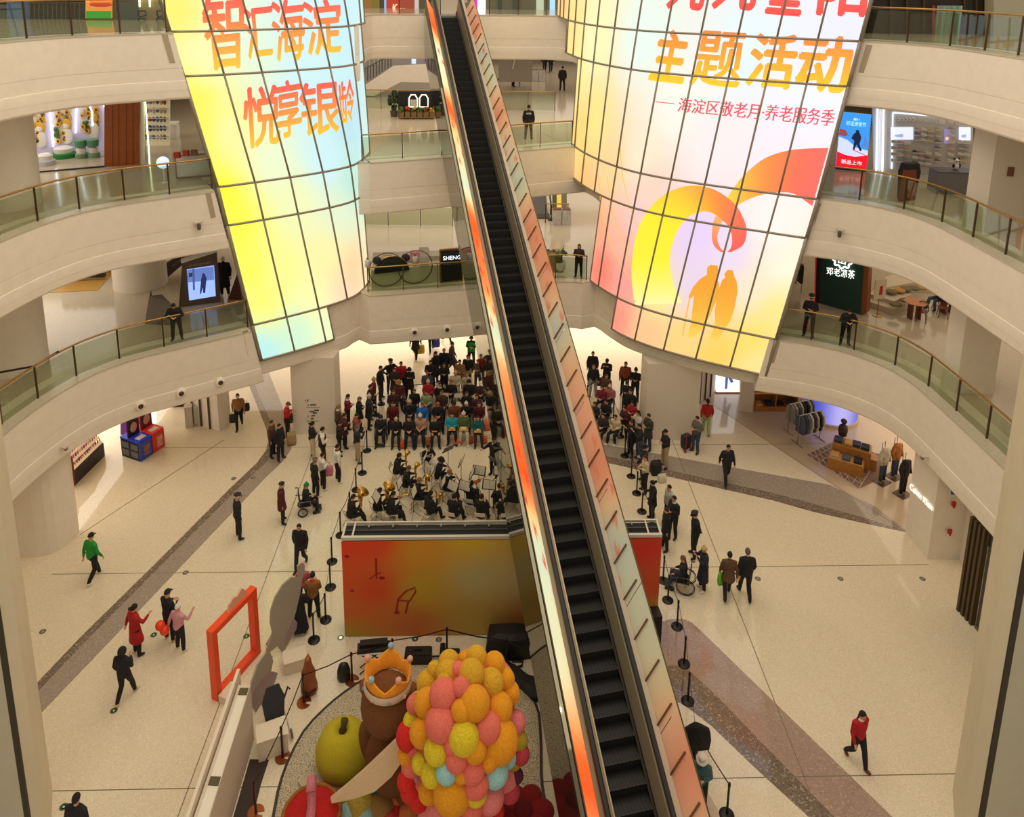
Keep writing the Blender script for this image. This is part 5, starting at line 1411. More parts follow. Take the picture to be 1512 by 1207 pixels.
def wheelchair(p, head, label, small=False):
 t = thing('wheelchair', label, 'wheelchair', p, math.radians(-head))
 dk = mat((40, 40, 44), .6); R = .30 if not small else .17
 b = MB(); b.box((0, 0, .40), (.44, .44, .05)); b.build('seat', dk, t)
 b = MB(); b.box((0, -.23, .66), (.42, .04, .46), rx=.1); b.build('backrest', dk, t)
 for s in (-1, 1):
  b = MB(); n = 28
  for rr, w in ((R, .018), (R * .86, .008)):
   b.tube([(.26 * s, -.12 + rr * math.cos(2 * PI * k / n), R + .02 + rr * math.sin(2 * PI * k / n)) for k in range(n + 1)], w, 6, cap=False)
  w = b.build('wheel', BLACKM, t)
  b = MB()
  for k in range(10): b.tube([(.26 * s, -.12, R + .02), (.26 * s, -.12 + R * math.cos(2 * PI * k / 10), R + .02 + R * math.sin(2 * PI * k / 10))], .004, 4)
  b.lathe((0, 0, 0), [(.001, 0), (.001, .0001)], 4); b.ball((.26 * s, -.12, R + .02), .04, 8, 6); b.build('spokes', STEEL, w)
  b = MB(); b.lathe((.2 * s, .30, .09), [(.001, -.0)], 3) if False else b.tube([(.2 * s - .02, .32, .09), (.2 * s + .02, .32, .09)], .085, 14); b.build('caster', BLACKM, t)
  b = MB(); b.tube([(.22 * s, -.24, .95), (.22 * s, -.36, .97)], .018, 6); b.build('handle', BLACKM, t)
  b = MB(); b.tube([(.22 * s, -.24, .95), (.22 * s, -.23, .38), (.22 * s, .26, .38), (.21 * s, .32, .12)], .014, 6); b.tube([(.23 * s, -.22, .62), (.23 * s, .16, .62), (.23 * s, .2, .4)], .016, 6); b.tube([(.18 * s, .24, .38), (.15 * s, .48, .14)], .014, 6); b.build('side_frame', STEEL, t)
 b = MB(); b.box((0, .5, .13), (.34, .16, .02)); b.build('footrest', dk, t)
 return t
p = at(1007, 870); wheelchair(p, 290, 'wheelchair with big wheels beside the right barrier')
person(p - fwd(290, .02), 290, 'sit', 'person in black and jeans sitting in the wheelchair by the right barrier', (30, 31, 34), JEAN, BLK, 'short', (120, 74, 54), 1.66, 0)
p = at(452, 757); wheelchair(p, 75, 'wheelchair with small wheels among the left onlookers', True)
person(p, 75, 'sit_fold', 'person in a green striped beanie sitting in the left wheelchair', BLK, (36, 28, 30), (70, 34, 30), 'beanie', (40, 130, 84), 1.62, 1)
p = at(561, 659) + Vector((0, .4, 0)); wheelchair(p, 180, 'wheelchair at the left end of the front row')
person(p, 180, 'sit_fold', 'person in a dark hood sitting in the front row wheelchair', (30, 36, 44), BLK, BLK, 'hood', (26, 30, 36), 1.66, 2)
# shopping trolley
t = thing('shopping_trolley', 'dark shopping trolley with red handle beside the grey jacket', 'trolley', at(1012, 664), .5)
b = MB(); b.rings([[(x * .19 * f, y * .13 * f, z) for x, y in ((-1, -1), (1, -1), (1, 1), (-1, 1))] for f, z in ((.85, .1), (1, .3), (1, .7))]); b.build('bag_body', mat((46, 46, 56), .7, noise=.3, nscale=14), t)
for s in (-1, 1):
 b = MB(); b.tube([(.17 * s, -.17, .08), (.2 * s, -.17, .08)], .08, 12); b.build('wheel', mat((150, 40, 34), .5), t)
b = MB(); b.tube([(-.15, -.15, .1), (-.15, -.2, .95), (.15, -.2, .95), (.15, -.15, .1)], .014, 6); b.build('handle', mat((196, 50, 50), .5), t)
# ------------------------------------------------------------------ LED wall of the stage
t = thing('led_wall', 'free-standing printed LED wall with gradient orange and olive back', 'stage wall', (0.45, 20.85, 0))
o = Vector((0.45, 20.85, 0))
X0, X1, Y0, Y1, HT = -4.37, 5.36, 20.5, 21.15, 3.5
cols = [((0, 0), (150, 138, 22)), ((0, .25), (200, 92, 20)), ((0, .6), (214, 78, 24)), ((0, 1), (226, 52, 20)), ((.1, 1), (226, 60, 20)), ((.1, .5), (214, 70, 26)), ((.25, .9), (214, 150, 40)), ((.25, .5), (190, 160, 40)), ((.22, .1), (190, 100, 40)), ((.4, 1), (216, 180, 50)), ((.42, .6), (186, 176, 120)), ((.4, .2), (176, 150, 60)), ((.6, .6), (190, 182, 140)), ((.6, .1), (186, 110, 50)), ((.6, 1), (204, 176, 60)), ((.72, .5), (176, 160, 90)), ((.75, .05), (196, 76, 30)), ((.85, .8), (206, 60, 30)), ((.95, .9), (220, 40, 26)), ((1, .5), (210, 70, 30)), ((1, .2), (206, 160, 60)), ((.96, 0), (196, 180, 110)), ((.9, .4), (206, 70, 36))]
b = MB(); cr = []; nx, nz = 44, 18
for j in range(nz + 1):
 for i in range(nx + 1):
  u, v = i / nx, j / nz; b.v.append((X0 + (X1 - X0) * u - o.x, Y0 - .03 - o.y, .02 + (HT - .1) * v))
  w = 0; c = [0, 0, 0]
  for (cu, cv), cc in cols:
   k = 1 / (((u - cu) * 2.6) ** 2 + (v - cv) ** 2 + .01) ** 1.5; w += k
   for q in range(3): c[q] += lin(cc)[q] * k
  cr.append((c[0] / w, c[1] / w, c[2] / w, 1))
for j in range(nz):
 for i in range(nx): a = j * (nx + 1) + i; b.face((a, a + 1, a + nx + 2, a + nx + 1))
b.build('printed_face', print_attr_mat('printed gradient', .5), t, colors=cr)
b = MB(); b.box(((X0 + X1) / 2 - o.x, 20.82 - o.y, HT / 2 - .03), (X1 - X0 - .06, .62, HT - .08)); b.build('cabinet_body', mat((16, 16, 16), .6), t)
wf = mat((206, 198, 184), .4, .2, name='white frame')
for nm, c, d in (('front_rail', ((X0 + X1) / 2, Y0, HT), (X1 - X0, .09, .1)), ('back_rail', ((X0 + X1) / 2, Y1, HT), (X1 - X0, .05, .08)), ('end_rail', (X0 + .03, (Y0 + Y1) / 2, HT), (.06, Y1 - Y0, .06)), ('end_rail', (X0 + .32, (Y0 + Y1) / 2, HT), (.05, Y1 - Y0, .06)), ('end_rail', (X1 - .03, (Y0 + Y1) / 2, HT), (.06, Y1 - Y0, .06)), ('end_rail', (X1 - .4, (Y0 + Y1) / 2, HT), (.05, Y1 - Y0, .06)), ('middle_rail', ((X0 + X1) / 2, 20.85, HT - .02), (X1 - X0, .04, .03))):
 b = MB(); b.box((c[0] - o.x, c[1] - o.y, c[2]), d); b.build(nm, wf if 'middle' not in nm else mat((60, 58, 54), .5), t)
for k in range(12):
 x = X0 + .75 + k * .74
 b = MB(); b.box((x - o.x, Y1 - .1 - o.y, HT - .02), (.04, .16, .05)); b.build('bracket', mat((150, 144, 134), .4, .4), t)
nr = mat((150, 22, 16), .5, name='printed red')
def note(px, py, w):      # music notes printed on the face
 return aty(px, py, Y0 - .045)
for pts, w in ((((585, 903), (588, 885), (600, 873), (613, 868), (614, 874), (605, 888), (588, 887)), .03), (((603, 888), (599, 906)), .03), (((555, 825), (556, 855)), .03), (((545, 856), (556, 848), (563, 846)), .02)):
 b = MB(); b.tube([tuple(aty(x, y, Y0 - .036) - o) for x, y in pts], w, 6, flat=.3); b.build('printed_note', nr, t)
for x, y, r in ((586, 905, .09), (564, 854, .09), (520, 873, .07), (512, 822, .08)):
 b = MB(); b.ball(tuple(aty(x, y, Y0 - .034) - o), (r, .006, r * .7), 10, 6); b.build('printed_note', nr, t)
# ------------------------------------------------------------------ barrier posts and their belts
def make_post(label, base_m, pole_m, notch):
 t = thing('stanchion', label, 'barrier post')
 b = MB()
 if notch:
  pts = [(0.04, 0.012), (.2, .03)] + [(.2 * math.cos(a), .2 * math.sin(a)) for a in [0.15 + k * (2 * PI - .55) / 24 for k in range(25)]] + [(.06, -.05)]
  b.prism(pts, 0, .025)
 else: b.lathe((0, 0, 0), [(.185, 0), (.185, .02), (.16, .04), (.05, .055)], 24)
 autosmooth(b.build('base', base_m, t))
 b = MB(); b.lathe((0, 0, 0), [(.03, .02), (.03, .86), (.036, .87), (.036, .97), (.028, .985)], 12); autosmooth(b.build('post', pole_m, t))
 return t
bm = mat((30, 26, 24), .4, .4, name='dark stanchion metal'); cm = mat((150, 84, 44), .35, .7, name='copper plate'); rm = mat((62, 26, 18), .4, .5, name='red brown post')
protoB = [None, None]
def post(p, label, copper=False):
 k = 1 if copper else 0
 if protoB[k] is None:
  protoB[k] = make_post(label, cm if copper else bm, rm if copper else bm, copper); protoB[k].location = p; r = protoB[k]
 else: r = dup(protoB[k], p, 0, label)
 r['group'] = 'copper based barrier posts' if copper else 'black barrier posts'
 return r
belt_m = mat((24, 22, 22), .7, name='belt webbing')
def belt(a, c, label, copper=False, sag=.05):
 a = Vector(a); c = Vector(c); b = MB()
 m = (a + c) / 2; d = (c - a)
 if d.length < .2: return
 e = d.normalized() * .035
 pts = [Vector((e.x, e.y, .92)), d / 2 + Vector((0, 0, .92 - sag)), d - e + Vector((0, 0, .92))]
 if copper: b.tube(pts, .016, 6)
 else:
  R = []
  nrm = Vector((-d.y, d.x, 0)).normalized() * .003
  for p in pts: R.append([p - nrm + Vector((0, 0, -.024)), p + nrm + Vector((0, 0, -.024)), p + nrm + Vector((0, 0, .024)), p - nrm + Vector((0, 0, .024))])
  b.rings(R)
 o = b.build('barrier_belt' if not copper else 'barrier_rope', belt_m if not copper else rm); o.location = a; tag(o, label, 'belt' if not copper else 'rope')
lines = [
 ('left', [((463.6, 946), 'nearest the cutout boards'), ((481, 916), 'second from the cutout boards'), ((488, 868), 'left of the LED wall edge'), ((490.4, 830), 'beside the upper LED wall edge'), ((503, 791), 'at the top corner of the LED wall'), ((517, 761), 'left of the euphonium player'), ((526, 724), 'left of the band'), ((535, 699), 'beside the khaki trousers'), ((542, 666), 'left of the front row wheelchair'), ((555.5, 613), 'beside the pink beanie with mask'), ((563, 597), 'below the dark jacket'), ((597, 596), 'behind the third row'), ((656, 588), 'behind the grey seated person'), ((694, 580), 'near the escalator glass at the back')], False),
 ('right', [((867, 596), 'furthest back beside the film'), ((899, 574), 'beside the filming black cap'), ((905.6, 620), 'behind the seated beige coat'), ((916, 645), 'right of the seated beige coat'), ((922.5, 674), 'above the grey floor strip'), ((932, 704), 'on the lower edge of the grey strip'), ((940, 729), 'beside the beige jacket'), ((947.7, 756), 'beside the leaning black jacket'), ((962, 778), 'behind the LED wall end'), ((979, 858), 'left of the wheelchair'), ((986, 887), 'in front of the wheelchair'), ((999.5, 926), 'at the tip of the rose floor strip'), ((1010, 981), 'inside the rose floor strip'), ((1015.5, 1036), 'on the dark speckled strip'), ((1024, 1118), 'under the hanging black cloth'), ((1073, 1204), 'at the lower right edge')], False),
 ('plaza', [((378, 1201), 'at the dark floor mat'), ((417.5, 1119), 'in front of the white box'), ((449, 1038), 'beside the brown case'), ((520, 1006), 'beside the black rucksack'), ((580, 985), 'behind the crowned bear')], True),
 ('front', [((660, 968), 'in front of the LED wall middle'), ((748, 985), 'in front of the black covered gear'), ((800, 1010), 'beside the escalator cladding')], False)]
for nm, pts, cop in lines:
 prev = None
 for px, w in pts:
  p = at(*px); lab = ('dark red barrier post with copper base ' if cop else 'black barrier post ') + w
  post(p, lab, cop)
  if prev is not None and not (nm == 'left' and w.startswith('behind the third')) and not (nm == 'right' and w.startswith('behind the seated')): belt(prev, p, ('thin rope ' if cop else 'black belt ') + 'ending at the post ' + w, cop)
  prev = p
belt(at(580, 985), at(660, 968), 'thin rope from behind the crowned bear to the middle post', True)
# ------------------------------------------------------------------ the plush plaza
pc = Vector((-1.2, 15.6, 0)); PR = 4.05
def pebble_mat():
 m = bpy.data.materials.new('white pebbles'); m.use_nodes = True
 nt = m.node_tree; b = nt.nodes['Principled BSDF']
 tc = nt.nodes.new('ShaderNodeTexCoord'); v = nt.nodes.new('ShaderNodeTexVoronoi'); v.inputs['Scale'].default_value = 30
 r = nt.nodes.new('ShaderNodeValToRGB'); r.color_ramp.elements[0].color = lin((232, 218, 186)); r.color_ramp.elements[1].color = lin((142, 122, 88)); r.color_ramp.elements[0].position = .35; r.color_ramp.elements[1].position = .95
 bp = nt.nodes.new('ShaderNodeBump'); bp.invert = True; bp.inputs['Strength'].default_value = 1.0; bp.inputs['Distance'].default_value = .05
 nt.links.new(tc.outputs['Object'], v.inputs['Vector']); nt.links.new(v.outputs['Distance'], r.inputs['Fac']); nt.links.new(r.outputs['Color'], b.inputs['Base Color'])
 nt.links.new(v.outputs['Distance'], bp.inputs['Height']); nt.links.new(bp.outputs['Normal'], b.inputs['Normal']); b.inputs['Roughness'].default_value = .8
 return m
edge = [(395, 1260), (404, 1207), (411, 1170), (424, 1130), (448, 1083), (478, 1050), (508, 1025), (542, 1003), (580, 987), (640, 972), (700, 978), (750, 1000), (790, 1040), (798, 1090), (800, 1160), (815, 1230)]
ep_ = smooth_path([tuple(at(*p).xy) for p in edge], .3)
pts = [(p.x, p.y) for p in ep_] + [(1.6, 12.5), (-4.6, 12.5)]
b = MB(); b.prism(pts, 0.0, .05); ob = b.build('pebble_bed', pebble_mat()); ob['kind'] = 'stuff'; tag(ob, 'bed of white pebbles round the plush sculptures', 'pebbles')
b = MB(); b.tube([(p.x, p.y, .03) for p in ep_], .045, 6); ob = b.build('pebble_border', mat((46, 36, 26), .5)); tag(ob, 'dark curved border strip round the white pebbles', 'border')
def plush(c, n=.18): return mat(c, .95, noise=n, nscale=26, bump=.9, bscale=90, name='plush')
CO, PK, ORN, MUS, YE, LB, RD, DRD, DPK, PUR, OLI = (255, 122, 104), (248, 136, 134), (255, 164, 26), (228, 174, 40), (240, 212, 40), (166, 220, 222), (226, 40, 30), (140, 16, 16), (206, 70, 84), (96, 36, 70), (188, 166, 40)
tr = thing('pompom_tree', 'huge tree of orange, coral, yellow and blue plush balls on the pebbles', 'plush sculpture', (-.5, 14.4, .05))
tO = Vector((-.5, 14.4, .05)); tc_ = Vector((-.5, 14.4, 3.05)); ax_ = Vector((1.12, 1.12, 2.0))
BALLS = [(692, 410, 85, CO), (675, 585, 95, CO), (960, 612, 80, CO), (880, 460, 90, ORN), (815, 670, 92, YE), (800, 510, 60, ORN), (1030, 490, 82, ORN), (1035, 690, 118, ORN), (860, 285, 77, MUS), (715, 280, 67, MUS), (980, 340, 77, MUS), (725, 215, 62, MUS), (890, 190, 64, MUS), (1000, 225, 62, ORN), (930, 240, 52, CO), (780, 265, 42, CO), (800, 370, 52, CO), (590, 460, 77, ORN), (560, 640, 77, ORN), (500, 570, 52, YE), (520, 470, 52, CO), (600, 340, 70, MUS), (1130, 580, 62, PK), (1090, 400, 64, ORN), (1060, 320, 62, ORN), (650, 750, 77, YE), (555, 830, 57, YE), (620, 900, 67, YE), (710, 885, 65, LB), (770, 810, 66, CO), (870, 880, 70, CO), (885, 750, 68, ORN), (965, 820, 54, ORN), (1010, 890, 80, LB), (1080, 800, 55, LB), (890, 965, 77, CO), (800, 905, 44, ORN), (480, 660, 82, RD), (520, 725, 62, CO), (495, 850, 62, CO), (465, 780, 52, ORN), (740, 1030, 112, ORN), (600, 1010, 62, ORN), (890, 1020, 66, YE), (980, 1050, 82, PK), (790, 1085, 48, ORN), (865, 1105, 68, CO), (545, 1050, 64, RD), (470, 940, 60, RD), (490, 1000, 60, RD), (545, 950, 52, CO), (500, 915, 46, LB), (1150, 690, 55, OLI), (1120, 820, 45, OLI), (1160, 775, 55, DPK), (1075, 930, 72, PK), (1135, 905, 40, PUR), (660, 1120, 72, PK), (735, 1140, 64, PK), (1095, 1000, 62, DPK), (640, 265, 46, MUS), (820, 205, 36, ORN), (745, 720, 50, CO), (700, 330, 44, MUS), (1000, 1120, 60, RD), (600, 1130, 60, PK), (930, 1160, 60, CO), (800, 1180, 60, ORN), (680, 1200, 66, RD)]
nx = [0]
for x, y, r, c in BALLS:
 px, py = 480 + x / 3.979, 920 + y / 3.979
 d = (CM @ Vector((px - XC, py - YC, FPX)))
 o_ = Vector((0, 0, CAMH)) - tc_
 do = Vector([d[i] / ax_[i] for i in range(3)]); oo = Vector([o_[i] / ax_[i] for i in range(3)])
 A_ = do.dot(do); B_ = 2 * do.dot(oo); C_ = oo.dot(oo) - 1
 disc = B_ * B_ - 4 * A_ * C_
 tt = (-B_ - math.sqrt(disc)) / (2 * A_) if disc > 0 else -B_ / (2 * A_)
 p = Vector((0, 0, CAMH)) + d * tt
 rad = r / 3.979 * tt * 1.03          # depth along the view axis is FPX * tt
 b = MB(); q = (p - tc_); q.normalize()
 b.ball(tuple(p - tO - q * rad * .25), (rad, rad, rad * 1.06), 20, 14); b.build('pompom', plush(c), tr, True)
b = MB(); b.ball(tuple(tc_ - tO), (1.1, 1.1, 1.95), 24, 16); b.build('core', plush((206, 110, 50)), tr, True)
b = MB(); b.lathe((0, 0, 0), [(.7, 0), (.6, .5), (.7, 1.1)], 20); b.build('trunk', plush((150, 50, 40)), tr, True)
for k in range(26):      # the far side, seen only from elsewhere
 a = PI * (.12 + .76 * ((k * .618) % 1)); z = -1.6 + 2.7 * k / 26; rr = math.sqrt(max(.05, 1 - (z / 2.3) ** 2))
 c = (CO, ORN, MUS, YE, LB, PK)[k % 6]; p = Vector((1.15 * rr * math.cos(a), 1.15 * rr * math.sin(a), 3.0 + z)); r = .3 + .1 * ((k * 7) % 3)
 b = MB(); b.ball(tuple(p), r, 16, 10); b.build('pompom', plush(c), tr, True)
# red petals and small plush balls at the foot
fr = thing('plush_flower', 'large dark red plush flower on the pebbles at the foot of the ball tree', 'plush sculpture', at(772, 1222))
for k in range(7):
 a = k * 2 * PI / 7 + .2; b = MB(); b.ball((.42 * math.cos(a), .42 * math.sin(a), .34), (.36, .3, .22), 16, 10, M=Matrix.Rotation(a, 3, 'Z')); b.build('petal', plush(DRD), fr, True)
b = MB(); b.ball((0, 0, .42), .26, 14, 10); b.build('flower_center', plush((110, 12, 14)), fr, True)
for px, py, r, c, w in ((534, 1208, .36, (190, 160, 60), 'mustard'), (563, 1212, .33, (160, 120, 54), 'ochre'), (588, 1196, .3, (206, 110, 50), 'rust orange'), (585, 1215, .22, (196, 40, 30), 'small red'), (502, 1210, .22, (110, 150, 50), 'leaf green'), (523, 1152, .24, (96, 150, 50), 'bright green behind the sash'), (515, 1218, .26, (160, 196, 190), 'pale blue'), (542, 1222, .27, (150, 190, 186), 'second pale blue'), (566, 1190, .34, (30, 120, 120), 'teal'), (602, 1216, .25, (214, 120, 60), 'orange'), (575, 1226, .24, (206, 60, 60), 'coral red')):
 b = MB(); b.ball((0, 0, r * .92), r, 18, 12); ob = b.build('plush_ball', plush(c), None, True); ob.location = at(px, py) + Vector((0, 0, .05)); tag(ob, w + ' plush ball lying at the foot of the sculptures', 'plush ball', 'loose plush balls')
# crowned bear
BR = plush((124, 74, 32)); BR2 = plush((140, 88, 42))
be = thing('plush_bear', 'tall brown plush bear with an orange crown and a cream sash', 'plush sculpture', (-2.3, 15.45, .05), math.radians(-20))
def bl(name, c, r, m=BR, par=None, seg=24, M=None):
 b = MB(); b.ball(c, r, seg, 16, M=M); return b.build(name, m, par or be, True)
bl('torso', (0, 0, 1.35), (.64, .56, .95)); bl('head', (-.02, 0, 2.95), (.68, .62, .78))
bl('leg', (-.34, .1, .42), (.3, .36, .45)); bl('leg', (.34, .1, .42), (.3, .36, .45))
bl('ear', (-.52, -.05, 3.32), (.24, .16, .26), BR2); bl('ear', (.5, .12, 3.42), (.24, .16, .26), BR2)
bl('arm', (.80, .3, 3.35), (.22, .22, .62), BR2, M=Matrix.Rotation(.15, 3, 'Y')); bl('arm', (-.62, .1, 1.5), (.24, .26, .6), BR, M=Matrix.Rotation(-.25, 3, 'Y'))
m_ = bl('muzzle', (-.05, .56, 2.8), (.3, .22, .22), BR2); bl('nose', (-.05, .78, 2.86), (.09, .06, .07), mat((40, 24, 18), .5), m_, 12)
for s in (-1, 1): bl('eye', (-.05 + .24 * s, .56, 3.08), .06, mat((16, 12, 10), .3), None, 10)
bl('mitten', (1.0, .36, 2.95), (.13, .13, .24), plush((150, 20, 18)))
cw = mat((232, 150, 34), .85, noise=.1, bump=.4, name='crown felt')
b = MB(); n = 30; R0, R1, R2, R3 = [], [], [], []
for j in range(n):
 a = 2 * PI * j / n; z = .38 + .13 * (1 - abs(((j % 6) / 3) - 1) * 2)
 c_, s_ = math.cos(a), math.sin(a)
 R0.append((.50 * c_, .48 * s_, 0)); R1.append((.56 * c_, .54 * s_, z)); R2.append((.50 * c_, .48 * s_, z)); R3.append((.44 * c_, .42 * s_, 0))
b.rings([R0, R1, R2, R3], False)
cr_ = b.build('crown', cw, be, True); cr_.location = (-.02, 0, 3.56)
b = MB(); b.lathe((0, 0, 0), [(.50, -.08), (.58, .0), (.575, .12), (.54, .16)], 28, 0, False); b.build('crown_band', plush((226, 200, 176), .05), cr_, True)
for k in range(5):
 a = 2 * PI * (k * 6 + 3) / 30; b = MB(); b.ball((.54 * math.cos(a), .52 * math.sin(a), .56), .075, 10, 8); b.build('crown_bead', plush(((236, 180, 160), (160, 196, 206))[k % 2]), cr_, True)
for k in range(9):
 a = 2 * PI * k / 9 + .3; b = MB(); b.ball((.58 * math.cos(a), .56 * math.sin(a), .05), .05, 8, 6); b.build('crown_bead', plush(((236, 180, 160), (150, 170, 196))[k % 2]), cr_, True)
sm_ = mat((216, 186, 146), .9, noise=.06, bump=.3, name='cream felt')
ss = thing('felt_banner', 'wide cream felt sash hanging from the ball tree to the pebbles past the bear', 'sash', (-2.6, 14.7, .05))
b = MB(); R = []
for (ux, uy), (lx, ly), Y_ in (((612, 1068), (612, 1098), 14.75), ((592, 1086), (596, 1122), 14.72), ((565, 1112), (578, 1148), 14.7), ((540, 1136), (553, 1170), 14.7), ((515, 1158), (524, 1180), 14.75), ((488, 1180), (490, 1187), 14.9)):
 u_, l_ = aty(ux, uy, Y_), aty(lx, ly, Y_ - .12); o_ = Vector((-2.6, 14.7, .05))
 for v in (u_, l_): v.z = max(v.z, .08)
 R.append([u_ - o_, l_ - o_, l_ - o_ + Vector((0, .04, .02)), u_ - o_ + Vector((0, .04, .02))])
b.rings(R); b.build('sash_band', sm_, ss)
# pear
pe = thing('plush_pear', 'yellow green plush pear with a dark stalk beside the bear', 'plush sculpture', at(508, 1136) + Vector((0, 0, .05)))
pe.scale = (1.12, 1.12, 1.1)
b = MB(); b.lathe((0, 0, 0), [(.2, 0), (.5, .08), (.62, .36), (.62, .62), (.5, .92), (.33, 1.08), (.16, 1.12), (.12, 1.05)], 28); b.build('body', plush((196, 178, 30), .1), pe, True)
b = MB(); b.tube([(0, 0, 1.0), (.02, .02, 1.15), (.05, .05, 1.3)], [.11, .06, .09], 10); b.build('stalk', plush((84, 74, 34)), pe, True)
# gift box at the lower edge
gi = thing('plush_gift', 'round red plush gift with a pink ribbon at the bottom edge', 'plush sculpture', at(462, 1238) + Vector((0, 0, .05)), .1)
b = MB(); b.lathe((0, 0, 0), [(.62, 0), (.68, .2), (.68, .6), (.6, .72), (.3, .76)], 28); b.build('box_body', plush((200, 24, 20)), gi, True)
b = MB(); b.tube([(.66 * math.cos(2 * PI * k / 40), .66 * math.sin(2 * PI * k / 40), .68 + .02 * (k % 2)) for k in range(41)], .05, 6); b.build('trim', plush((170, 100, 30)), gi, True)
b = MB(); b.rings([[(x, y, z) for x, z in ((-.1, zz), (.1, zz), (.1, zz + .05), (-.1, zz + .05))] for y, zz in ((-.66, .5), (-.55, .76), (0, .8), (.25, 1.1), (.32, 1.35), (.2, 1.5), (.0, 1.3))]); b.build('ribbon', plush((226, 130, 140)), gi, True)
# plush letters lying on the pebbles
for k, (px, py, ch, c) in enumerate(((480, 1170, 'T', (216, 160, 60)), (489, 1166, 'e', (226, 160, 130)))):
 o_ = at(px, py) + Vector((0, 0, .1))
 t = MB()
 if k == 0: t.tube([(-.22, -.2, .02), (.0, .12, .04), (.12, .2, .04)], .07, 10); t.tube([(.02, .1, .04), (.08, -.2, .02)], .07, 10)
 else: t.tube([(-.12, 0, .03), (.14, .03, .03), (.1, .17, .03), (-.06, .18, .03), (-.17, .04, .03), (-.1, -.13, .03), (.1, -.15, .03)], .065, 10)
 ob = t.build('plush_letter', plush(c), None, True); ob.location = o_; tag(ob, ('mustard plush letter stroke beside the pink ribbon', 'pink plush letter e beside the sash')[k], 'plush letter')
b = MB(); b.prism([tuple((at(*q) - at(470, 1165)).xy) for q in ((440, 1160), (470, 1145), (520, 1160), (500, 1185), (455, 1182))], 0, .08); ob = b.build('letter_board', plush((206, 190, 160), .06)); ob.location = at(470, 1165) + Vector((0, 0, .05)); tag(ob, 'cream plush board carrying the plush letters', 'board')
# ------------------------------------------------------------------ photo frame, cutout boards, white wall
fa, fb = at(317, 1035), at(381, 962); d = (fb - fa); L = Vector((d.x, d.y, 0)).length; ang = math.atan2(d.y, d.x)
t = thing('photo_frame', 'big empty orange photo frame standing on the floor', 'frame', fa, ang)
om = mat((240, 74, 20), .45, name='orange lacquer'); fh = 2.3
for nm, c, s in (('upright', (.09, 0, fh / 2), (.18, .22, fh)), ('upright', (L - .09, 0, fh / 2), (.18, .22, fh)), ('top_bar', (L / 2, 0, fh - .09), (L - .36, .22, .18)), ('bottom_bar', (L / 2, 0, .09), (L - .36, .22, .18))):
 b = MB(); b.box(c, s); b.build(nm, om, t)
b = MB(); b.rings([[(x, y, z) for x, z in ((.7, fh), (.78, fh + .22), (.95, fh + .3), (1.1, fh + .24), (1.3, fh + .34), (1.42, fh + .18), (1.5, fh))] for y in (-.03, .03)]); b.build('cutout_ornament', mat((226, 170, 140), .6), t)
b = MB(); b.box((.25, -.3, .12), (.5, .3, .24)); b.build('foot_block', mat((226, 206, 184), .5), t)
def board(name, label, base0, base1, pix, m1, thick=.05, mi=None, props=()):
 A_, B_ = at(*base0), at(*base1); dd = (B_ - A_); n_ = Vector((dd.y, -dd.x, 0)).normalized(); u_ = Vector((dd.x, dd.y, 0)).normalized()
 t = thing(name, label, 'cutout board', A_)
 for k, (poly, m) in enumerate(pix):
  P2 = []
  for px, py in poly:
   r = CM @ Vector((px - XC, py - YC, FPX)); tt = (A_ - Vector((0, 0, CAMH))).dot(n_) / r.dot(n_); p = Vector((0, 0, CAMH)) + r * tt - A_
   P2.append((p.dot(u_), max(0, p.z)))
  b = MB(); b.prism(P2, -thick / 2 - .006 * k, thick / 2 + .006 * k)
  off = n_ * (0.0)
  b.v = [tuple(u_ * x + n_ * z + Vector((0, 0, y)) + off) for x, y, z in b.v]
  b.build('board_shape', m, t)
 for q in props:
  b = MB(); b.tube([tuple(u_ * q[0] + Vector((0, 0, q[1]))), tuple(u_ * (q[0] + .1) - n_ * (-.6) + Vector((0, 0, .02)))], .025, 6); b.build('prop_stay', mat((150, 138, 118), .5), t)
 return t
def Z7(l): return [(300 + x / 4.023, 780 + y / 4.023) for x, y in l]
gb = mat((168, 156, 138), .7, noise=.05, name='grey board back'); mb_ = mat((160, 138, 138), .7, noise=.05, name='mauve board'); wb = mat((206, 196, 176), .6, name='pale board edge')
board('cutout_board', 'tall whale-shaped grey cutout board seen from behind', (447, 936), (393, 985), [(Z7([(558, 225), (575, 210), (600, 225), (600, 262), (585, 300), (575, 380), (552, 480), (520, 600), (500, 690), (470, 760), (440, 700), (385, 742), (372, 735), (390, 680), (410, 620), (397, 560), (400, 490), (425, 410), (470, 335), (520, 292), (565, 295)]), gb), (Z7([(535, 535), (556, 560), (550, 600), (525, 640), (500, 690), (478, 690), (490, 620)]), mb_)], None, props=((.3, 1.6), (.8, 1.2)))
board('cutout_board', 'lower mauve and grey cutout board seen from behind beside the white wall', (415, 992), (372, 1060), [(Z7([(372, 735), (395, 740), (412, 790), (400, 850), (440, 860), (420, 960), (400, 1040), (376, 1090), (350, 1112), (310, 1090), (280, 1050), (270, 980), (290, 900), (320, 810)]), gb), (Z7([(385, 850), (425, 870), (415, 960), (398, 1040), (372, 1085), (345, 1100), (310, 1080), (285, 1030), (300, 960), (340, 900)]), mb_)], None, props=((.4, .9),))
for px, py, w, lab in ((436, 985, (.62, .45, .4), 'small white plinth behind the tall cutout board'), (403, 1107, (.75, .5, .62), 'white box platform at the end of the dark mat')):
 b = MB(); b.box((0, 0, w[2] / 2), w, .35); b.box((0, 0, w[2] + .01), (w[0] + .04, w[1] + .04, .03), .35); ob = b.build('white_plinth', mat((222, 208, 184), .5)); ob.location = at(px, py); tag(ob, lab, 'plinth')
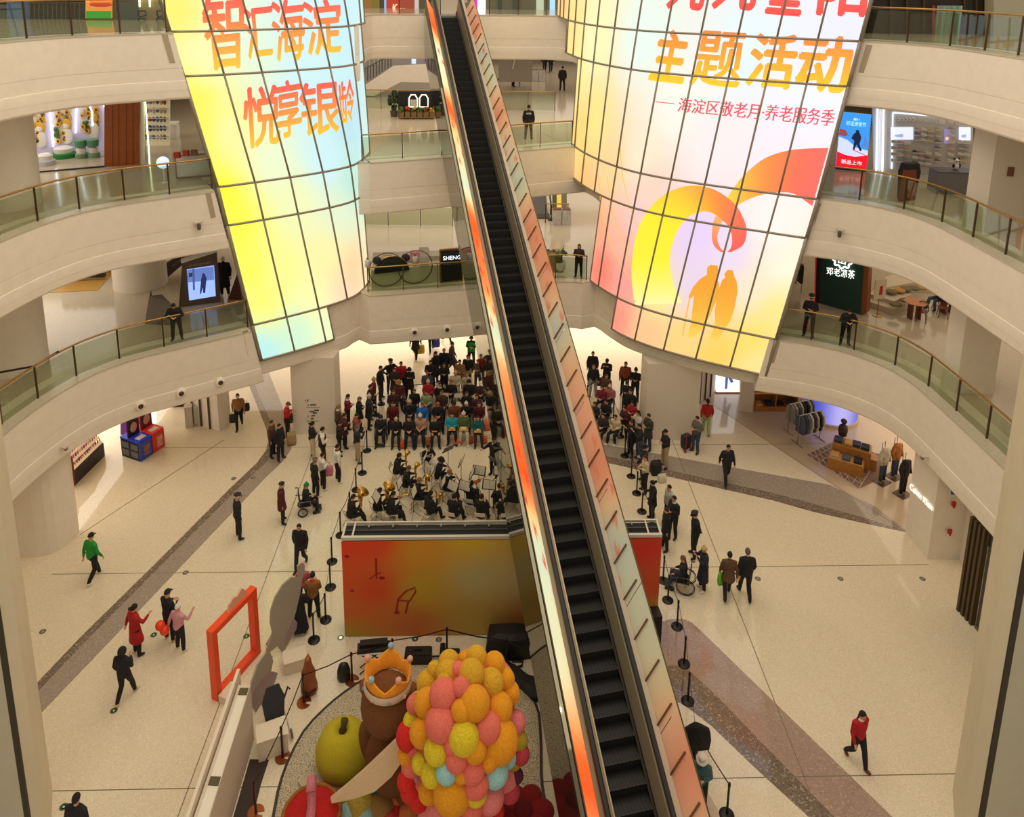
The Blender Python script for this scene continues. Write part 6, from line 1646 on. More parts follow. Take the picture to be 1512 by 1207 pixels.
A1, B1 = at(352, 1012, 1.75), at(300, 1166, 1.75); A2, B2 = at(370, 1012, 1.75), at(322, 1168, 1.75)
dirv = (B1 - A1).normalized()
B1 = B1 + dirv * 1.2; B2 = B2 + dirv * 1.2
t = thing('photo_wall', 'low white photo wall seen from its end beside the dark mat', 'panel wall', (A1.x, A1.y, 0))
o_ = Vector((A1.x, A1.y, 0)); q = lambda v: ((v - o_).x, (v - o_).y)
b = MB(); b.prism([q(A1), q(A2), q(B2), q(B1)], 0, 1.75); b.build('wall_body', mat((214, 198, 176), .55, noise=.03), t)
b = MB(); A3, B3 = A1.lerp(A2, .25), B1.lerp(B2, .25); A4, B4 = A1.lerp(A2, .95), B1.lerp(B2, .95)
b.prism([q(A3.lerp(B3, .03)), q(A4.lerp(B4, .03)), q(A4.lerp(B4, .97)), q(A3.lerp(B3, .97))], 1.74, 1.765); b.build('top_channel', mat((232, 224, 206), .5), t)
for f in (.03, .62):
 b = MB(); b.prism([q(A3.lerp(B3, f)), q(A4.lerp(B4, f)), q(A4.lerp(B4, f + .05)), q(A3.lerp(B3, f + .05))], 1.76, 1.79); b.build('end_socket', mat((84, 74, 46), .5), t)
s0 = A1 + Vector((-.1, 0, 0));
b = MB(); b.prism([q(A1 + Vector((-.12, .3, 0))), q(A1 + Vector((-.04, .3, 0))), q(B1 + Vector((-.04, 0, 0))), q(B1 + Vector((-.12, 0, 0)))], 0, 1.95); b.build('front_panel', mat((226, 212, 190), .5), t)
b = MB(); b.prism([tuple((at(*p) - at(370, 1160)).xy) for p in ((369, 1122), (397, 1123), (385, 1160), (366, 1240), (335, 1240))], 0, .012); ob = b.build('floor_mat', mat((62, 50, 44), .9, noise=.1)); ob.location = at(370, 1160); tag(ob, 'dark brown floor mat along the white photo wall', 'mat')
# folded stroller, rucksack, brown case, gear
t = thing('folded_stroller', 'black folded stroller on a white platform beside the mauve board', 'stroller', at(408, 1078), .5)
b = MB(); b.prism([(-.28, -.3), (.2, -.34), (.3, .1), (.2, .42), (-.12, .42), (-.3, .1)], -.05, .05); sb = b.build('seat_back', BLACK, t); sb.location = (0, .1, .75); sb.rotation_euler = (.9, 0, 0)
b = MB(); b.ball((-.05, -.3, .3), (.2, .16, .2), 14, 8); b.build('basket', BLACK, t, True)
for s in (-1, 1):
 b = MB(); b.tube([(.3 * s, -.42, .12), (.3 * s + .03, -.42, .12)], .12, 14); b.build('wheel', mat((110, 104, 98), .5), t)
 b = MB(); b.tube([(.28 * s, -.4, .12), (.24 * s, .1, .5), (.22 * s, .4, 1.0)], .016, 6); b.build('frame_tube', STEEL, t)
b = MB(); b.tube([(.24, .1, .7), (.42, .25, .95), (.48, .3, .8)], .025, 6); b.build('handle', BLACK, t)
t = thing('rucksack', 'black rucksack standing by the copper based post', 'bag', at(508, 1004), .2)
b = MB(); b.rings([[(x * .17 * f, y * .12 * f, z) for x, y in [(math.cos(a), math.sin(a)) for a in [2 * PI * k / 14 for k in range(14)]]] for f, z in ((.9, 0), (1.15, .1), (1.1, .35), (.8, .52), (.3, .58))]); b.build('bag_body', BLACK, t, True)
b = MB(); b.tube([(-.1, .12, .12), (-.12, .2, .3), (-.06, .1, .5)], .02, 6); b.build('strap', BLACK, t)
t = thing('instrument_case', 'brown instrument case leaning beside the left copper post', 'case', at(457, 1024), .15)
b = MB(); b.rings([[(x * w, y * .12, z) for x, y in [(math.cos(a), math.sin(a)) for a in [2 * PI * k / 16 for k in range(16)]]] for w, z in ((.18, 0), (.24, .1), (.24, .35), (.19, .55), (.2, .75), (.12, .95), (.09, 1.15), (.04, 1.22))]); b.build('case_body', mat((150, 76, 36), .4), t, True)
b = MB(); b.tube([(-.2, -.1, .2), (0, -.16, .12), (.2, -.1, .2)], .03, 6); b.build('strap', BLACK, t)
t = thing('gear_pile', 'black covered sound gear in front of the right part of the LED wall', 'equipment', at(755, 962), 0)
b = MB(); b.rings([[(x * f, y * f, z) for x, y in ((-.75, -.3), (.1, -.36), (.8, -.25), (.85, .25), (.2, .35), (-.7, .3))] for f, z in ((1, 0), (1.05, .35), (.95, .7), (.6, .82))]); b.build('cover', BLACK, t)
b = MB(); b.box((.7, .1, .75), (.42, .4, 1.5)); b.build('rack', BLACK, t)
b = MB(); b.tube([(-.1, -.5, .05), (.1, -.62, .04), (.3, -.56, .05), (.35, -.4, .05), (.0, -.4, .05)], .035, 6); b.build('cable', BLACK, t)
t = thing('gear_case', 'long black case lying beside the escalator on the pebble edge', 'case', at(770, 1010), -.6)
b = MB(); b.rings([[(x, y * w, z * h) for y, z in ((-.25, 0), (.25, 0), (.28, .2), (.15, .34), (-.15, .34), (-.28, .2))] for x, w, h in ((-.75, .7, .7), (-.4, 1, 1), (.1, .8, .85), (.5, 1.2, 1), (.8, .9, .7))]); b.build('case_body', BLACK, t)
for px, py, w, lab in ((618, 977, (.8, .35, .35), 'flat black box left of the ball tree top'), (664, 975, (.6, .3, .25), 'small black box behind the ball tree top'), (654, 975, (.16, .16, .5), 'slim black bag behind the ball tree top')):
 b = MB(); b.box((0, 0, w[2] / 2), w); b.box((0, 0, w[2] + .02), (w[0] * .9, w[1] * .9, .04)); b.box((0, 0, w[2] + .07), (w[0] * .3, .04, .06)); ob = b.build('equipment_box', BLACK); ob.location = at(px, py); tag(ob, lab, 'box')
t = thing('keyboard_stand', 'folding stand with a black keyboard behind the crowned bear', 'stand', at(553, 990), .1)
b = MB(); b.box((0, 0, .8), (.95, .3, .1)); b.box((0, .05, .9), (.8, .2, .12)); b.build('keyboard', BLACK, t)
b = MB(); b.box((0, -.05, .735), (.9, .24, .03)); b.build('white_tray', WHITE, t)
for s in (-1, 1):
 b = MB(); b.tube([(-.42 * s, -.1, .02), (.42 * s, -.1, .72)], .018, 6); b.build('leg', BLACKM, t)
 b = MB(); b.tube([(-.42 * s, .12, .02), (.42 * s, .12, .72)], .018, 6); b.build('leg', BLACKM, t)
t = thing('loudspeaker', 'black loudspeaker standing at the right foot of the LED wall', 'speaker', at(963, 946), .1)
b = MB(); b.box((0, 0, .52), (.42, .4, 1.04)); b.build('cabinet', BLACK, t)
b = MB(); b.box((-.2, -.2, .45), (.14, .06, .34)); b.build('pale_panel', mat((176, 168, 150), .5), t)
# black cloth over the barrier post
t = MB(); t.rings([[(x * w + .04 * math.sin(3 * x + z * 6), y, z) for x, y in ((-1, -.07), (0, -.11), (1, -.07), (1, .07), (0, .1), (-1, .07))] for w, z in ((.42, .3), (.40, .6), (.34, .85), (.12, 1.0), (.05, 1.03))])
ob = t.build('black_cloth', mat((18, 18, 20), .9, noise=.2), None, True); ob.location = at(1024, 1118); tag(ob, 'black cloth draped over a barrier post at the lower right', 'cloth')
# recessed floor lights
fl_m = mat((120, 112, 96), .3, .6, name='floor light ring'); gm = mat((90, 230, 120), .3, emit=.25, name='green lamp'); wm2 = mat((250, 240, 200), .3, emit=.8, name='white lamp')
for px, py, g, lab in ((63, 933, 0, 'far left beyond the grey strip'), (274, 846, 0, 'above the orange balloons'), (227, 938, 1, 'between the red coat and the pink sweater'), (168, 1050, 1, 'below the person in black'), (94, 1192, 1, 'at the bottom left corner'), (364, 940, 1, 'seen through the orange frame'), (503, 942, 2, 'at the left foot of the LED wall'), (613, 944, 1, 'at the middle foot of the LED wall'), (648, 945, 0, 'unlit at the middle foot of the LED wall'), (1119, 855, 0, 'right of the walking couple'), (1241, 855, 0, 'in the middle of the right floor'), (1362, 855, 0, 'beside the dark shutter'), (374, 706, 0, 'on the far left floor'), (345, 707, 0, 'left of the grey strip bend'), (894, 537, 0, 'behind the right barrier')):
 t = thing('floor_light', 'round recessed floor light ' + lab, 'floor light', at(px, py), 0, 'recessed floor lights')
 b = MB(); b.lathe((0, 0, 0), [(.1, .003), (.09, .007), (.06, .007), (.055, .003)], 18); b.build('ring', fl_m, t)
 b = MB(); b.lathe((0, 0, 0), [((.055, .03, .05)[g], .003), (.02, .006)], 14); b.build('lens', (mat((150, 146, 130), .2), gm, wm2)[g], t)
# ------------------------------------------------------------------ shops and fittings
class WP:
 """a vertical plane standing on two floor points; photo pixels -> (along, height)"""
 def __init__(s, b0, b1, z):
  s.A, s.B, s.z = at(b0[0], b0[1], z), at(b1[0], b1[1], z), z; s._fin()
 def _fin(s):
  d = s.B - s.A; s.u = Vector((d.x, d.y, 0)).normalized(); s.L = Vector((d.x, d.y, 0)).length
  s.n = Vector((s.u.y, -s.u.x, 0))
  if s.n.dot(Vector((0, 0, 0)) - s.A) < 0: s.n = -s.n
  s.rz = math.atan2(s.u.y, s.u.x)
 def pix(s, px, py):
  r = CM @ Vector((px - XC, py - YC, FPX)); t = (s.A - Vector((0, 0, CAMH))).dot(s.n) / r.dot(s.n)
  p = Vector((0, 0, CAMH)) + r * t - s.A
  return p.dot(s.u), p.z
 def loc(s, a, h, d=0): return Vector((a * s.u.x, a * s.u.y, h)) + s.n * d
 def slab(s, mb, pix, d0, d1, mi=0):
  """polygon of pixels -> slab between the depths d0 and d1 in front of the plane"""
  P2 = [s.pix(*p) for p in pix]
  k = MB(); k.prism(P2, d0, d1, mi); n = len(mb.v)
  mb.v += [tuple(s.loc(x, y, z)) for x, y, z in k.v]; mb.f += [tuple(i + n for i in f) for f in k.f]; mb.m += k.m
  return mb
 def rect(s, mb, x0, y0, x1, y1, d0, d1, mi=0): return s.slab(mb, [(x0, y0), (x1, y0), (x1, y1), (x0, y1)], d0, d1, mi)
 def bar(s, mb, pts, r, d=.03, seg=6, mi=0):
  return mb.tube([tuple(s.loc(*s.pix(*p), d)) for p in pts], r, seg, mi)
 def text(s, name, body, quad, m, parent, bold=.01, d=.03):
  V, F, a = text_mesh(body, bold); TL, TR, BR, BL = [Vector(q) for q in quad]; b = MB()
  for u, v in V:
   p = BL.lerp(BR, u).lerp(TL.lerp(TR, u), v); b.v.append(tuple(s.loc(*s.pix(*p), d)))
  b.f = F; b.m = [0] * len(F); return b.build(name, m, parent)
class WY(WP):
 def __init__(s, Y, px=756, py=300):
  s.A = aty(px, py, Y); s.z = s.A.z; s.B = s.A + Vector((1, 0, 0)); s._fin()
def put(mb, name, m, wp, label, cat, group=None, parent=None):
 o = mb.build(name, m, parent)
 if parent is None: o.location = wp.A; tag(o, label, cat, group)
 return o
def root(name, label, cat, wp, group=None): return thing(name, label, cat, wp.A, 0, group)
def E_(c, s=1.0): return mat(c, .4, emit=s)
LIT = E_((255, 250, 236), 2.0)
def box3(name, label, cat, p, size, rz, m, top=None, group=None):
 t = thing(name, label, cat, p, rz, group)
 b = MB(); b.box((0, 0, size[2] / 2), size); b.build('body', m, t)
 b = MB(); b.box((0, 0, size[2] + .02), (size[0] + .04, size[1] + .04, .04)); b.build('top', top or m, t)
 return t
# ---- third floor, left: pet shop
w = WP((30, 233), (158, 223), 12)
t = root('pet_shop', 'lit pet shop with three arched murals of yellow dogs and sunflowers', 'shop', w)
b = MB(); w.slab(b, [(20, 130), (165, 130), (165, 222.5), (20, 233.5)], -.1, 0); b.build('back_wall', mat((206, 198, 226), .6, emit=.12), t)  # faint emission on the wall stands in for the shop's interior glow
sun, grn, dog = mat((226, 160, 30), .6), mat((60, 110, 60), .6), mat((226, 176, 60), .6)
for k, (x0, y0, x1, y1) in enumerate(((41, 157, 67, 214), (79, 151, 107, 211), (118, 148, 146, 196))):
 b = MB(); w.rect(b, x0, y0, x1, y1, 0, .02); pn = b.build('mural', mat((232, 226, 208), .6, noise=.15, nscale=5), t)
 b = MB(); rnd = random.Random(k)
 for i in range(26):
  px, py = rnd.uniform(x0 + 2, x1 - 2), rnd.uniform(y0 + 2, y1 - 2); a, h = w.pix(px, py); r = rnd.uniform(.08, .16)
  b.ball(tuple(w.loc(a, h, .03)), (r, .02, r), 10, 4, 1 if i % 3 == 0 else 0)
  b.ball(tuple(w.loc(a, h, .05)), (r * .4, .02, r * .4), 8, 4, 2)
 b.build('sunflowers', [sun, grn, mat((90, 50, 24), .6)], pn)
 b = MB(); a, h = w.pix((x0 + x1) / 2 + 3, (y0 + y1) / 2 + 2)
 b.ball(tuple(w.loc(a, h, .05)), (.30, .04, .26), 14, 8); b.ball(tuple(w.loc(a, h - .55, .05)), (.3, .04, .4), 14, 8, 1)
 for s in (-1, 1): b.rings([[tuple(w.loc(a + .22 * s + x, h + .16, d)) for x, d in ((-.09, .03), (.09, .03), (.09, .06), (-.09, .06))], [tuple(w.loc(a + .26 * s + x, h + .42, d)) for x, d in ((-.01, .03), (.01, .03), (.01, .06), (-.01, .06))]])
 b.ball(tuple(w.loc(a, h - .08, .08)), (.16, .03, .12), 10, 6, 1); b.build('dog_picture', [dog, WHITE], pn)
NE = E_((240, 244, 255), 3.0)
for pts in (((33, 160), (38, 220)), ((73, 154), (79, 216)), ((112, 196), (113, 160), (117, 149)), ((130, 148), (136, 165), (137, 185)), ((141, 147), (152, 152), (159, 165), (164, 245))):
 b = MB(); w.bar(b, pts, .035, .1); b.build('neon_tube', NE, t)
w9 = WP((34, 257), (154, 247), 12); b = MB(); w9.slab(b, [(34, 255.5), (154, 245), (154, 247), (34, 257.5)], -.1, 0); put(b, 'shop_sill', mat((66, 52, 44), .5), w9, 'dark sill along the front of the lit pet shop', 'sill')
for k, (x, y, c, wd, lab) in enumerate(((95, 227, (30, 130, 60), .8, 'green round pet bed with a white bowl in the lit shop'), (121, 228, (120, 150, 120), .42, 'green and white pet tower left in the lit shop'), (139, 227, (120, 160, 130), .42, 'green and white pet tower right in the lit shop'), (52, 239, (90, 90, 100), .5, 'dark pet carrier left in the lit shop'), (68, 238, (200, 200, 210), .6, 'white pet box in the lit shop'))):
 q = thing('pet_furniture', lab, 'pet furniture', at(x, y + 5, 12))
 q.scale = (.62, .62, .62)
 b = MB(); b.lathe((0, 0, 0), [(wd, 0), (wd, .3), (wd * .8, .36)], 18); b.build('base', mat(c, .6), q)
 b = MB(); b.lathe((0, 0, .36), [(wd * .75, 0), (wd * .8, .3), (wd * .5, .42)], 18); b.build('upper', WHITE, q)
 if k in (1, 2):
  b = MB(); b.lathe((0, 0, .8), [(.36, 0), (.42, .45), (.4, .5)], 16); b.build('hood', mat((90, 150, 116), .6), q)
w = WP((158, 246), (206, 243), 12)
b = MB(); w.rect(b, 154, 135, 206, 247, -.15, 0);
for x in (166, 175, 186, 196): w.rect(b, x, 136, x + .8, 246, 0, .01, 1)
put(b, 'wood_panel', [mat((176, 96, 40), .45, noise=.1, nscale=3), mat((120, 60, 24), .5)], w, 'orange brown wood panel wall right of the pet shop', 'panel')
w = WP((206, 243), (216, 242), 12)
b = MB(); w.rect(b, 208, 135, 214, 243, -.15, 0); b2 = b.build('wall_left_shop', CREAM2); b2.location = w.A; struct(b2)
b = MB(); w.bar(b, ((214, 143), (221, 244)), .03, .05); put(b, 'light_strip', E_((240, 255, 200), 3.0), w, 'vertical light strip beside the toy shop entrance', 'lamp')
w = WP((216, 216), (250, 216), 12)
t = root('toy_shelf', 'lit toy shelf with hanging goods behind the wood panel', 'shelf', w)
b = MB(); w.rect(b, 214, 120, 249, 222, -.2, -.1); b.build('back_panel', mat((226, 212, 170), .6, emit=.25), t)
rnd = random.Random(3)
for r in range(5):
 b = MB(); w.rect(b, 215, 146 + r * 14, 248, 147 + r * 14, -.1, .15); b.build('shelf_board', WHITE, t)
for i in range(30):
 x, y = 217 + (i % 6) * 5.3, 150 + (i // 6) * 13
 b = MB(); a, h = w.pix(x, y); b.ball(tuple(w.loc(a, h, .05)), (.07 + .04 * rnd.random(), .06, .10 + .06 * rnd.random()), 8, 6)
 b.build('toy', mat(rnd.choice([(220, 210, 200), (190, 60, 60), (110, 130, 160), (206, 180, 140), (150, 150, 120), (70, 80, 110)]), .7), t)
box3('display_plinth', 'white display plinth beside the toy shelf', 'plinth', at(243, 203, 12), (1.3, .9, .7), .2, WHITE)
t = thing('reception_counter', 'white counter with rounded brown edging behind the left third floor glass', 'counter', at(276, 262, 12), .38)
b = MB(); b.box((.35, .2, .47), (1.5, .75, .94)); b.build('body', WHITE, t)
b = MB(); b.tube([(-.38, -.19, .05), (-.38, -.19, .95), (1.1, -.19, .95), (1.1, -.19, .05), (-.38, -.19, .05)], .03, 6); b.build('edging', mat((150, 100, 60), .5), t)
for x, y, c, lab in ((262, 234, (176, 60, 36), 'red box on the white third floor counter'), (275, 231, (190, 70, 50), 'small red card holder on the white third floor counter'), (287, 230, (140, 100, 70), 'brown gadget on the white third floor counter')):
 p = at(x, y, 12.98); b = MB(); b.box((0, 0, .12), (.22, .16, .2)); b.box((0, 0, .23), (.2, .14, .03)); o = b.build('counter_item', mat(c, .5)); o.location = p; tag(o, lab, 'box')
t = thing('globe_lamp', 'pale blue glowing globe lamp beside the white third floor counter', 'lamp', at(243, 270, 12))
b = MB(); b.lathe((0, 0, 0), [(.14, 0), (.03, .05), (.03, .6)], 12); b.build('stand', WHITE, t)
b = MB(); b.ball((0, 0, .82), .24, 18, 12); b.build('globe', E_((206, 226, 255), 1.0), t, True)
# ---- top floor, left
w = WY(35.5)
t = root('dark_shop', 'dark shop behind the top floor glass at the left with blue light and railings', 'shop', w)
b = MB(); w.rect(b, -60, -60, 128, 48, -.2, 0); b.build('dark_wall', mat((46, 44, 40), .6, noise=.2, nscale=2), t)
b = MB(); w.rect(b, 12, -20, 45, 44, 0, .1); b.build('blue_window', E_((60, 80, 120), .5), t)
for k in range(12):
 b = MB(); w.rect(b, 46 + k * 6.6, 4, 47 + k * 6.6, 44, .1, .14); b.build('railing_bar', mat((110, 104, 90), .5), t)
b = MB(); w.rect(b, 44, 3, 126, 5, .08, .16); w.rect(b, 44, 28, 126, 30, .08, .16); b.build('rail', mat((96, 88, 74), .5), t)
t = root('illuminated_poster', 'lit burger poster with a green foot behind the top floor glass', 'poster', w)
b = MB(); w.rect(b, 128, -30, 166, 27, 0, .1); b.build('light_box', E_((240, 150, 70), .9), t)
b = MB(); w.rect(b, 129, 16, 166, 27, .1, .12); b.build('green_foot', E_((40, 150, 40), .9), t)
b = MB(); a, h = w.pix(150, 0); b.ball(tuple(w.loc(a, h, .1)), (.5, .06, .3), 16, 8); b.ball(tuple(w.loc(a, h - .2, .12)), (.52, .05, .1), 16, 6, 1); b.build('burger_picture', [E_((226, 120, 50), .9), E_((200, 50, 30), .9)], t)
b = MB(); w.rect(b, 128, 27, 205, 48, -.1, 0); w.rect(b, 166, -60, 205, 27, -.1, 0); o = b.build('wall_top_left', mat((96, 94, 80), .6)); o.location = w.A; struct(o)
t = root('display_shelf', 'shelf with dark frames and white lamps at the end of the top floor glass', 'shelf', w)
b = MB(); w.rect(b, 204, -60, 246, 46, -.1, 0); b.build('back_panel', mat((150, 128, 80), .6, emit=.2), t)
for k, x in enumerate((207, 222, 239)):
 b = MB(); w.bar(b, ((x, -20), (x + 1, 10)), .04, .12); b.build('lamp_tube', E_((255, 250, 230), 3), t)
for x in (207, 234):
 for y in (16, 27):
  b = MB(); w.bar(b, ((x, y), (x + 10, y), (x + 12, y + 6), (x + 2, y + 9), (x, y)), .04, .2); b.build('dark_frame', BLACK, t)
# ---- second floor, left
w = WP((264, 454), (326, 446), 6)
t = root('promotion_board', 'leaning brown promotion board with a bright screen behind the left railing', 'sign board', w)
b = MB(); w.slab(b, [(269, 387), (320, 371), (326, 446), (264, 454)], -.3, 0); b.build('board', mat((104, 84, 66), .6), t)
b = MB(); w.slab(b, [(267, 386), (321, 369), (321, 372), (268, 389)], -.32, .02); b.build('top_edge', WHITE, t)
b = MB(); w.slab(b, [(276, 398), (316, 392), (318.5, 437), (279.5, 443.5)], 0, .03); sc_ = b.build('screen', E_((150, 180, 255), 1.1), t)
b = MB(); w.slab(b, [(276.5, 398.5), (315.5, 393), (316, 413), (277, 417)], .03, .04); w.slab(b, [(284, 397), (287, 396.5), (288, 428), (285, 428)], .04, .05, 1); w.slab(b, [(279, 403), (284, 402), (284, 408), (279, 409)], .04, .05, 2); b.build('street_picture', [E_((96, 120, 190), 1), E_((70, 84, 130), 1), E_((40, 50, 80), 1)], sc_)
b = MB(); w.slab(b, [(299, 403), (302, 403), (305, 410), (304, 420), (303, 432), (300, 432), (299, 424), (297, 433), (295, 433), (297, 412)], .05, .07); b.build('walking_figure', E_((30, 44, 90), 1), sc_)
w.text('board_lettering', 'JACK&JONES', ((279, 391), (311, 386), (311, 389.5), (279, 394.5)), mat((176, 160, 140), .5), t, .02, .02)
o, J, s = person(at(333, 437, 6), 175, 'stand', 'mannequin in a long black padded coat beside the promotion board', BLK, BLK, WHT, 'bald', WHT, 1.86, 0, coat=.5, skin=(226, 218, 204))
o.name = 'mannequin'; o['category'] = 'mannequin'
def crystal(p, pts, name, label, m, rz=0):
 me = bpy.data.meshes.new(name); bm_ = bmesh.new()
 for q in pts: bm_.verts.new(q)
 bmesh.ops.convex_hull(bm_, input=bm_.verts[:]); bm_.to_mesh(me); bm_.free(); me.materials.append(m)
 o = bpy.data.objects.new(name, me); COL.objects.link(o); o.location = p; o.rotation_euler = (0, 0, rz); tag(o, label, 'sculpture')
crystal(at(240, 474, 6), [(-.6, -.3, 0), (.5, -.4, 0), (.6, .4, 0), (-.4, .5, 0), (-.45, 0, 1.1), (.3, .15, .75), (-.1, .4, 1.0)], 'faceted_block', 'grey faceted block beside the leaning person', mat((126, 116, 104), .5))
crystal(at(222, 470, 6), [(-.12, -.2, 0), (.2, -.2, 0), (.2, .2, 0), (-.1, .2, 0), (.12, 0, 1.25)], 'faceted_block', 'narrow dark brown faceted wedge at the left of the grey block', mat((80, 44, 26), .5))
crystal(at(349, 440, 6), [(-.3, -.2, 0), (.3, -.2, 0), (.3, .3, 0), (-.2, .3, 0), (.1, .1, 1.2)], 'faceted_block', 'dark red brown faceted wedge beside the left video wall', mat((84, 36, 24), .5))
w = WP((236, 416), (300, 385), 6)
t = root('shop_sign', 'slanted dark shop sign on the second floor at the left', 'sign', w)
b = MB(); w.slab(b, [(237, 393), (262, 377), (292, 369), (238, 415)], 0, .12); b.build('board', mat((50, 34, 34), .5), t)
w.text('sign_lettering', 'JACK&JONES', ((250, 391), (278, 373), (279, 376), (251, 395)), mat((150, 110, 70), .5), t, .02, .14)
def column(name, p, r, z0, z1, m=None):
 b = MB(); b.lathe((p.x, p.y, 0), [(r, z0), (r, z1)], 40); o = b.build(name, m or CREAM2, None, False); autosmooth(o); struct(o)
column('wall_column_left', at(192, 434, 6) + Vector((0, 1.1, 0)), 1.15, 6, 9.56)
column('wall_column_left_near', at(20, 556, 6) + Vector((-.6, .9, 0)), 1.2, 6, 9.56)
column('wall_column_third_left', at(-2, 318, 12) + Vector((-.5, 1.2, 0)), 1.15, 12, 15.56)
b = MB(); b.tube([(0, 0, .95), (1.1, .5, .95), (1.7, 1.0, 1.25)], .035, 6); b.tube([(0, 0, 0), (0, 0, .95)], .035, 6); o = b.build('dark_rail', BLACKM); o.location = at(0, 600, 6) + Vector((-.4, .4, 0)); tag(o, 'bent dark rail in front of the left second floor column', 'rail')
w = WP((62, 432), (145, 428), 6)
t = root('clothes_shop', 'dim clothes shop with wooden floor between the left columns', 'shop', w)
b = MB(); w.slab(b, [(60, 380), (146, 370), (146, 432), (60, 436)], -2.2, -2.1); b.build('back_wall', mat((120, 92, 56), .6), t)
b = MB(); b.box(tuple(w.loc(w.L / 2, .01, -1)), (w.L, 2.2, .02), w.rz); b.build('wood_floor', mat((190, 146, 72), .4, noise=.1), t)
for k, (x, c) in enumerate(((80, (60, 60, 64)), (92, (40, 36, 36)), (104, (30, 26, 26)), (112, (90, 90, 96)), (126, (60, 52, 40)), (136, (40, 34, 30)))):
 q = MB(); a, h = w.pix(x, 428); q.rings([[tuple(w.loc(a + dx * f, z, -1.2 + dy)) for dx, dy in ((-.2, -.1), (.2, -.1), (.2, .1), (-.2, .1))] for z, f in ((.15, .9), (.7, .8), (1.2, 1.1), (1.4, .4))]); q.build('garment', mat(c, .8), t)
# ---- second floor, right: tea shop
w = WP((1203, 446), (1271, 465), 6)
t = root('tea_shop_sign', 'tall dark green tea shop wall with glowing white characters', 'sign', w)
b = MB(); w.slab(b, [(1212, 360), (1277, 370), (1271, 466), (1210, 449)], -.3, 0); b.build('green_wall', mat((34, 74, 66), .5, noise=.05), t)
b = MB(); w.slab(b, [(1205, 360), (1213, 361), (1211, 450), (1203, 447)], -.28, -.02); b.build('black_strip', mat((40, 36, 40), .5), t)
b = MB(); w.slab(b, [(1204, 360), (1206, 360), (1203.5, 447), (1202, 446)], -.28, .0); b.build('red_edge', E_((190, 24, 24), .5), t)
b = MB(); w.slab(b, [(1276, 370), (1284, 372), (1279, 463), (1271, 466)], -.5, 0); b.build('wood_edge', mat((150, 84, 40), .5), t)
w.text('sign_lettering', '邓老凉茶', ((1221, 394), (1263, 399), (1262, 412), (1221, 405)), LIT, t, .0, .05)
b = MB(); a, h = w.pix(1244, 385); n = 40
pts = [tuple(w.loc(a + (.36 + .05 * math.cos(8 * k * 2 * PI / n)) * math.cos(k * 2 * PI / n), h + (.30 + .05 * math.cos(8 * k * 2 * PI / n)) * math.sin(k * 2 * PI / n), .05)) for k in range(n + 1)]
b.tube(pts, .035, 6); b.build('emblem_ring', LIT, t)
for dx, dz, ww, hh in ((-.14, .08, .16, .03), (.12, .08, .16, .03), (-.14, -.02, .03, .22), (.14, -.02, .03, .22), (0, -.1, .2, .03), (0, .0, .03, .2)):
 b = MB(); b.box(tuple(w.loc(a + dx, h + dz, .05)), (ww, .03, hh), w.rz); b.build('emblem_stroke', LIT, t)
cu = mat((206, 190, 164), .5)
b = MB(); b.prism([tuple((at(*p, 6) - at(1300, 455, 6)).xy) for p in ((1279, 452), (1318, 465), (1350, 452), (1336, 438), (1300, 436))], 0, .25); b.prism([tuple((at(*p, 6) - at(1300, 455, 6)).xy) for p in ((1281, 447), (1318, 458), (1345, 448), (1336, 438), (1300, 434))], .25, .42)
o = b.build('curved_bench', cu); o.location = at(1300, 455, 6); tag(o, 'stepped pale bench at the foot of the tea shop wall', 'bench')
b = MB(); b.prism([tuple((at(*p, 6) - at(1350, 425, 6)).xy) for p in ((1306, 440), (1350, 432), (1412, 434), (1412, 415), (1340, 412), (1305, 424))], 0, .5); o = b.build('curved_bench', cu); o.location = at(1350, 425, 6); tag(o, 'long pale bench with round cushions along the back of the tea shop', 'bench')
for k, (x, y, z, c) in enumerate(((1322, 451, .42, (110, 96, 60)), (1337, 445, .42, (120, 104, 64)), (1316, 432, .5, (116, 98, 56)), (1328, 430, .5, (186, 136, 50)), (1338, 428, .5, (120, 100, 70)), (1349, 427, .5, (110, 100, 66)), (1361, 426, .5, (176, 136, 60)))):
 b = MB(); b.lathe((0, 0, 0), [(.22, 0), (.25, .02), (.25, .06), (.2, .09)], 16); o = b.build('round_cushion', mat(c, .7)); o.location = at(x, y, 6 + z); tag(o, ('olive cushion nearest on the stepped bench', 'second olive cushion on the stepped bench', 'leftmost cushion on the long bench', 'mustard cushion second on the long bench', 'third cushion on the long bench', 'fourth cushion on the long bench', 'ochre cushion last on the long bench')[k], 'cushion', 'tea shop cushions')
def wood_table(p, lab):
 t = thing('round_table', lab, 'table', p)
 b = MB(); b.lathe((0, 0, .72), [(.42, 0), (.45, .02), (.45, .04)], 24); b.build('tabletop', mat((190, 110, 50), .35), t)
 for s in (-1, 1):
  b = MB(); b.box((.18 * s, 0, .36), (.06, .36, .72)); b.build('leg', mat((120, 66, 30), .5), t)
wood_table(at(1349, 470, 6), 'round orange brown table in front of the long bench'); wood_table(at(1398, 462, 6), 'round wooden table beside the right second floor column')
